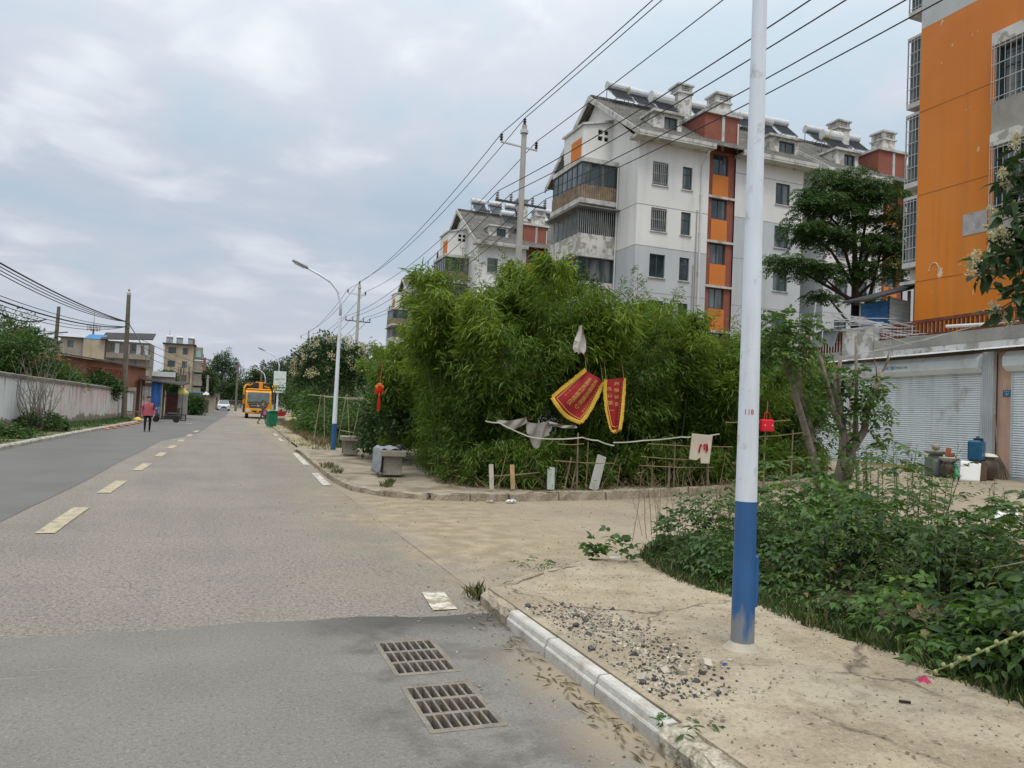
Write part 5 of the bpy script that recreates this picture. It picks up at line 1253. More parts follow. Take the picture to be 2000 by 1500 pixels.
MB().box(-1.22, 1.0, 3.4, 8.3, 1.25, 3.4).build('black_body', surf('black_body', (.045, .045, .048), rough=.5, var=.2), TK, bevel=.05)
MB().tube([(-1.28, 3.2, 1.3), (-1.28, 3.2, 2.85), (-1.15, 3.3, 3.1), (-.9, 3.4, 3.15)], .11, 10).build('boom_column', yel, TK)
MB().box(0, .35, 2.0, 3.2, 2.0, 3.4).build('crane_post', yel, TK, bevel=.03); m = MB(); m.bar((-.3, 2.5, 3.42), (.55, 2.6, 3.36), .12, .10); m.bar((.5, 2.5, 3.05), (.95, 2.6, 2.9), .15); m.bar((-.55, 2.4, 3.25), (-.9, 2.5, 3.05), .1); m.build('crane_arm', yel, TK)
MB().box(-1.35, -1.16, 2.2, 3.2, .5, 1.25).build('toolbox', dgrey, TK); MB().box(-1.25, 1.2, 1.9, 2.0, .8, 1.3).build('mudguard', dgrey, TK)

CR = thing('car', 'small white hatchback facing the camera far down the road', 'car', (.95, 121, 0), RAD(2))
white_c = surf('car_white', (.75, .76, .76), rough=.25, var=.02, coat=.5)
m = MB(); secs = [(0, .5, .78, .28), (.12, .82, .88, .24), (1.0, .88, .98, .22), (1.1, .88, 1.0, .22), (3.6, .88, 1.0, .25), (4.1, .82, .95, .3)]
for y, w, t_, b_ in secs: m.v += [(-w, y, b_), (w, y, b_), (w, y, (t_+b_)/2+.05), (w*.93, y, t_), (-w*.93, y, t_), (-w, y, (t_+b_)/2+.05)]
for i in range(len(secs)-1):
    for j in range(6): m.f.append((i*6+j, i*6+(j+1) % 6, (i+1)*6+(j+1) % 6, (i+1)*6+j))
m.f += [(5, 4, 3, 2, 1, 0), tuple((len(secs)-1)*6+j for j in range(6))]; m.build('body', white_c, CR, bevel=.03)
m = MB(); m.prism([(1.0, .97), (1.75, 1.48), (3.2, 1.5), (3.9, 1.0)], -.66, .66, lambda p, d: (d*(1.18 if p[1] < 1.1 else .95), p[0], p[1])); m.build('cabin', white_c, CR, bevel=.04)
m = MB(); m.add([(-.70, 1.04, 1.02), (.70, 1.04, 1.02), (.58, 1.68, 1.455), (-.58, 1.68, 1.455)], [(0, 1, 2, 3)]); o = m.build('windscreen', glass_t, CR); o.location.z = .015; o.location.y = -.02
for s_ in (-1, 1):
    MB().box(s_*.62-.18, s_*.62+.18, -.02, .1, .62, .76).build('headlight', MATS['lamp_glass'], CR, bevel=.02); MB().box(s_*.93-.08, s_*.93+.08, 1.1, 1.2, .98, 1.12).build('mirror', dgrey, CR, bevel=.02)
    for y in (.75, 3.3): wheel(CR, (s_*.78, y, .31), .31, .2, axis='x')
MB().box(-.45, .45, -.03, .05, .36, .52).build('grille', dgrey, CR); MB().box(-.22, .22, -.045, -.03, .53, .63).build('number_plate', surf('plate_blue_car', (.05, .15, .4)), CR)

# wheelie bin
BN = thing('wheelie_bin', 'green wheelie bin standing at the kerb left of the lamp post', 'bin', (3.25, 50.5, .05), RAD(12))
gr_p = surf('bin_green', (.015, .17, .085), rough=.45, var=.1, vs_=3)
m = MB(); m.add([(-.24, -.27, 0), (.24, -.27, 0), (.24, .27, 0), (-.24, .27, 0), (-.3, -.34, .94), (.3, -.34, .94), (.3, .36, .94), (-.3, .36, .94)], [(0, 3, 2, 1), (0, 1, 5, 4), (1, 2, 6, 5), (2, 3, 7, 6), (3, 0, 4, 7), (4, 5, 6, 7)]); m.build('body', gr_p, BN, bevel=.02)
m = MB(); m.grid(lambda u, v: (-.33+.66*u, -.37+.78*v, .95+.09*math.sin(math.pi*u)**.5*math.sin(math.pi*min(1, v*.8+.2))), 10, 8); lid = m.build('lid', surf('bin_lid', (.03, .26, .15), rough=.45, var=.1), BN, smooth=True); MB().box(-.335, .335, -.375, .42, .925, .955).build('lid_rim', MATS['bin_lid'], lid)
for s_ in (-1, 1): wheel(BN, (s_*.24+.05, .33, .1), .1, .06, axis='x')
MB().tube([(-.25, .42, .9), (.25, .42, .9)], .02, 8).build('handle', gr_p, BN)

# concrete benches
bench_m = surf('bench_concrete', (.27, .245, .20), rough=.92, var=.15, vs_=3, fine=.12, fs=40, bump=.3, bs=30, blotch=((.16, .145, .115), .55, .72, 4))
def bench(label, x, y, L=1.25, rz=0.0, z=.15):
    b = thing('bench', label, 'bench', (x, y, z), rz, 'concrete benches along the pavement')
    MB().box(-.27, .27, -L/2, L/2, .40, .53).build('seat_slab', bench_m, b, bevel=.012)
    for s_ in (-1, 1): MB().box(-.2, .2, s_*(L/2-.22)-.11, s_*(L/2-.22)+.11, 0, .399).build('leg', bench_m, b, bevel=.01)
    return b
bench('short concrete bench with a grey jacket draped over it', 3.62, 16.7, 1.0, RAD(-6)); bench('bare concrete bench next to the second lamp post', 3.78, 23.3, 1.0, RAD(-4)); bench('far concrete bench just right of the green bin', 4.1, 54.6, 1.0, 0, .06)
# jacket over the bench
cloth_g = surf('grey_jacket', (.27, .29, .31), rough=.85, var=.2, vs_=6)
def jk(u, v):
    y = 16.25+.75*u; s_ = v*.95
    if s_ < .38: x, z = 3.70-s_, .715+.03*math.sin(u*9)+.02*math.sin(v*20)
    else: x, z = 3.32-.04*math.sin(u*8)-.06*(s_-.38), .70-(s_-.38)*1.0*(1-.25*abs(u-.5))
    return (x, y+.03*math.sin(v*6), z)
m = MB(); m.grid(jk, 18, 22); o = m.build('jacket', cloth_g, None, smooth=True); o.modifiers.new('s', 'SOLIDIFY').thickness = .02; tag(o, 'grey jacket draped over the end of the near bench', 'jacket')
m = MB(); m.lathe([(.05, 0), (.10, .04), (.09, .09), (.02, .12)], n=9); o = m.build('bag', surf('black_plastic', (.04, .04, .045), rough=.3)); o.location = (3.72, 16.35, .69); tag(o, 'small dark plastic bag on the bench beside the jacket', 'bag')

# lamp posts
lamp_w = surf('lamp_white', (.70, .76, .84), rough=.55, var=.05, vs_=2, spec=.5, blotch=((.42, .41, .39), .60, .72, 6), streak=((.50, .50, .48), .45), sscale=(9, 9, .7)); lamp_b = surf('lamp_blue', (.022, .095, .26), rough=.4, var=.12, vs_=2.5, spec=.5)
def lb_fn(t, p, c):
    x, y, z = t.sep(p)
    f = t.mr(t.m('ADD', z, t.m('MULTIPLY', t.noise(t.scale(p, (14, 14, 3)), 1.0, 4.0), .55)), .52, .62, 1, 0)
    return t.mix(t.m('MULTIPLY', f, .85), c, (.24, .245, .24))
lamp_bw = surf('lamp_blue_worn', (.026, .105, .27), rough=.45, var=.12, vs_=2.5, spec=.5, fn=lb_fn)
def lamp(label, loc, lean=(0, 0), arm_rz=0.0, H=6.0, r0=.083, blue=.97, worn=False, extras=False):
    L = thing('street_lamp', label, 'street lamp', loc, 0, 'white street lamps with blue feet')
    L.rotation_euler = (lean[0], lean[1], arm_rz)
    rr_ = lambda z: r0*(1-.53*z/H)
    MB().lathe([(rr_(z), z) for z in (0, .2, .5, blue)], n=40).build('blue_foot', lamp_bw if worn else lamp_b, L, smooth=False)
    MB().lathe([(rr_(z), z) for z in (blue+.001, 2, 3.5, H-1.0)], n=40).build('shaft', lamp_w, L)
    pts = [(0, 0, H-1.0), (0, 0, H-.6), (-.12, 0, H-.2), (-.35, 0, H+.08), (-.75, 0, H+.3), (-1.15, 0, H+.48)]
    MB().tube(pts, [r0*.55, r0*.53, r0*.5, r0*.47, r0*.43, r0*.4], 14).build('arm', lamp_w, L, smooth=True)
    hd = MB().cbox((0, 0, 0), (.55, .2, .07), Matrix.Translation((-1.38, 0, H+.58)) @ Matrix.Rotation(RAD(22), 4, 'Y')).build('lamp_head', surf('lamp_head', (.32, .33, .34), rough=.5), L, bevel=.02)
    MB().cbox((0, 0, 0), (.36, .15, .02), Matrix.Translation((-1.40, 0, H+.53)) @ Matrix.Rotation(RAD(22), 4, 'Y')).build('diffuser', surf('lamp_diffuser', (.6, .6, .58), rough=.3), hd)
    if extras:
        m = MB(); m.lathe([(r0*1.01, .0), (r0*1.7, .0), (r0*1.4, .018), (r0*1.04, .05)], n=24); m.build('base_grout', surf('grout', (.40, .36, .29), rough=.95, var=.2, vs_=9), L)
        m = MB(); m.box(-.045, .045, -.02, .015, .28, .62); o = m.build('access_door', lamp_b, L, bevel=.01); o.location = (r0*.86*math.cos(-.25), r0*.86*math.sin(-.25), 0); o.rotation_euler = (0, 0, RAD(75))
        text_mesh('118', .05, surf('red_ink', (.45, .02, .03)), 'pole_number', L, fn=lambda v: ((rr_(1.56)+.002)*math.cos(-2.2+v.x/.075), (rr_(1.56)+.002)*math.sin(-2.2+v.x/.075), 1.56+v.y))
    return L
NL = lamp('tall near street lamp with worn blue foot standing on the pavement', (3.32, 4.22, .115), (0, RAD(-.45)), 0, 6.2, .0765, .97, True, True)
lamp('second street lamp beside the bare concrete bench', (3.66, 25.9, .12), (0, 0), 0, 5.45, .085, .86)
SB = lamp('street lamp carrying the pale green notice board', (4.32, 62, .05), (0, 0), 0, 5.0, .09, .8)
lamp('far street lamp showing above the yellow truck', (4.75, 88, .05), (0, 0), 0, 4.7, .09, .8)
# board on the third lamp
BD = thing('notice_board', 'pale notice board with faint print mounted on the third street lamp', 'notice board', (4.41, 61.85, 2.34))
MB().box(-.46, .46, -.03, .03, 0, 1.66).build('panel', surf('board_pale', (.70, .77, .73), rough=.5, var=.06), BD); 
m = MB(); m.box(-.45, .45, -.034, -.031, .36, .46); m.build('dark_band', surf('print_blue', (.12, .2, .26)), BD); MB().box(-.3, .2, -.034, -.031, .12, .22).build('picture', surf('print_green', (.22, .34, .2), blotch=((.06, .09, .12), .45, .6, 9)), BD)
text_mesh('中国梦', .2, surf('print_dark', (.10, .12, .12)), 'print_line', BD, fn=lambda v: (-.2+v.x*.7, -.035, 1.0+v.y*.8)); text_mesh('和谐', .16, surf('print_grey', (.32, .38, .38)), 'print_line', BD, fn=lambda v: (.2+v.x, -.035, 1.05+v.y)); text_mesh('文明', .14, MATS['print_grey'], 'print_line', BD, fn=lambda v: (0+v.x, -.035, .78+v.y)); text_mesh('生态', .17, surf('print_leaf', (.10, .42, .16)), 'print_line', BD, fn=lambda v: (.12+v.x, -.035, .58+v.y))
TS = thing('warning_sign', 'yellow triangular side road warning sign on a thin brown post', 'road sign', (3.95, 59.8, .05))
MB().tube([(0, 0, 0), (0, 0, 2.45)], .035, 8).build('post', surf('rust_post', (.13, .09, .065)), TS)
tri = [(-.30, .25), (.30, .25), (0, -.28)]
m = MB(); m.prism(tri, -.03, -.04, lambda p, d: (p[0], d, 2.55+p[1])); pn = m.build('panel', surf('sign_black', (.02, .02, .02), rough=.4), TS)
m = MB(); m.prism([(a*.85, b*.85+.005) for a, b in tri], -.041, -.046, lambda p, d: (p[0], d, 2.55+p[1])); m.build('face', surf('sign_yellow', (.72, .47, .03), rough=.4), pn)
m = MB(); m.box(-.12, -.07, -.05, -.047, 2.50, 2.74); m.box(.06, .11, -.05, -.047, 2.45, 2.74); m.box(-.069, .059, -.05, -.047, 2.59, 2.64); m.build('symbol', MATS['sign_black'], pn)
# red hand cart behind the bin
RC = thing('hand_cart', 'red handcart parked behind the notice board lamp', 'cart', (4.7, 63.5, .05)); rp = surf('cart_red', (.50, .02, .04), rough=.45, var=.1)
m = MB(); m.add([(-.3, -.25, .45), (.3, -.25, .45), (.3, .25, .45), (-.3, .25, .45), (-.5, -.32, .8), (.5, -.32, .8), (.5, .32, .8), (-.5, .32, .8)], [(0, 3, 2, 1), (0, 1, 5, 4), (1, 2, 6, 5), (2, 3, 7, 6), (3, 0, 4, 7)]); m.build('tray', rp, RC)
MB().box(-.1, .15, -.1, .1, .8, .98).build('load', rp, RC, bevel=.03); wheel(RC, (0, 0, .22), .2, .1, axis='x'); MB().tube([(.4, 0, .6), (.95, 0, .7)], .02, 6).build('handle', dgrey, RC)
# concrete utility poles on the right and their wires
def upole(label, x, y, H):
    U_ = thing('utility_pole', label, 'pole', (x, y, 0), 0, 'tall concrete utility poles on the right')
    MB().lathe([(.155, 0), (.155-.06*(H/12), H)], n=28).build('shaft', surf('pole_pale_concrete', (.42, .41, .375), rough=.85, var=.1, vs_=1, streak=((.3, .29, .26), .4), sscale=(5, 5, .3)), U_)
    ins = surf('insulator', (.05, .03, .03), rough=.3, spec=.6); ins2 = surf('insulator_grey', (.35, .35, .36), rough=.3)
    a = MB(); a.bar((-.9, 0, H-.75), (.55, 0, H-.85), .07, .05); a.build('cross_arm', galv, U_); MB().lathe([(.09, H-.3), (.15, H-.3), (.15, H-.18), (.09, H-.18)], n=14).build('collar', galv, U_)
    b = MB(); b.bar((-1.0, 0, H-2.9), (1.0, 0, H-2.95), .09, .07); b.build('cross_arm', dgrey, U_)
    for px_, pz, mt_ in ((0, H, ins), (-.88, H-.72, ins), (.5, H-.8, ins), (-.93, H-2.86, ins2), (-.4, H-2.86, ins2), (.45, H-2.88, ins2), (.95, H-2.9, ins2)):
        MB().lathe([(.03, 0), (.07, .05), (.03, .09), (.075, .14), (.03, .18), (.065, .23), (.03, .28)], (px_, 0, pz), 10).build('insulator', mt_, U_)
    return [(x+px_, y, pz+.28) for px_, pz in ((0, H), (-.88, H-.72), (.5, H-.8), (-.93, H-2.86), (-.4, H-2.86), (.45, H-2.88), (.95, H-2.9))]
P1 = upole('tall concrete utility pole rising out of the bamboo in front of the white blocks', 10, 26.1, 12.2)
P2 = upole('second concrete utility pole left of the bamboo', 10, 61, 11.2)
P3 = upole('far concrete utility pole showing above the flowering tree', 10, 97, 10.3)
P0 = [(x, -9.0, z) for x, y, z in P1]
nms = ['top wire', 'upper left wire', 'upper right wire', 'lower outermost left wire', 'lower inner left wire', 'lower inner right wire', 'lower outermost right wire']
for k in range(7):
    sg = .25 if k < 3 else .75
    cable(nms[k] + ' overhead, from the near concrete pole towards the viewer', sag(P0[k], P1[k], 24, sg), .014, 'overhead wires on the concrete poles')
    cable(nms[k] + ' overhead, between the first and second concrete poles', sag(P1[k], P2[k], 24, .8), .014, 'overhead wires on the concrete poles')
    cable(nms[k] + ' overhead, between the second and far concrete poles', sag(P2[k], P3[k], 14, .7), .016, 'overhead wires on the concrete poles')
# low buildings and walls far along the left verge
for i, (x0, x1, y, h, mt, lab) in enumerate(((-3.1, -1.7, 85, 2.2, 'dirty_white_wall', 'low white shop with a blue awning far along the left side'), (-1.75, -.4, 97, 1.95, 'tan_render', 'low tan roadside hut with a white cloth on its roof'), (-.5, .35, 128, 2.6, 'drab_render', 'dark little shed beside the white car'))):
    h_ = thing('roadside_hut', lab, 'hut', (x0, y, 0)); w = x1-x0
    m = MB(); m.openings(0, w, 0, h, [(w*.3, w*.6, 0, h*.75)], .1, lambda u, v, d: (u, d, v)); m.quad((w, 0, 0), (w, 5, 0), (w, 5, h), (w, 0, h)); m.build('wall', MATS[mt], h_)
    MB().box(w*.3, w*.6, .1, .13, 0, h*.75).build('door', wood_p, h_); MB().box(-.15, w+.25, -.5 if i else -.9, 5, h, h+.1).build('roof', surf('blue_awning', (.10, .30, .45), rough=.6) if i == 0 else dark_roof, h_)
m = MB(); m.grid(lambda u, v: (-1.7+.8*u, 96.6+.5*v, 2.08+.35*math.sin(3*u)*math.sin(3*v)+.05*math.sin(17*u)), 10, 6); tag(m.build('cloth', surf('white_sheeting', (.6, .6, .6), var=.2, vs_=4), smooth=True), 'white sheeting bunched on the roof of the tan hut', 'sheeting')
gt = thing('gate', 'grey railing gate closing the view at the end of the road', 'gate', (2.0, 150, 0)); 
for i in range(26): MB().box(-2+.2*i-.02, -2+.2*i+.02, 0, .05, 0, 1.7).build('bar', steel_m, gt)
MB().box(-2.1, 3.2, 0, .06, 1.5, 1.58).build('rail', steel_m, gt)

# ================================================================== VEGETATION
def sprays(LV, P, D, length, pairs, ll, lw, droop=.35, up=(0, 0, 1)):
    """pinnate leaves: leaflets in pairs along a drooping rachis"""
    P = np.atleast_2d(P); n = len(P); D = unit(np.broadcast_to(D, (n, 3)).astype(float)); length = np.broadcast_to(length, (n,)).astype(float)
    S = unit(np.cross(D, np.array(up, float)) + 1e-6); U = np.cross(S, D)
    for k in range(pairs):
        t = (k+1)/pairs
        Q = P + D*(length*t)[:, None] - np.array([0, 0, 1.])*(droop*length*t*t)[:, None]
        sz = (1-.35*abs(t-.55))*rng.uniform(.8, 1.2, n)
        for s_ in (-1, 1):
            d = unit(D*.55 + S*s_ + rng.normal(0, .16, (n, 3)) - np.array([0, 0, .22+.3*t]))
            LV.add(Q, d, U+rng.normal(0, .25, (n, 3)), ll*sz, lw*sz)
    LV.add(P + D*length[:, None] - np.array([0, 0, 1.])*(droop*length)[:, None], unit(D-np.array([0, 0, droop*1.2])), U, ll*np.ones(n), lw*np.ones(n))
def crown(LV, c, r, nclump, nleaf, cr, L, W, flat_=1.0, zmin=-.6, surface=.55, outward=1.0):
    c = np.array(c, float); r = np.array(r, float)
    d = rdir(nclump*2); d = d[d[:, 2] > zmin][:nclump]; n = len(d)
    cc = c + d*r*rng.uniform(surface, 1.0, (n, 1))
    P = np.repeat(cc, nleaf, 0); o = rdir(len(P))*(rng.random((len(P), 1))**.4)*cr*rng.uniform(.6, 1.2, (n, 1)).repeat(nleaf, 0); o[:, 2] *= flat_
    P = P + o
    D = unit(unit(o)*outward + np.repeat(d, nleaf, 0)*.5 + rng.normal(0, .45, P.shape) - np.array([0, 0, .25]))
    LV.add(P, D, np.array([0, 0, 1.]) + rng.normal(0, .5, P.shape), L*rng.uniform(.7, 1.25, len(P)), W*rng.uniform(.7, 1.25, len(P)))
    return cc
bark = surf('bark', (.16, .13, .10), rough=.95, var=.25, vs_=6, bump=.6, bs=25)
g_dark = leafmat('leaf_dark', (.018, .045, .012), (.045, .10, .022), .25)
g_mid = leafmat('leaf_mid', (.028, .065, .015), (.075, .15, .03), .3)
g_light = leafmat('leaf_light', (.05, .11, .02), (.12, .22, .045), .35)
g_bam = leafmat('leaf_bamboo', (.026, .07, .011), (.165, .275, .04), .36, vs_=.7, brown=((.24, .19, .08), .03))
g_dry = leafmat('leaf_dry', (.14, .105, .055), (.30, .25, .15), .2)
g_flower = leafmat('flower_cream', (.36, .33, .20), (.58, .54, .36), .2)
g_far = leafmat('leaf_far', (.03, .062, .024), (.065, .115, .04), .25)
def tree(name, label, base, h0, c, r, nclump, nleaf, cr, L, W, mat, flat_=1.0, trunk_r=.16, limbs=7, cat='tree', group=None, flowers=0, zmin=-.6, surface=.5):
    T_ = thing(name, label, cat, base, 0, group)
    LV = Leaves(); cc = crown(LV, c, r, nclump, nleaf, cr, L, W, flat_, zmin, surface); LV.build('crown', mat, T_)
    m = MB(); top_ = Vector(c) + Vector((0, 0, r[2]*.3)); m.tube([(0, 0, -.1), (c[0]*.3, c[1]*.3, h0*.6), (c[0]*.7, c[1]*.7, h0), tuple(top_)], [trunk_r, trunk_r*.8, trunk_r*.62, trunk_r*.15], 10)
    for q in cc[:: max(1, len(cc)//limbs)][:limbs]:
        s_ = Vector((c[0]*.6, c[1]*.6, h0*random.uniform(.75, 1.1))); e = Vector(q); mid_ = s_.lerp(e, .5) + Vector((0, 0, .1*r[2])); m.tube([s_, mid_, e], [trunk_r*.42, trunk_r*.25, trunk_r*.07], 6)
    m.build('trunk', bark, T_, smooth=True)
    if flowers:
        F_ = Leaves(); crown(F_, c, (r[0]*1.03, r[1]*1.03, r[2]*1.05), flowers, 26, .17*cr/.5, .10, .06, 1.0, -.2, .92); F_.build('blossom', g_flower, T_)
    return T_

# ---- bamboo thicket
BT = thing('bamboo_thicket', 'dense bamboo thicket filling the corner plot beside the road', 'bamboo', (0, 0, 0))
LV = Leaves(); culm_m = surf('bamboo_culm', (.13, .17, .05), rough=.5, var=.25, vs_=3, blotch=((.26, .22, .10), .5, .7, 2.5))
def top_h(x, y):
    h = float(np.interp(x, [3.8, 4.6, 5.5, 6.6, 8.0, 9.5, 10.8, 12, 14, 16], [3.6, 4.75, 4.55, 5.15, 4.5, 4.75, 4.0, 3.55, 3.7, 3.4]))
    return h*(1 + .06*math.sin(x*3.1+.6) + .05*math.sin(x*6.3+y))
bf = lambda x: float(np.interp(x, [4.2, 5.0, 6.0, 11.0, 13, 16], [15.2, 14.5, 14.0, 14.3, 15.3, 17.2]))
TIPS, OUTS = [], []
def culm(x, y, H, lean, tmin, nb, br, show):
    b = np.array([x, y, gz(x, y)+.08]); lean = np.array([lean[0], lean[1], 0.0])
    pos = lambda t: b + lean*(np.asarray(t)[..., None]**2.2) + np.array([0, 0, H])*(np.asarray(t) - .07*np.asarray(t)**4)[..., None]
    if show:
        MB().tube([tuple(pos(np.array(t))) for t in np.linspace(0, .97, 7)], list(np.linspace(.016, .003, 7)), 5).build('culm', culm_m, BT)
    t = tmin + (1-tmin)*rng.random(nb)**.8; p = pos(t); a = rng.uniform(0, 2*math.pi, nb)
    out = unit(np.stack([np.cos(a), np.sin(a), .3-.3*t], 1)); bl = (br*(1-t*.7)+.10)*rng.uniform(.3, 1.0, nb)
    TIPS.append(p + out*bl[:, None]); OUTS.append(out)
for i in range(115):          # outer stems arching over the kerb
    x = rng.uniform(4.5, 15.6); d = rng.uniform(.35, 1.4); H = top_h(x, 0)*rng.uniform(.55, .95)
    culm(x, bf(x)+d, H, (rng.normal(0, .3), -rng.uniform(.5, 1.45)), .40, 52, .6, i % 2 == 0)
    culm(x+.2, bf(x)+rng.uniform(.25, 1.1), rng.uniform(.8, 2.0), (rng.normal(0, .15), -rng.uniform(0, .2)), .05, 20, .35, i % 3 == 0)
for i in range(80):           # low shoots filling the foot
    x = rng.uniform(4.5, 15.4); culm(x, bf(x)+rng.uniform(-.35, .25), rng.uniform(.5, 1.3), (rng.normal(0, .12), -rng.uniform(0, .12)), .05, 18, .3, False)
for i in range(125):          # taller stems behind
    x = rng.uniform(4.6, 15.6); d = rng.uniform(1.2, 4.6)
    culm(x, bf(x)+d, top_h(x, d)*rng.uniform(.88, 1.07), (rng.normal(0, .35), rng.normal(-.15, .25)), .45, 44, .6, i % 4 == 0)
for i in range(62):           # the side towards the road and the strip running back
    y = rng.uniform(15.3, 25); x = float(np.interp(y, [15, 18, 22, 25], [4.45, 4.35, 4.55, 5.0])) + rng.uniform(0, 1.5)
    culm(x, y, rng.uniform(3.4, 4.9)*float(np.interp(y, [16, 18.5, 21, 25], [1.0, .95, .78, .74])), (-rng.uniform(.2, .95), rng.normal(0, .25)), .12, 58, .55, i % 3 == 0)
n = 8500                       # dim inside of the thicket
x = rng.uniform(4.6, 15.6, n); y = np.array([bf(v) for v in x]) + .5 + 3.2*rng.random(n); zz = .25 + rng.random(n)**1.3*3.1
TIPS.append(np.stack([x, y, zz], 1)); OUTS.append(rdir(n))
T0 = np.concatenate(TIPS); O0 = np.concatenate(OUTS)
# the foliage hangs in plumes with gaps between them
fx_ = np.sin(2.3*T0[:, 0]+1.1*T0[:, 2]+.4) + np.sin(2.9*T0[:, 2]-1.5*T0[:, 0]+.7*T0[:, 1]) + np.sin(2.1*T0[:, 1]+2.9*T0[:, 0]-1.4*T0[:, 2])
keep = (fx_ > -.2) | (rng.random(len(T0)) < .16) | (T0[:, 2] < .9); T0, O0, fx_ = T0[keep], O0[keep], fx_[keep]
nt = len(T0); k = 22
big = np.repeat(1 + .35*np.clip(fx_, 0, 1.5)*(T0[:, 2] > 1.8), k)
P = np.repeat(T0, k, 0) + rng.normal(0, .085, (nt*k, 3))
D = unit(np.repeat(O0, k, 0)*.75 + rng.normal(0, .5, (nt*k, 3)) - np.array([0, 0, .55]))
Ln, Wn, Un = rng.uniform(.12, .20, nt*k)*big, rng.uniform(.019, .029, nt*k)*big, rng.normal(0, .6, (nt*k, 3))+np.array([0, 0, 1.])
yg = np.repeat((fx_ > .45) & (T0[:, 2] > 2.3), k) & (rng.random(nt*k) < .75)
LV.add(P[~yg], D[~yg], Un[~yg], Ln[~yg], Wn[~yg])
LY = Leaves(); LY.add(P[yg], D[yg], Un[yg], Ln[yg], Wn[yg]); LY.build('young_foliage', leafmat('leaf_bamboo_young', (.08, .15, .018), (.25, .345, .045), .38), BT, kind='stuff')
# feathery leading shoots standing above the mass
for x, y, H in ((4.7, 17.6, 5.2), (5.2, 18.5, 5.35), (6.3, 18.6, 5.75), (6.6, 18.0, 5.6), (8.2, 17.5, 5.1), (9.8, 17.0, 5.35), (10.15, 16.8, 5.1), (10.9, 17.2, 5.0), (11.2, 17.6, 4.9), (13.2, 18, 4.6), (14.5, 18.5, 4.5), (5.6, 20.0, 5.6)  , (5.3, 17.5, 5.3), (7.2, 17.6, 5.5), (7.7, 18.3, 5.3), (9.3, 17.3, 5.1), (12.2, 17.5, 4.5), (15.2, 19, 4.4), (12.7, 18.2, 4.7)):
    b = np.array([x, y, .2]); ln = rng.normal(0, .22, 3)*np.array([1, 1, 0])
    pos = lambda t: b + ln*t**2 + np.array([0, 0, (H-.2)*t])
    MB().tube([tuple(pos(t)) for t in np.linspace(0, 1, 8)], list(np.linspace(.014, .003, 8)), 5).build('culm', culm_m, BT)
    for t in np.linspace(.62, 1, 26):
        p = pos(t); a = rng.uniform(0, 6.28); out = np.array([math.cos(a), math.sin(a), .5]); q = p + unit(out)*rng.uniform(.05, .4)*(1.25-t); k = 7
        LV.add(np.repeat(q[None], k, 0)+rng.normal(0, .04, (k, 3)), unit(unit(out)+rng.normal(0, .5, (k, 3))-np.array([0, 0, .2])), rng.normal(0, .6, (k, 3))+np.array([0, 0, 1.]), rng.uniform(.10, .17, k), rng.uniform(.015, .021, k))
LV.build('foliage', g_bam, BT, kind='stuff')
DL = Leaves(); n = 9000
x = rng.uniform(4.3, 15.8, n); y = np.array([bf(v) for v in x]) + rng.normal(.1, .35, n); z = np.array([gz(v, 0) for v in x]) + .14 + np.abs(rng.normal(0, .22, n))*(rng.random(n) < .5)
DL.add(np.stack([x, y, z], 1), rdir(n)*np.array([1, 1, .5]), rng.normal(0, .5, (n, 3))+np.array([0, 0, 1.]), rng.uniform(.08, .18, n), rng.uniform(.012, .02, n)); DL.build('dead_leaves', g_dry, BT, kind='stuff')

# ---- pruned many-stemmed tree
PT = thing('pruned_tree', 'pruned many stemmed tree with stubby limbs growing beside the near lamp', 'tree', (0, 0, 0))
z0 = gz(8.8, 9.2)+.05
def limb(pts, r0, r1, nm='limb'):
    n = len(pts); rr_ = list(np.linspace(r0*.66, r1*.7, n)); q = MB(); q.tube(pts, rr_, 10); return q.build(nm, surf('pruned_bark', (.25, .205, .165), rough=.95, var=.25, vs_=5, bump=.8, bs=30, blotch=((.16, .13, .105), .5, .7, 8)), PT, smooth=True)
limb([(8.75, 9.2, z0-.1), (8.63, 9.2, .62), (8.26, 9.15, 1.44), (7.98, 9.12, 2.04), (7.84, 9.1, 2.44), (7.76, 9.08, 2.62)], .085, .06)
limb([(8.85, 9.2, z0-.1), (8.86, 9.2, .67), (8.98, 9.2, 1.15), (8.97, 9.2, 1.57), (8.74, 9.18, 1.87), (8.63, 9.16, 2.18), (8.41, 9.15, 2.74)], .11, .045)
limb([(9.0, 9.25, z0-.1), (9.15, 9.25, 1.15), (9.46, 9.25, 1.58), (9.48, 9.25, 1.9), (9.61, 9.25, 2.12), (9.74, 9.22, 2.5)], .10, .07)
limb([(9.05, 9.3, z0), (9.17, 9.3, 1.26), (9.01, 9.28, 1.78), (8.84, 9.26, 2.19), (8.8, 9.25, 2.44)], .09, .06)
limb([(9.02, 9.28, 1.75), (8.94, 9.3, 2.3), (8.99, 9.3, 2.7)], .06, .04); limb([(9.3, 9.25, 1.4), (9.27, 9.25, 2.32), (9.23, 9.25, 3.04)], .05, .03)
limb([(8.65, 9.3, z0), (8.53, 9.3, 1.14), (8.47, 9.32, 1.55), (8.24, 9.32, 2.05), (8.21, 9.32, 2.46)], .07, .055); limb([(8.95, 9.3, z0), (9.3, 9.3, 1.0), (9.32, 9.3, 2.1)], .06, .04)
for a, b in (((9.72, 9.22, 2.45), (9.95, 9.2, 2.85)), ((9.66, 9.22, 2.3), (9.55, 9.2, 2.75)), ((7.8, 9.1, 2.3), (7.5, 9.05, 2.75)), ((8.2, 9.3, 2.3), (8.35, 9.3, 2.75)), ((9.8, 9.2, 2.6), (9.9, 9.2, 3.0))): limb([a, tuple((Vector(a)+Vector(b))/2+Vector((.02, 0, .03))), b], .022, .008, 'twig')
LV = Leaves()
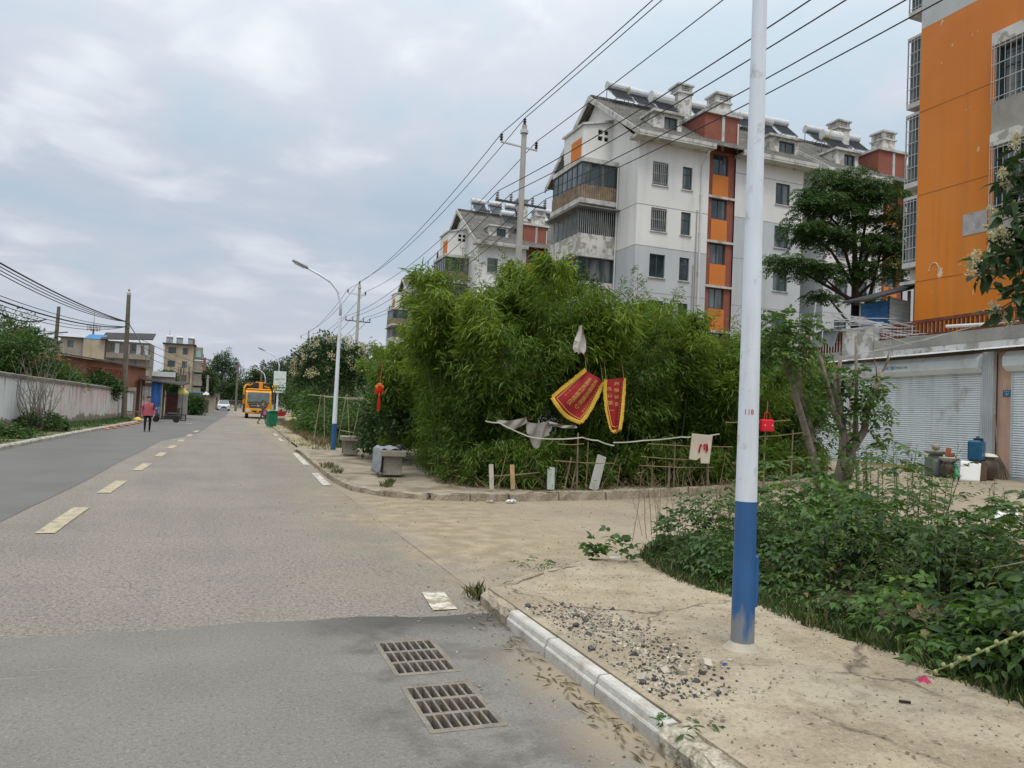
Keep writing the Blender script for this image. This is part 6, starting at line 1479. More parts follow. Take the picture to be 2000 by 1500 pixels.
def tuft(c, r, n, L=.3, pairs=4, ll=.10, lw=.05):
    d = rdir(n, .25); P = np.array(c) + d*np.array(r)*rng.uniform(.2, .8, (n, 1)); sprays(LV, P, d*np.array([1, 1, .5])+rng.normal(0, .3, (n, 3)), L*rng.uniform(.7, 1.2, n), pairs, ll, lw, .4)
tuft((7.75, 9.1, 2.95), (.42, .38, .48), 110); tuft((7.70, 9.1, 2.6), (.36, .32, .24), 46); tuft((7.5, 9.1, 2.85), (.25, .25, .25), 24)
tuft((8.85, 9.2, 2.5), (.25, .25, .25), 14); tuft((9.2, 9.25, 2.2), (.3, .3, .5), 32, .22); tuft((9.25, 9.2, 1.7), (.38, .35, .5), 42, .22); tuft((8.45, 9.25, 2.0), (.22, .22, .5), 26, .2); tuft((9.75, 9.2, 1.9), (.25, .2, .3), 18, .25); tuft((9.0, 9.15, 2.3), (.35, .3, .4), 30, .22); tuft((9.6, 9.2, 2.3), (.2, .2, .25), 10, .2); tuft((8.5, 9.2, 1.5), (.25, .25, .4), 16, .2)
tuft((9.9, 9.1, 1.2), (.35, .3, .3), 14, .4, 5, .13, .055); tuft((8.75, 9.1, 1.2), (.3, .3, .4), 14, .2)
LV.build('foliage', leafmat('leaf_sprout', (.035, .08, .018), (.10, .19, .04), .35), PT, full=True, kind='stuff')

# ---- weeds in the planting strip
WD = Leaves(); WF = Leaves()
def wh(x, y):
    e = x - we(min(y, 8.9)); h = np.interp(e, [0, .25, .5, .95, 1.6, 2.6, 4.2], [.0, .07, .34, .9, .98, .6, .28])
    return h*np.interp(y, [1.5, 3, 6.5, 7.4, 8.0], [.8, 1, .95, .5, .08])*(.42+.85*abs(math.sin(x*2.3+1.7*math.sin(y*1.9))*math.cos(y*1.5+x)))
n = 5400
Y_ = rng.uniform(1.6, 8.0, n); E0 = np.array([we(v) for v in Y_]); X_ = E0 + .06 + rng.random(n)**1.35*np.where(Y_ > 3, 4.6, 3.6)
H_ = np.array([wh(a, b) for a, b in zip(X_, Y_)]); G_ = np.array([gz(a, b) for a, b in zip(X_, Y_)])
A_ = rng.uniform(0, 2*math.pi, n); P = np.stack([X_, Y_, G_+.1+H_*rng.random(n)**.55], 1); D = np.stack([np.cos(A_)-.35, np.sin(A_)-.25, rng.uniform(-.1, .5, n)], 1)
patch = np.sin(X_*1.9+2*np.sin(Y_*1.3))+np.sin(Y_*2.7+X_); LL = rng.uniform(.06, .10, n)*np.where(patch > .5, 1.5, np.where(patch < -.6, .62, 1.0)); LW = LL*np.where(patch < -.6, .34, .5)*rng.uniform(.85, 1.15, n); nr = (X_-E0) < 2.6; lt_ = nr & (patch < -.6); nr = nr & ~lt_; bk = ~(nr | lt_); WL = Leaves()
ok_ = X_/Y_ > .63; nr &= ok_; lt_ &= ok_; bk &= ok_
sprays(WF, P[nr], D[nr], rng.uniform(.12, .27, nr.sum()), 3, LL[nr], LW[nr], .4); sprays(WD, P[bk], D[bk], rng.uniform(.12, .27, bk.sum()), 3, LL[bk], LW[bk], .4); sprays(WL, P[lt_], D[lt_]+np.array([0, 0, .5]), rng.uniform(.14, .3, lt_.sum()), 5, LL[lt_], LW[lt_], .25)
o = WL.build('ferny_weeds', leafmat('leaf_ferny', (.045, .085, .022), (.13, .20, .06), .3, brown=((.24, .19, .09), .04)), None, full=True); o['kind'] = 'stuff'; o['label'] = 'paler ferny weeds in patches of the planting strip'; o['category'] = 'weeds'
o = WF.build('weeds', leafmat('leaf_weed', (.015, .042, .011), (.095, .18, .038), .3, brown=((.22, .17, .07), .03)), None, full=True); o['kind'] = 'stuff'; o['label'] = 'tangled compound leaved weeds in the planting strip beside the lamp'; o['category'] = 'weeds'
o = WD.build('undergrowth', leafmat('leaf_under', (.02, .05, .013), (.06, .12, .03), .3), None); o['kind'] = 'stuff'; o['label'] = 'lower undergrowth at the back of the planting strip'; o['category'] = 'weeds'
# stems under the weeds
m = MB()
for i in range(260):
    y = rng.uniform(2, 8.5); x = we(y)+rng.uniform(.15, 4.5); h = wh(x, y)
    m.tube([(x, y, gz(x, y)+.05), (x+rng.normal(0, .06), y+rng.normal(0, .06), gz(x, y)+.1+h*.5), (x+rng.normal(0, .14), y+rng.normal(0, .14), gz(x, y)+.1+h)], [.006, .005, .003], 4, cap=False)
o = m.build('weed_stems', surf('weed_stem', (.10, .11, .05), var=.3)); o['kind'] = 'stuff'; o['label'] = 'thin stems standing among the planting strip weeds'; o['category'] = 'weeds'
def plant(name, label, loc, build, mat, cat='plant', full=True, stems=(), stem_mat=None, group=None):
    P_ = thing(name, label, cat, loc, 0, group); LV = Leaves(); build(LV); LV.build('foliage', mat, P_, full=full)
    for s_ in stems: MB().tube(s_[0], s_[1], 5).build('stem', stem_mat or surf('green_stem', (.09, .12, .045), rough=.7, var=.2), P_)
    return P_
def clump(n, R, h, L=.2, ll=.08, lw=.04, pairs=3, lift=.3):
    def f(LV):
        a = rng.uniform(0, 6.28, n); r = R*np.sqrt(rng.random(n)); P = np.stack([r*np.cos(a), r*np.sin(a), h*(1-.55*(r/R)**2)*rng.random(n)**.5], 1)
        sprays(LV, P, np.stack([np.cos(a), np.sin(a), lift+0*a], 1)+rng.normal(0, .3, (n, 3)), L*rng.uniform(.7, 1.2, n), pairs, ll, lw, .4)
    return f
def stand(n, R, h, leaf_n=26, ll=.07, lw=.022):
    stems = []
    for i in range(n):
        a = rng.uniform(0, 6.28); r = R*math.sqrt(rng.random()); hh = h*rng.uniform(.7, 1.1); b = np.array([r*math.cos(a), r*math.sin(a), 0]); tp = b + np.array([rng.normal(0, .07), rng.normal(0, .07), hh]); stems.append((b, tp))
    def f(LV):
        for b, tp in stems:
            t = np.linspace(.18, 1, leaf_n); P = b + (tp-b)*t[:, None]; a = np.arange(leaf_n)*2.4
            for k in range(3): LV.add(P+rng.normal(0, .015, P.shape), np.stack([np.cos(a+k*.5), np.sin(a+k*.5), .35+0*a+rng.normal(0, .3, leaf_n)], 1), np.array([0, 0, 1.])+rng.normal(0, .4, P.shape), ll*(1.15-t*.6), lw*(1.15-t*.5))
    return f, [([tuple(b), tuple((b+tp)/2+np.array([.01, .01, 0])), tuple(tp)], [.006, .005, .002]) for b, tp in stems]
bz = lambda x, y: gz(x, y)+.1
plant('leafy_shrub', 'rounded green weed shrub just left of the near lamp foot', (5.2, 6.95, bz(4.95, 7.1)), clump(230, .62, .85, .2, .075, .04), leafmat('leaf_shrub', (.025, .06, .015), (.08, .15, .04), .3), 'shrub')
plant('leafy_shrub', 'low leafy weeds between the near lamp and the rounded shrub', (4.85, 6.1, bz(4.75, 6.1)), clump(150, .5, .5, .2, .08, .042), MATS['leaf_shrub'], 'shrub')
plant('broadleaf_weed', 'tall broad leaved weed right behind the near lamp', (7.1, 8.0, bz(7.1, 8)), clump(60, .55, .95, .25, .20, .095, 2), g_light, 'weed')
plant('broadleaf_weed', 'second broad leaved weed at the foot of the pruned tree', (8.0, 8.5, bz(8, 8.5)), clump(50, .5, .7, .25, .18, .085, 2), g_mid, 'weed')
for x, y, h, lab in ((6.3, 7.3, 1.05, 'tall leafy weed clump directly behind the near lamp'), (7.1, 6.5, 1.1, 'tall leafy weed clump between the near lamp and the pruned tree'), (6.0, 5.5, .9, 'leafy weed clump just right of the blue lamp foot'), (7.0, 5.2, .8, 'leafy weed clump beside the white plastic sheet'), (6.4, 4.3, .95, 'leafy weed clump near the dead branch')):
    plant('weed_clump', lab, (x, y, bz(x, y)), clump(95, .42, h*1.15, .26, rng.uniform(.085, .125), rng.uniform(.04, .06), 3, .5), leafmat('leaf_clump', (.022, .058, .014), (.095, .175, .04), .3), 'weed')
f, st = stand(24, .6, 1.2); plant('mugwort_clump', 'feathery grey green weed stems right of the pruned tree', (8.9, 8.1, bz(8.9, 8.1)), f, leafmat('leaf_mug', (.05, .085, .03), (.12, .18, .075), .3), 'weed', stems=st)
f, st = stand(5, .28, .85, 22, .075, .02); plant('mugwort_clump', 'slim upright weed in front of the yellow shutter rail', (8.9, 6.6, bz(9.6, 7.1)), f, MATS['leaf_mug'], 'weed', stems=st)
f, st = stand(5, .28, .8, 22, .075, .02); plant('mugwort_clump', 'slim upright weed in front of the urns', (8.8, 5.8, bz(8.8, 5.8)), f, MATS['leaf_mug'], 'weed', stems=st)
f, st = stand(6, .35, .55, 20, .07, .022); plant('mugwort_clump', 'small feathery weed at the right edge of the forecourt', (8.7, 4.9, bz(8.7, 4.9)), f, MATS['leaf_mug'], 'weed', stems=st)
plant('compound_weed', 'bright fern like weed overhanging the pavement at right', (4.75, 3.95, bz(4.75, 3.9)), clump(46, .38, .42, .26, .085, .042, 4), g_light, 'weed')
plant('compound_weed', 'dark leafy weed at the right edge of the pavement', (4.95, 3.15, bz(4.9, 3.1)), clump(80, .5, .62, .24, .085, .045, 4), g_mid, 'weed')
plant('seedling', 'small leafy plant growing from the corner of the pavement', (3.95, 7.3, .05), clump(26, .22, .32, .12, .09, .06, 2, .8), g_mid, 'plant')
plant('seedling', 'flattened grassy weed along the driveway edge', (3.1, 7.05, .09), clump(14, .24, .06, .10, .07, .014, 3, .3), g_mid, 'weed')
plant('seedling', 'wilted weed growing over the end of the new kerb', (2.2, 3.2, .11), clump(8, .10, .05, .08, .06, .02, 2, .2), g_mid, 'weed')
# dry stems
dry = surf('dry_stem', (.26, .19, .13), rough=.9, var=.25)
def drystand(label, loc, n, h, R, name='dry_stems'):
    D_ = thing(name, label, 'dry stems', loc); random.seed(int(h*100)+n)
    for i in range(n):
        a = random.uniform(0, 6.28); r = R*math.sqrt(random.random()); b = Vector((r*math.cos(a), r*math.sin(a), 0)); t = b + Vector((random.gauss(0, .14), random.gauss(0, .14), h*random.uniform(.6, 1.1)))
        q = MB(); q.tube([b, (b+t)/2+Vector((random.gauss(0, .03), 0, 0)), t], [.005, .004, .002], 4)
        for k in range(5):
            s_ = b.lerp(t, random.uniform(.4, .95)); q.tube([s_, s_+Vector((random.gauss(0, .09), random.gauss(0, .09), random.uniform(.04, .16)))], [.002, .001], 3)
        q.build('stem', dry, D_)
    return D_
drystand('dry reddish stems rising behind the rounded weed shrub', (5.4, 8.0, .1), 26, .85, .7); drystand('dry reddish stems beside the near lamp in front of the bamboo kerb', (6.4, 8.4, .15), 20, .8, .5)
TW = thing('dead_branch', 'bare grey dead branch lying over the weeds at the right edge', 'branch', (5.35, 3.35, .75))
random.seed(5)
for i in range(12):
    p = Vector((random.uniform(-.1, .5), random.uniform(-.2, .2), random.uniform(-.05, .15))); pts = [p]
    d = Vector((-.9, .25+random.uniform(-.4, .4), random.uniform(-.25, .3)))
    for k in range(5): p = p + d*random.uniform(.07, .12); d = (d+Vector((random.gauss(0, .3), random.gauss(0, .3), random.gauss(0, .3)))).normalized(); pts.append(p.copy())
    MB().tube(pts, list(np.linspace(.008, .002, 6)), 5).build('twig', surf('grey_twig', (.27, .235, .2), rough=.9), TW)
# hollyhock with one pink flower leaning into the picture
HH = thing('hollyhock', 'leaning hollyhock stem with pale buds and a pink flower at its tip', 'flower', (0, 0, 0))
stem = [(4.75, 2.45, .15), (4.4, 2.55, .55), (3.91, 2.75, .60), (3.67, 2.9, .43), (3.56, 2.97, .36), (3.52, 3.0, .345)]
MB().tube(stem, [.010, .009, .008, .006, .004, .003], 6).build('stem', surf('hollyhock_stem', (.17, .21, .07), rough=.7), HH, smooth=True)
for i in range(11):
    t = i/10; p = Vector(stem[2]).lerp(Vector(stem[3]), t*1.5) if t < .66 else Vector(stem[3]).lerp(Vector(stem[4]), (t-.66)*2.9); p += Vector((0, 0, .012 if i % 2 else -.008))
    MB().lathe([(.003, -.013), (.011, -.004), (.012, .006), (.004, .015)], tuple(p), 8).build('bud', surf('hollyhock_bud', (.30, .32, .15), rough=.7), HH, smooth=True)
pk_m = surf('pink_petal', (.42, .02, .09), rough=.5, var=.2, vs_=40)
for k in range(5):
    a = k*1.256; m = MB(); m.grid(lambda u, v: (3.515+.032*v*math.cos(a+(u-.5)*1.3), 2.995+.032*v*math.sin(a+(u-.5)*1.3), .335-.04*v+.012*math.sin(u*3.1)*v), 4, 4); m.build('petal', pk_m, HH, smooth=True)
# overhanging flowering privet at the upper right
PV = thing('privet_tree', 'flowering privet boughs hanging in at the right edge', 'tree', (0, 0, 0))
MB().tube([(4.6, 1.7, 0), (4.5, 1.9, 1.2), (4.35, 2.1, 2.2), (4.2, 2.2, 3.2)], [.06, .05, .04, .02], 10).build('trunk', bark, PV, smooth=True)
LV = Leaves(); FL = Leaves()
tips = [(3.06, 2.42, 2.36), (3.12, 2.45, 2.30), (3.2, 2.4, 2.22), (3.26, 2.45, 2.16), (3.20, 2.4, 2.47), (3.22, 2.38, 2.62), (3.25, 2.42, 2.76), (3.28, 2.4, 2.88), (3.26, 2.4, 2.68), (3.24, 2.42, 2.56), (3.24, 2.42, 2.5), (3.35, 2.4, 2.25), (3.2, 2.48, 2.36), (3.42, 2.4, 2.35), (3.42, 2.3, 2.6), (3.34, 2.44, 2.1), (3.45, 2.36, 2.15), (3.28, 2.5, 2.3), (3.36, 2.36, 2.5), (3.32, 2.45, 2.74), (3.28, 2.4, 2.8), (3.36, 2.4, 2.52), (3.2, 2.36, 2.44)]
for k, tp in enumerate(tips):
    s_ = Vector((4.3, 2.12, 2.45+.04*k)); e = Vector(tp); md = s_.lerp(e, .55)+Vector((0, 0, .12))
    MB().tube([s_, md, e], [.012, .007, .003], 6).build('branch', bark, PV)
    n = 34; t = rng.uniform(.55, 1.0, n); P = np.array([(1-q)**2*np.array(s_)+2*q*(1-q)*np.array(md)+q*q*np.array(e) for q in t]) + rng.normal(0, .02, (n, 3))
    LV.add(P, rng.normal(0, .7, (n, 3))+np.array([-.3, 0, -.55]), rng.normal(0, .5, (n, 3))+np.array([0, 0, 1.]), rng.uniform(.07, .11, n), rng.uniform(.036, .052, n))
    if k % 3 == 2: continue
    n = 150; ax_ = unit(np.array([-.7, -.1, .5])+rng.normal(0, .4, 3)); tt = rng.random(n)**.8
    P = np.array(e) + ax_*(tt*.085)[:, None] + rng.normal(0, 1, (n, 3))*(.016*(1.15-tt))[:, None]; FL.add(P, rdir(n), rdir(n), rng.uniform(.008, .013, n), rng.uniform(.006, .010, n))
LV.build('foliage', leafmat('leaf_privet', (.018, .042, .014), (.05, .10, .03), .2, rough=.35), PV, full=True); FL.build('blossom', leafmat('privet_flower', (.48, .44, .26), (.68, .65, .48), .2), PV)

# ---- larger trees
T_ = thing('dark_tree', 'tall dark spreading tree between the white block and the orange building', 'tree', (29.9, 30, 0))
LV = Leaves(); cc_all = []
for (x, z, rx, rz_, n) in ((-1.0, 14.0, 2.2, .8, 26), (1.2, 13.6, 1.8, .8, 20), (-3.0, 12.7, 1.7, .7, 20), (-.4, 12.6, 2.4, .9, 26), (2.3, 12.3, 1.5, .8, 16), (-3.8, 11.3, 1.4, .6, 14), (-1.6, 11.2, 2.0, .7, 20), (1.2, 11.2, 1.9, .9, 18), (-4.8, 9.6, 1.5, .5, 13), (-2.8, 9.4, 1.6, .5, 13), (-.4, 9.6, 1.5, .6, 12), (1.8, 9.8, 1.3, .8, 10), (-2.0, 8.2, .8, .5, 6), (0.9, 8.3, 1.0, .5, 7), (2.8, 11.0, 1.0, .8, 9)):
    cc_all.append((x, 0, z)); 
    for k in range(int(n*1.4)):
        d = rdir(1)[0]; c = np.array([x, 0, z]) + d*np.array([rx, 1.5, rz_])*rng.uniform(.3, 1)
        m_ = 22; a = rng.uniform(0, 6.28, m_); P = c + np.stack([np.cos(a), np.sin(a), 0*a], 1)*rng.uniform(.05, .25, (m_, 1))
        sprays(LV, P, np.stack([np.cos(a), np.sin(a), -.05+0*a], 1)+rng.normal(0, .2, (m_, 3)), rng.uniform(.25, .5, m_), 4, .17, .06, .55)
LV.build('crown', leafmat('leaf_spreading', (.02, .055, .013), (.065, .14, .028), .3), T_, kind='stuff')
m = MB(); m.tube([(0, 0, 0), (0, 0, 6), (-.1, 0, 9), (-.3, 0, 12.5)], [.3, .24, .18, .06], 10)
for c in cc_all: m.tube([(-.05, 0, min(c[2]-1.6, 8.6)), ((c[0])*.45, 0, c[2]-.9), c], [.10, .07, .02], 6)
m.tube([(.8, .5, 0), (.9, .4, 7), (1.6, 0, 11)], [.16, .13, .05], 8); m.build('trunk', surf('dark_bark', (.05, .042, .035), rough=.95), T_, smooth=True)
tree('flowering_tree', 'rounded tree covered in cream blossom behind the second lamp', (5.3, 39, 0), 1.6, (0, 0, 3.3), (2.0, 2.0, 1.75), 130, 90, .42, .15, .075, g_dark, flowers=120)
for i, (x, y, h, r, lab, mt) in enumerate(((9.9, 21.5, 5.0, 1.05, 'dark glossy evergreen rising from the middle of the bamboo', g_dark), (12.3, 20.5, 3.6, .75, 'loose leafy tree poking out of the bamboo before the rain pipe', g_mid))):
    tree('evergreen_tree', lab, (x, y, .2), h*.6, (0, 0, h), (r, r, r*1.0), 46, 60, .35, .16, .07, mt, trunk_r=.07)
for i, (x, y, c, r, lab, mt, nc) in enumerate((
    (7.4, 66, 2.3, (1.6, 2.2, 1.6), 'dark shrubs behind the far street lamp', g_mid, 60), (6.2, 58, 2.0, (1.8, 3, 1.8), 'bushy thicket right of the notice board', g_mid, 90), (6.6, 47, 1.7, (2.2, 3.0, 1.7), 'leafy thicket below the flowering tree', g_mid, 110),
    (4.9, 33.5, 1.0, (1.3, 2.2, .9), 'vegetable vines on the far side of the cane trellis', g_mid, 60), (5.3, 29.0, .9, (1.2, 1.6, .8), 'vegetable vines under the cane trellis', g_mid, 50), (4.5, 21.5, 1.1, (.85, 2.6, 1.15), 'dark bush beside the bare bench', g_dark, 55), (7.6, 32, 2.2, (1.8, 2, 1.8), 'tall leafy shrub right of the cane trellis', g_mid, 80),
    (4.75, 40, .6, (.9, 4, .6), 'low weeds on the verge beyond the second lamp', g_light, 50), (8.2, 70, 3.2, (3, 3, 2.6), 'broad tree behind the notice board', g_far, 90))):
    L_ = .13 if y < 40 else .2
    tree('bush', lab, (x, y, .05), c*.4, (0, 0, c), r, nc, 70, .42 if y < 40 else .55, L_, L_*.5, mt, trunk_r=.06, cat='bush', zmin=-.9, surface=.35)
for i, (x, y, c, r, lab, mt) in enumerate(((.6, 205, 7.4, (5.4, 4, 6.6), 'tall rounded far tree at the end of the road on the left', g_far), (-3.2, 190, 5.0, (3.2, 3, 3.6), 'dark far tree before the tan block', g_far), (3.6, 175, 3.0, (4.0, 3, 2.8), 'low dark trees closing the end of the road', g_far),
    (8.6, 150, 4.6, (5.0, 4, 4.4), 'dark trees right of the far pole', g_far), (11.5, 125, 5.2, (4.4, 4, 4.0), 'broad dark tree above the yellow truck', g_far), (12, 100, 4.4, (3.6, 4, 3.8), 'dark tree between the notice board and the flowering tree', g_far), (8.4, 90, 2.2, (1.6, 3, 2.0), 'shrubs just right of the truck', g_far), (13, 78, 3.6, (3, 3, 3), 'dark tree behind the flowering tree', g_far),
    (-13.5, 60, 4.6, (2.6, 2.6, 2.2), 'bushy tree at the left edge behind the wall', g_mid), (-9.2, 45, 3.2, (1.9, 2.0, 1.45), 'bright green tree behind the wall left of the twigs', g_mid), (-11.0, 45, 2.9, (2.0, 2.2, 1.7), 'leafy tree at the extreme left behind the wall', g_mid),
    (-7.4, 45, 2.0, (1.0, 2.4, .65), 'dark shrub above the coping below the brick screen', g_mid), (-6.4, 51, 2.0, (1.0, 2.2, .7), 'dark shrub above the coping beside the left pole', g_dark), (-4.1, 72, 3.0, (1.0, 1.2, .7), 'green bush rising behind the stall roof', g_mid), (-2.1, 80, .9, (.9, 1.5, .9), 'bushes in front of the low white shop', g_dark))):
    far = y > 90; L_ = .42 if y > 140 else (.3 if far else .19)
    tree('far_tree' if far else 'leafy_tree', lab, (x, y, 0), c*.6, (0, 0, c), r, 190 if far else 90, 60, (.9 if y > 140 else .7) if far else .5, L_, L_*.55, mt, trunk_r=.18 if far else .1, zmin=-.85, surface=.4)
# bare twig shrub in front of the painted wall, creeper at its foot
TB = thing('twig_shrub', 'tall bare twiggy shrub against the painted wall', 'shrub', (-6.45, 34.2, .08)); random.seed(8)
for i in range(46):
    a = random.gauss(0, .30); b = Vector((random.uniform(-.3, .3), random.uniform(-.5, .5), 0)); h = random.uniform(1.4, 3.2); pts = [b]; d = Vector((math.sin(a)*.9, random.gauss(0, .18), 1)).normalized()
    for k in range(6): pts.append(pts[-1]+d*h/6); d = (d+Vector((random.gauss(0, .16), random.gauss(0, .12), .05))).normalized()
    q = MB(); q.tube(pts, list(np.linspace(.022, .005, 7)), 5)
    for k in range(3): s_ = pts[random.randint(3, 6)]; q.tube([s_, s_+Vector((random.gauss(0, .22), random.gauss(0, .15), random.uniform(.1, .4)))], [.007, .003], 4)
    q.build('stem', surf('pale_twig', (.21, .185, .155), rough=.95, var=.25), TB)
def ground_cover(name, label, area, n, h, L, W, mat):
    LV = Leaves(); P = np.array([area() for _ in range(n)]); P[:, 2] += h*rng.random(n)
    LV.add(P, rng.normal(0, .7, (n, 3))+np.array([0, 0, .1]), rng.normal(0, .4, (n, 3))+np.array([0, 0, 1.]), L*rng.uniform(.6, 1.3, n), W*rng.uniform(.7, 1.2, n)); o = LV.build(name, mat, None); o['kind'] = 'stuff'; o['label'] = label; o['category'] = 'plants'; return o
def area_v():
    y = 17+36*rng.random(); w0, w1 = WALL(y)+.05, LEFT(y)-.22; u = rng.random()**(1.0); x = w0+(w1-w0)*u*(.75+.3*math.sin(y*1.3)); return (x, y, .09)
ground_cover('creeper', 'low green creepers along the left verge', area_v, 8000, .14, .10, .06, g_mid)
plant('creeper_mound', 'mound of broad leaved creeper at the foot of the twig shrub', (-6.3, 34.3, .08), clump(300, .8, .8, .2, .13, .09, 2), g_mid, 'creeper', full=False)
plant('creeper_mound', 'mound of creeper at the left picture edge before the wall', (-6.5, 28.6, .08), clump(260, .9, .5, .2, .13, .09, 2), g_mid, 'creeper', full=False)
def blades(label, pts_fn, n, L, mat, name='grass'):
    LV = Leaves(); P = np.array([pts_fn() for _ in range(n)]); LV.add(P, rng.normal(0, .42, (n, 3))*np.array([1, 1, .3])+np.array([0, 0, 1.]), rdir(n), L*rng.uniform(.5, 1.3, n), .010*rng.uniform(.7, 1.4, n)+.006*(L > .25)); o = LV.build(name, mat, None); o['kind'] = 'stuff'; o['label'] = label; o['category'] = 'grass'; return o
def edge_pts():
    y = rng.uniform(1.8, 8.2); return (we(y)+abs(rng.normal(0, .26))-.08, y, gz(4.5, y)+.1)
blades('thin grass along the edge of the planting strip', edge_pts, 3200, .12, leafmat('grass_edge', (.03, .06, .015), (.10, .15, .045), .3, brown=((.28, .23, .12), .15)))
def tuft_pts():
    c = tufts[rng.integers(len(tufts))]; return (c[0]+rng.normal(0, c[3]), c[1]+rng.normal(0, c[3]), c[2])
tufts = [(2.15, 6.25, .01, .05), (2.4, 17.6, .16, .10), (2.5, 18.3, .16, .08), (2.42, 16.4, .16, .06), (3.0, 28.6, .06, .25), (3.4, 30, .06, .4), (3.3, 33, .06, .4), (3.5, 40, .06, .5), (3.6, 46, .06, .5), (4.2, 52, .06, .5), (3.2, 25.5, .12, .2), (2.9, 13.7, .16, .05), (3.15, 14.4, .16, .04)]
blades('scattered grass tufts growing along the kerbs', tuft_pts, 900, .13, leafmat('grass_tuft', (.06, .09, .025), (.15, .18, .06), .3, brown=((.3, .25, .13), .25)))
def fverge(): 
    y = rng.uniform(27, 60); return (RIGHT(y)+.6+rng.random()*4, y, .06)
blades('rough dry grass on the right verge', fverge, 5200, .3, g_dry); 
def fverge2():
    y = rng.uniform(27, 62); return (RIGHT(y)+1.3+rng.random()*3.2, y, .06)
blades('green grass on the right verge', fverge2, 9000, .3, g_light)

# ================================================================== THINGS ROUND THE BAMBOO
gold = surf('gold_fringe', (.66, .42, .05), rough=.6, var=.2, vs_=30); redv = surf('red_velvet', (.27, .012, .018), rough=.75, var=.15, vs_=8); goldt = surf('gold_print', (.60, .38, .08), rough=.5)
cane = surf('dry_cane', (.22, .165, .085), rough=.7, var=.25, vs_=5); oldpost = surf('old_fence_post', (.20, .155, .11), rough=.95, var=.3, vs_=5)
def banner(label, Yp, corner, cols, fringe_w=.05, wob=.03):
    """cloth pennant; corner(s, t) -> (x, z); cols: columns of lettering ((s, t0, t1, size, text))"""
    B_ = thing('banner', label, 'banner', (0, 0, 0), 0, 'red award pennants in the bamboo')
    def pt(s_, t, off=0.0):
        x, z = corner(s_, t); return (x, Yp - off + wob*math.sin(s_*7+t*3) - .08*t, z)
    m = MB(); m.grid(lambda u, v: pt(u, v), 22, 26); m.grid(lambda u, v: pt(u, v, -.004), 22, 26); m.build('cloth', redv, B_, smooth=True)
    # fringe round the two sides and the foot
    m = MB(); random.seed(2)
    ring_ = [(0, t) for t in np.linspace(0, 1, 60)] + [(s_, 1) for s_ in np.linspace(0, 1, 60)] + [(1, t) for t in np.linspace(1, 0, 60)]
    cen = Vector(pt(.5, .5))
    for (a, b), (c, d) in zip(ring_, ring_[1:]):
        p, q = Vector(pt(a, b, .006)), Vector(pt(c, d, .006)); t_ = q-p
        if t_.length < 1e-6: continue
        n_ = Vector((t_.z, 0, -t_.x)).normalized(); n_ = n_ if n_.dot(p-cen) > 0 else -n_
        w = fringe_w*random.uniform(.75, 1.1); g_ = t_*.12
        m.quad(p - n_*.035, q - n_*.035, q - g_ + n_*w*.9, p + g_ + n_*w)
    m.build('fringe', gold, B_)
    m = MB()
    lo = .075
    path = [(lo+.01, t) for t in np.linspace(.05, .93, 24)] + [(s_, .93) for s_ in np.linspace(lo+.01, 1-lo, 16)] + [(1-lo, t) for t in np.linspace(.93, .05, 24)]
    for (a, b), (c, d) in zip(path, path[1:]):
        p, q = Vector(pt(a, b, .007)), Vector(pt(c, d, .007)); t_ = (q-p)
        if t_.length < 1e-6: continue
        n_ = Vector((t_.z, 0, -t_.x)).normalized()*.006; m.quad(p-n_, q-n_, q+n_, p+n_)
    m.build('border_line', goldt, B_)
    for s_ in (.04, .96):
        a = Vector(pt(s_, .0)); MB().tube([a, a + Vector((.03, .12, .22)), a + Vector((.05, .3, .55))], .006, 5).build('hanging_string', cane, B_)
    for (s0, t0, t1, ds, dt, txt) in cols:
        for i, ch in enumerate(txt):
            tc = t0 + (t1-t0)*(i+.5)/len(txt)
            text_mesh(ch, 1.0, goldt, 'lettering', B_, fn=lambda v, tc=tc: pt(s0 + v.x*ds, tc - v.y*dt, .009))
    return B_
def lerp2(a, b, t): return (a[0]+(b[0]-a[0])*t, a[1]+(b[1]-a[1])*t)
def b1c(s_, t):
    L_ = lerp2((6.71, 2.51), (5.99, 1.93), t); R2 = lerp2(lerp2((7.11, 2.30), (6.93, 1.80), t), lerp2((6.93, 1.80), (6.60, 1.48), t), t)
    p = lerp2(L_, R2, s_); k = max(0, t-.75)/.25; tip = .09*math.sin(math.pi*s_)**.8*k
    return (p[0]-tip*.75, p[1]-tip*.65)
banner('left red award pennant with gold fringe hanging tilted from the bamboo', 13.55, b1c, [(.64, .07, .82, .16, .115, '真情服务暖民心'), (.40, .10, .86, .16, .115, '业务先行皓敬仪'), (.86, .12, .8, .055, .04, '赠人民社区居民委员会敬'), (.17, .3, .8, .05, .04, '二〇二一年三月')])
def b2c(s_, t):
    L_ = lerp2(lerp2((7.13, 2.34), (7.10, 1.95), t), lerp2((7.10, 1.95), (7.27, 1.36), t), t); R2 = lerp2(lerp2((7.56, 2.40), (7.58, 1.95), t), lerp2((7.58, 1.95), (7.43, 1.37), t), t)
    p = lerp2(L_, R2, s_); k = max(0, t-.8)/.2; return (p[0], p[1]-.05*math.sin(math.pi*s_)*k)
banner('right narrow red pennant with gold lettering folded against the bamboo', 13.5, b2c, [(.52, .05, .62, .26, .085, '真情雨露'), (.20, .16, .74, .26, .085, '高公堂一'), (.80, .06, .85, .07, .026, '赠人民社区居民委员会全体敬赠')], .045, .045)
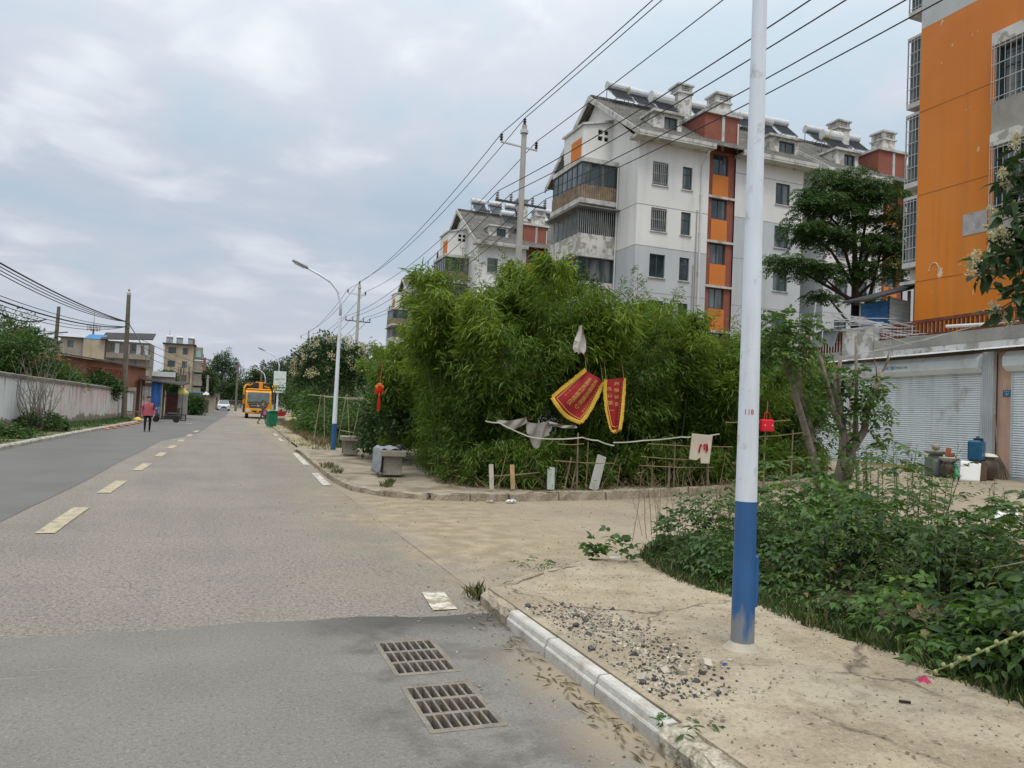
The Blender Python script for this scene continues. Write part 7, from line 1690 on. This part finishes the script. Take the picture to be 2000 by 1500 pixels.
# knot decoration
KN = thing('knot_ornament', 'red and gold knot ornament with a long red tassel left of the bamboo', 'ornament', (3.74, 19, 0)); redk = surf('knot_red', (.62, .03, .015), rough=.5, var=.2, vs_=20); goldk = surf('knot_gold', (.70, .26, .03), rough=.4, var=.2, vs_=20)
for k in range(7):
    a = -.5+k*(math.pi+1.0)/6; MB().lathe([(.01, -.015), (.042, -.01), (.048, 0), (.042, .01), (.01, .015)], (0, 0, 0), 12, Matrix.Translation((.065*math.cos(a), -.01*(k % 2), 2.08+.07*math.sin(a))) @ Matrix.Rotation(math.pi/2, 4, 'X')).build('loop', goldk if k % 2 else redk, KN)
MB().cbox((0, -.03, 2.05), (.11, .03, .15)).build('knot_body', redk, KN, bevel=.01)
for s_ in (-1, 1): MB().cbox((0, 0, 0), (.09, .02, .10), Matrix.Translation((s_*.07, 0, 1.97)) @ Matrix.Rotation(s_*.6, 4, 'Y')).build('wing', redk, KN)
MB().tube([(0, 0, 1.98), (0, 0, 1.88)], [.012, .02], 8).build('cord', goldk, KN); m = MB()
for i in range(14): x = -.03+.06*i/13; m.tube([(x*.5, 0, 1.9), (x, random.gauss(0, .006), 1.7), (x, random.gauss(0, .01), 1.49+random.gauss(0, .008))], .006, 4)
m.build('tassel', redk, KN)
MB().tube([(0, 0, 2.16), (.1, .3, 2.7)], .005, 4).build('hanging_cord', redk, KN)
# plastic bag caught high in the bamboo
bagm = surf('pale_plastic', (.50, .46, .43), rough=.35, var=.15, vs_=9, blotch=((.45, .22, .16), .58, .68, 10))
m = MB(); m.grid(lambda u, v: (6.46+.01*math.sin(v*5)+(.05+.20*math.sin(v*1.7)**1.3)*(u-.5)*(1-.25*(v > .9)), 13.35+.05*math.sin(u*9+v*3), 3.34-.54*v+.03*math.sin(u*11)*v), 14, 14); tag(m.build('plastic_bag', bagm, smooth=True), 'pale plastic bag caught high in the front of the bamboo', 'bag')
# cloth strips, tape
clothm = surf('drab_cloth', (.26, .24, .215), rough=.95, var=.2, vs_=7)
def drape(label, x0, z0, x1, z1, dep, Yp, mat=clothm, sagz=.05):
    m = MB(); m.grid(lambda u, v: (x0+(x1-x0)*u, Yp+.03*math.sin(u*13+v*4), z0+(z1-z0)*u - sagz*4*u*(1-u) - dep(u)*v), 22, 8); o = m.build('cloth', mat, smooth=True); return tag(o, label, 'cloth')
drape('drab cloth strip tied along the left of the bamboo fence', 4.85, 1.47, 5.45, 1.55, lambda u: .05+.12*math.sin(u*2.6), 13.4)
drape('drab cloth rag hanging from the tape in the middle of the fence', 5.46, 1.45, 5.92, 1.50, lambda u: .22+.26*math.sin(min(1, u*1.3)*2.6)**2, 13.42)
drape('twisted cloth strip running behind the left pennant', 5.9, 1.50, 6.5, 1.43, lambda u: .06, 13.42)
tape_m = surf('white_tape', (.52, .50, .44), rough=.6, var=.1, vs_=5, blotch=((.5, .34, .08), .62, .68, 3))
def tape(label, pts, Yp, w=.024):
    m = MB()
    P = []
    for (a, b) in zip(pts, pts[1:]):
        n = 8
        for i in range(n): t = i/n; P.append((a[0]+(b[0]-a[0])*t, a[1]+(b[1]-a[1])*t - .012*math.sin(math.pi*t)))
    P.append(pts[-1])
    for i, (p, q) in enumerate(zip(P, P[1:])):
        f0, f1 = .004*math.sin(i*.6), .004*math.sin(i*.6+.6)
        m.quad((p[0], Yp+f0, p[1]-w/2), (q[0], Yp+f1, q[1]-w/2), (q[0], Yp+f1*.3, q[1]+w/2), (p[0], Yp+f0*.3, p[1]+w/2))
    return tag(m.build('tape', tape_m), label, 'tape')
tape('pale tape sagging along the left half of the bamboo fence', [(4.61, 1.43), (4.88, 1.41), (5.49, 1.17), (5.98, 1.14), (6.6, 1.19), (6.94, 1.14), (7.3, 1.05)], 13.36)
tape('pale tape stretched to the cardboard on the right half of the fence', [(7.28, 1.11), (7.94, 1.17), (8.84, 1.27), (9.16, 1.29), (9.76, 1.36)], 13.36)
# the fence of canes and posts
FC = thing('cane_fence', 'makeshift fence of dry canes and posts along the front of the bamboo', 'fence', (0, 0, 0))
for (a, b) in (((8.14, 1.10), (10.25, 1.09)), ((7.96, .66), (9.75, .65)), ((6.14, 1.04), (6.72, 1.06)), ((4.75, .41), (5.8, .49)), ((8.0, .84), (9.5, .80)), ((10.3, 1.3), (12.3, 1.45)), ((10.2, .75), (12.6, .9)), ((6.1, .72), (7.4, .69)), ((10.0, 1.6), (11.9, 1.72))):
    MB().tube([(a[0], 13.5, a[1]), ((a[0]+b[0])/2, 13.48, (a[1]+b[1])/2-.015), (b[0], 13.52+.12*max(0, b[0]-10), b[1])], .011, 6).build('cane_rail', cane, FC)
for (x, z0_, z1_, dx_, r) in ((6.62, .15, 1.27, -.03, .022), (8.69, .15, .75, .0, .03), (8.82, .15, 1.15, -.02, .018), (6.82, .15, 1.1, 0, .012), (6.35, .15, .8, .12, .02), (9.65, .15, .9, -.05, .03), (7.5, .15, .7, .05, .01), (10.6, .2, 1.3, .1, .02), (11.8, .25, 1.5, 0, .02), (6.5, .15, .62, .08, .018), (8.3, .15, .75, -.02, .012)):
    MB().tube([(x, 13.55, z0_), (x+dx_, 13.53, z1_)], [r, r*.8], 7).build('post', oldpost if r > .015 else cane, FC)
random.seed(31)
for i in range(42):
    x = random.uniform(4.7, 11.5); z_ = .17+gz(x, 0); MB().tube([(x, 13.55+random.uniform(-.12, .2), z_), (x+random.gauss(0, .22), 13.6+random.uniform(-.1, .15), z_+random.uniform(.15, .75))], [.008, .005], 5).build('stick', cane if i % 2 else oldpost, FC)
def plank(label, x0, z0_, x1, z1_, w, mat, Yp=13.45):
    d = Vector((x1-x0, 0, z1_-z0_)); L_ = d.length; a = math.atan2(d.x, d.z)
    M_ = Matrix.Translation((x0, Yp, z0_)) @ Matrix.Rotation(a, 4, 'Y') @ Matrix.Rotation(RAD(-6), 4, 'X')
    o = MB().box(-w/2, w/2, -.012, .012, 0, L_, M_).build('board', mat, None, bevel=.004); return tag(o, label, 'board', 'boards propped at the foot of the bamboo')
bw_ = surf('weathered_white_board', (.45, .42, .36), rough=.9, var=.2, vs_=8, streak=((.2, .17, .13), .5)); bg_ = surf('pale_green_board', (.40, .46, .40), rough=.8, var=.12, vs_=5); by2 = surf('bare_board', (.42, .29, .15), rough=.9, var=.2, vs_=8)
plank('leftmost upright white board at the foot of the bamboo', 4.83, .17, 4.81, .63, .085, bw_); plank('half yellow upright board, second from the left', 5.25, .17, 5.23, .63, .085, by2); plank('pale green board with a cut top, third from the left', 6.02, .17, 6.03, .60, .15, bg_); plank('wide leaning grey board at the right of the row', 6.93, .17, 7.13, .84, .2, surf('grey_board', (.40, .40, .37), rough=.85, var=.15, vs_=4))
# cardboard with red ribbons
CB = thing('cardboard_panel', 'pale cardboard sheet with red ribbons hung on the cane fence', 'cardboard', (0, 0, 0))
m = MB(); m.prism([(9.12, 1.35), (9.62, 1.32), (9.56, .74), (9.36, .74), (9.34, .86), (9.24, .80), (9.07, .82), (9.10, 1.1)], 13.40, 13.42, lambda p, d: (p[0], d, p[1])); m.build('sheet', surf('cardboard', (.56, .50, .41), rough=.9, var=.06, vs_=4), CB)
random.seed(4)
for i in range(9): 
    a = random.uniform(-.11, .13); MB().tube([(9.37+a*.3, 13.385, 1.10), (9.37+a*.9, 13.37, 1.13+random.uniform(-.01, .03)), (9.37+a*1.1, 13.375, 1.06), (9.37+a*1.2, 13.385, .98+random.uniform(-.04, .04))], .009, 5).build('ribbon', surf('red_ribbon', (.42, .008, .02), rough=.5), CB)
# red handbag hanging right of the lamp
HB = thing('handbag', 'small red handbag hanging in the bamboo just right of the near lamp', 'handbag', (0, 0, 0)); rb = surf('handbag_red', (.62, .015, .03), rough=.4, var=.08)
m = MB(); m.box(10.10, 10.40, 12.44, 12.56, 1.46, 1.70); o = m.build('body', rb, HB, bevel=.025)
for x in (10.16, 10.34): MB().lathe([(.004, 0), (.018, .004), (.004, .012)], (0, 0, 0), 10, Matrix.Translation((x, 12.44, 1.58)) @ Matrix.Rotation(math.pi/2, 4, 'X')).build('stud', bars_m, o)
MB().tube([(10.17, 12.5, 1.69), (10.19, 12.5, 1.82), (10.25, 12.5, 1.86), (10.31, 12.5, 1.82), (10.33, 12.5, 1.69)], .009, 6).build('handle', rb, HB); MB().tube([(10.25, 12.5, 1.86), (10.27, 12.52, 2.02)], .007, 5).build('cord', cane, HB)
MB().tube([(10.29, 12.6, .1), (10.25, 12.54, 1.4), (10.27, 12.52, 2.06)], [.02, .014, .01], 6).build('cane_hook', cane, HB)
tag(MB().add([(7.85, 18, 4.4), (8.0, 18, 4.4), (7.95, 18, 4.2)], [(0, 1, 2)]).build('scrap', surf('orange_scrap', (.6, .2, .05))), 'bright plastic scrap caught among the bamboo tops', 'scrap') if False else None
# cane trellis left of the bamboo
TRL = thing('cane_trellis', 'bean trellis of crossed canes behind the second lamp', 'trellis', (0, 0, 0)); pc = surf('pale_cane', (.36, .31, .21), rough=.8, var=.2, vs_=4)
for a, b in (((3.8, 30, 1.88), (4.9, 25, 1.86)), ((4.1, 27, 1.82), (5.0, 25.5, 1.84)), ((3.3, 31, 1.95), (4.4, 30.5, 1.9)), ((3.9, 26, .75), (4.5, 23, .72))): MB().tube([a, b], .014, 6).build('rail', pc, TRL)
for x, y, dx_ in ((3.6, 31, .2), (3.9, 30, -.1), (4.15, 28.5, .25), (4.4, 27, .3), (4.4, 27, -.2), (4.7, 25.5, .1), (4.55, 24.5, .2), (4.9, 26, -.3), (4.2, 29.5, 0)): MB().tube([(x, y, 0), (x+dx_, y, 2.0)], .011, 6).build('pole', pc, TRL)

# ---- rubble, grit and litter
def stone_mesh(m, c, s_):
    q = [Vector((random.uniform(.6, 1)*sx, random.uniform(.6, 1)*sy, random.uniform(.5, 1)*sz)) for sz in (-1, 1) for sy in (-1, 1) for sx in (-1, 1)]
    R3 = Euler((random.uniform(0, 6), random.uniform(0, 6), random.uniform(0, 6))).to_matrix(); q = [tuple(Vector(c)+R3 @ (v*s_)) for v in q]
    m.add(q, [(0, 2, 3, 1), (4, 5, 7, 6), (0, 1, 5, 4), (2, 6, 7, 3), (0, 4, 6, 2), (1, 3, 7, 5)])
random.seed(21)
for nm, lab, mat, n, sc in (('rubble', 'pale broken concrete rubble behind the new kerb', surf('rubble_pale', (.40, .365, .30), rough=.95, var=.2, vs_=20, island=.3), 620, .0085), ('gravel', 'dark bitumen crumbs scattered behind the new kerb', surf('rubble_dark', (.07, .068, .065), rough=.9, var=.2, vs_=20, island=.35), 900, .006)):
    m = MB()
    for i in range(n):
        t = random.random(); y = 3.5+2.0*t; x = 2.27 + abs(random.gauss(.16+.22*math.sin(t*3.0), .19))
        s_ = sc*random.uniform(.35, 1.5)*(2.6 if random.random() < .04 else 1); stone_mesh(m, (x, y, .12+s_*.15), s_)
    o = m.build(nm, mat); o['kind'] = 'stuff'; o['label'] = lab; o['category'] = 'rubble'
m = MB()
for i in range(900):
    y = random.uniform(2.2, 7.0); x = random.uniform(2.28, 4.2); s_ = random.uniform(.002, .006); stone_mesh(m, (x, y, .121), s_)
for i in range(500):
    y = random.uniform(2.6, 13); x = 2.05+random.gauss(0, .35) if y < 6.5 else random.uniform(.6, 7); z = 0 if x < 2.1 else (.121 if y < 6.4 and x < 4.2 else gz(x, y)); s_ = random.uniform(.003, .010); 
    if 2.04 < x < 2.3 and y < 6.9: continue
    stone_mesh(m, (x, y, z+.003), s_)
o = m.build('grit', surf('grit', (.27, .235, .18), rough=.95, island=.5)); o['kind'] = 'stuff'; o['label'] = 'fine grit scattered over the pavement and driveway'; o['category'] = 'grit'
DL = Leaves(); n = 420; P = np.stack([rng.uniform(2.0, 4.2, n), rng.uniform(2.3, 8.5, n), np.full(n, .128)], 1); P[P[:, 0] < 2.2, 2] = .008; P[P[:, 1] > 7.2, 2] = .03
keep = ~((P[:, 0] > 2.04) & (P[:, 0] < 2.3)); P = P[keep]; n = len(P)
DL.add(P, rdir(n)*np.array([1, 1, .12]), np.array([0, 0, 1.])+rng.normal(0, .3, (n, 3)), rng.uniform(.012, .05, n), rng.uniform(.006, .018, n)); o = DL.build('leaf_litter', g_dry, None); o['kind'] = 'stuff'; o['label'] = 'dry leaf litter on the pavement'; o['category'] = 'litter'
DL = Leaves(); n = 160; P = np.stack([2.0+rng.normal(0, .05, n), rng.uniform(2.9, 6.0, n), np.full(n, .010)], 1); DL.add(P, rng.normal(0, 1, (n, 3))*np.array([.4, 1, .08]), np.array([0, 0, 1.])+rng.normal(0, .3, (n, 3)), rng.uniform(.03, .12, n), rng.uniform(.006, .014, n)); o = DL.build('straw', g_dry, None); o['kind'] = 'stuff'; o['label'] = 'straw caught against the foot of the new kerb'; o['category'] = 'straw'
def crumple(label, loc, s_, mat, name='litter'):
    m = MB(); bm_ = 10
    m.grid(lambda u, v: (s_*(u-.5)+random.gauss(0, s_*.06), s_*(v-.5)*.7+random.gauss(0, s_*.06), s_*.25*random.random()), 7, 6); o = m.build(name, mat); o.location = loc; return tag(o, label, 'litter')
wp = surf('white_litter', (.72, .72, .70), rough=.5); crumple('white crumpled wrapper lying by the bamboo kerb', (4.95, 12.75, .02), .18, wp); crumple('white plastic scrap beside the small plant at the pavement corner', (4.15, 7.45, .06), .12, wp); crumple('large white plastic sheet half buried in the weeds', (7.3, 5.4, .72), .45, wp); crumple('scrap of white plastic in the grass at bottom right', (4.45, 3.05, .14), .09, wp)
crumple('tiny blue wrapper on the pavement below the lamp', (2.98, 3.95, .125), .035, surf('blue_litter', (.04, .08, .3))); crumple('grey rubble bag lying by the kerb left of the wrapper', (4.6, 12.8, .02), .16, surf('grey_litter', (.36, .32, .27)))
o = MB().tube([(3.55, 3.18, .13), (3.60, 3.15, .13)], .008, 6).build('stick', surf('dark_stick', (.04, .025, .02))); tag(o, 'short dark stick lying on the pavement near the flower', 'stick')
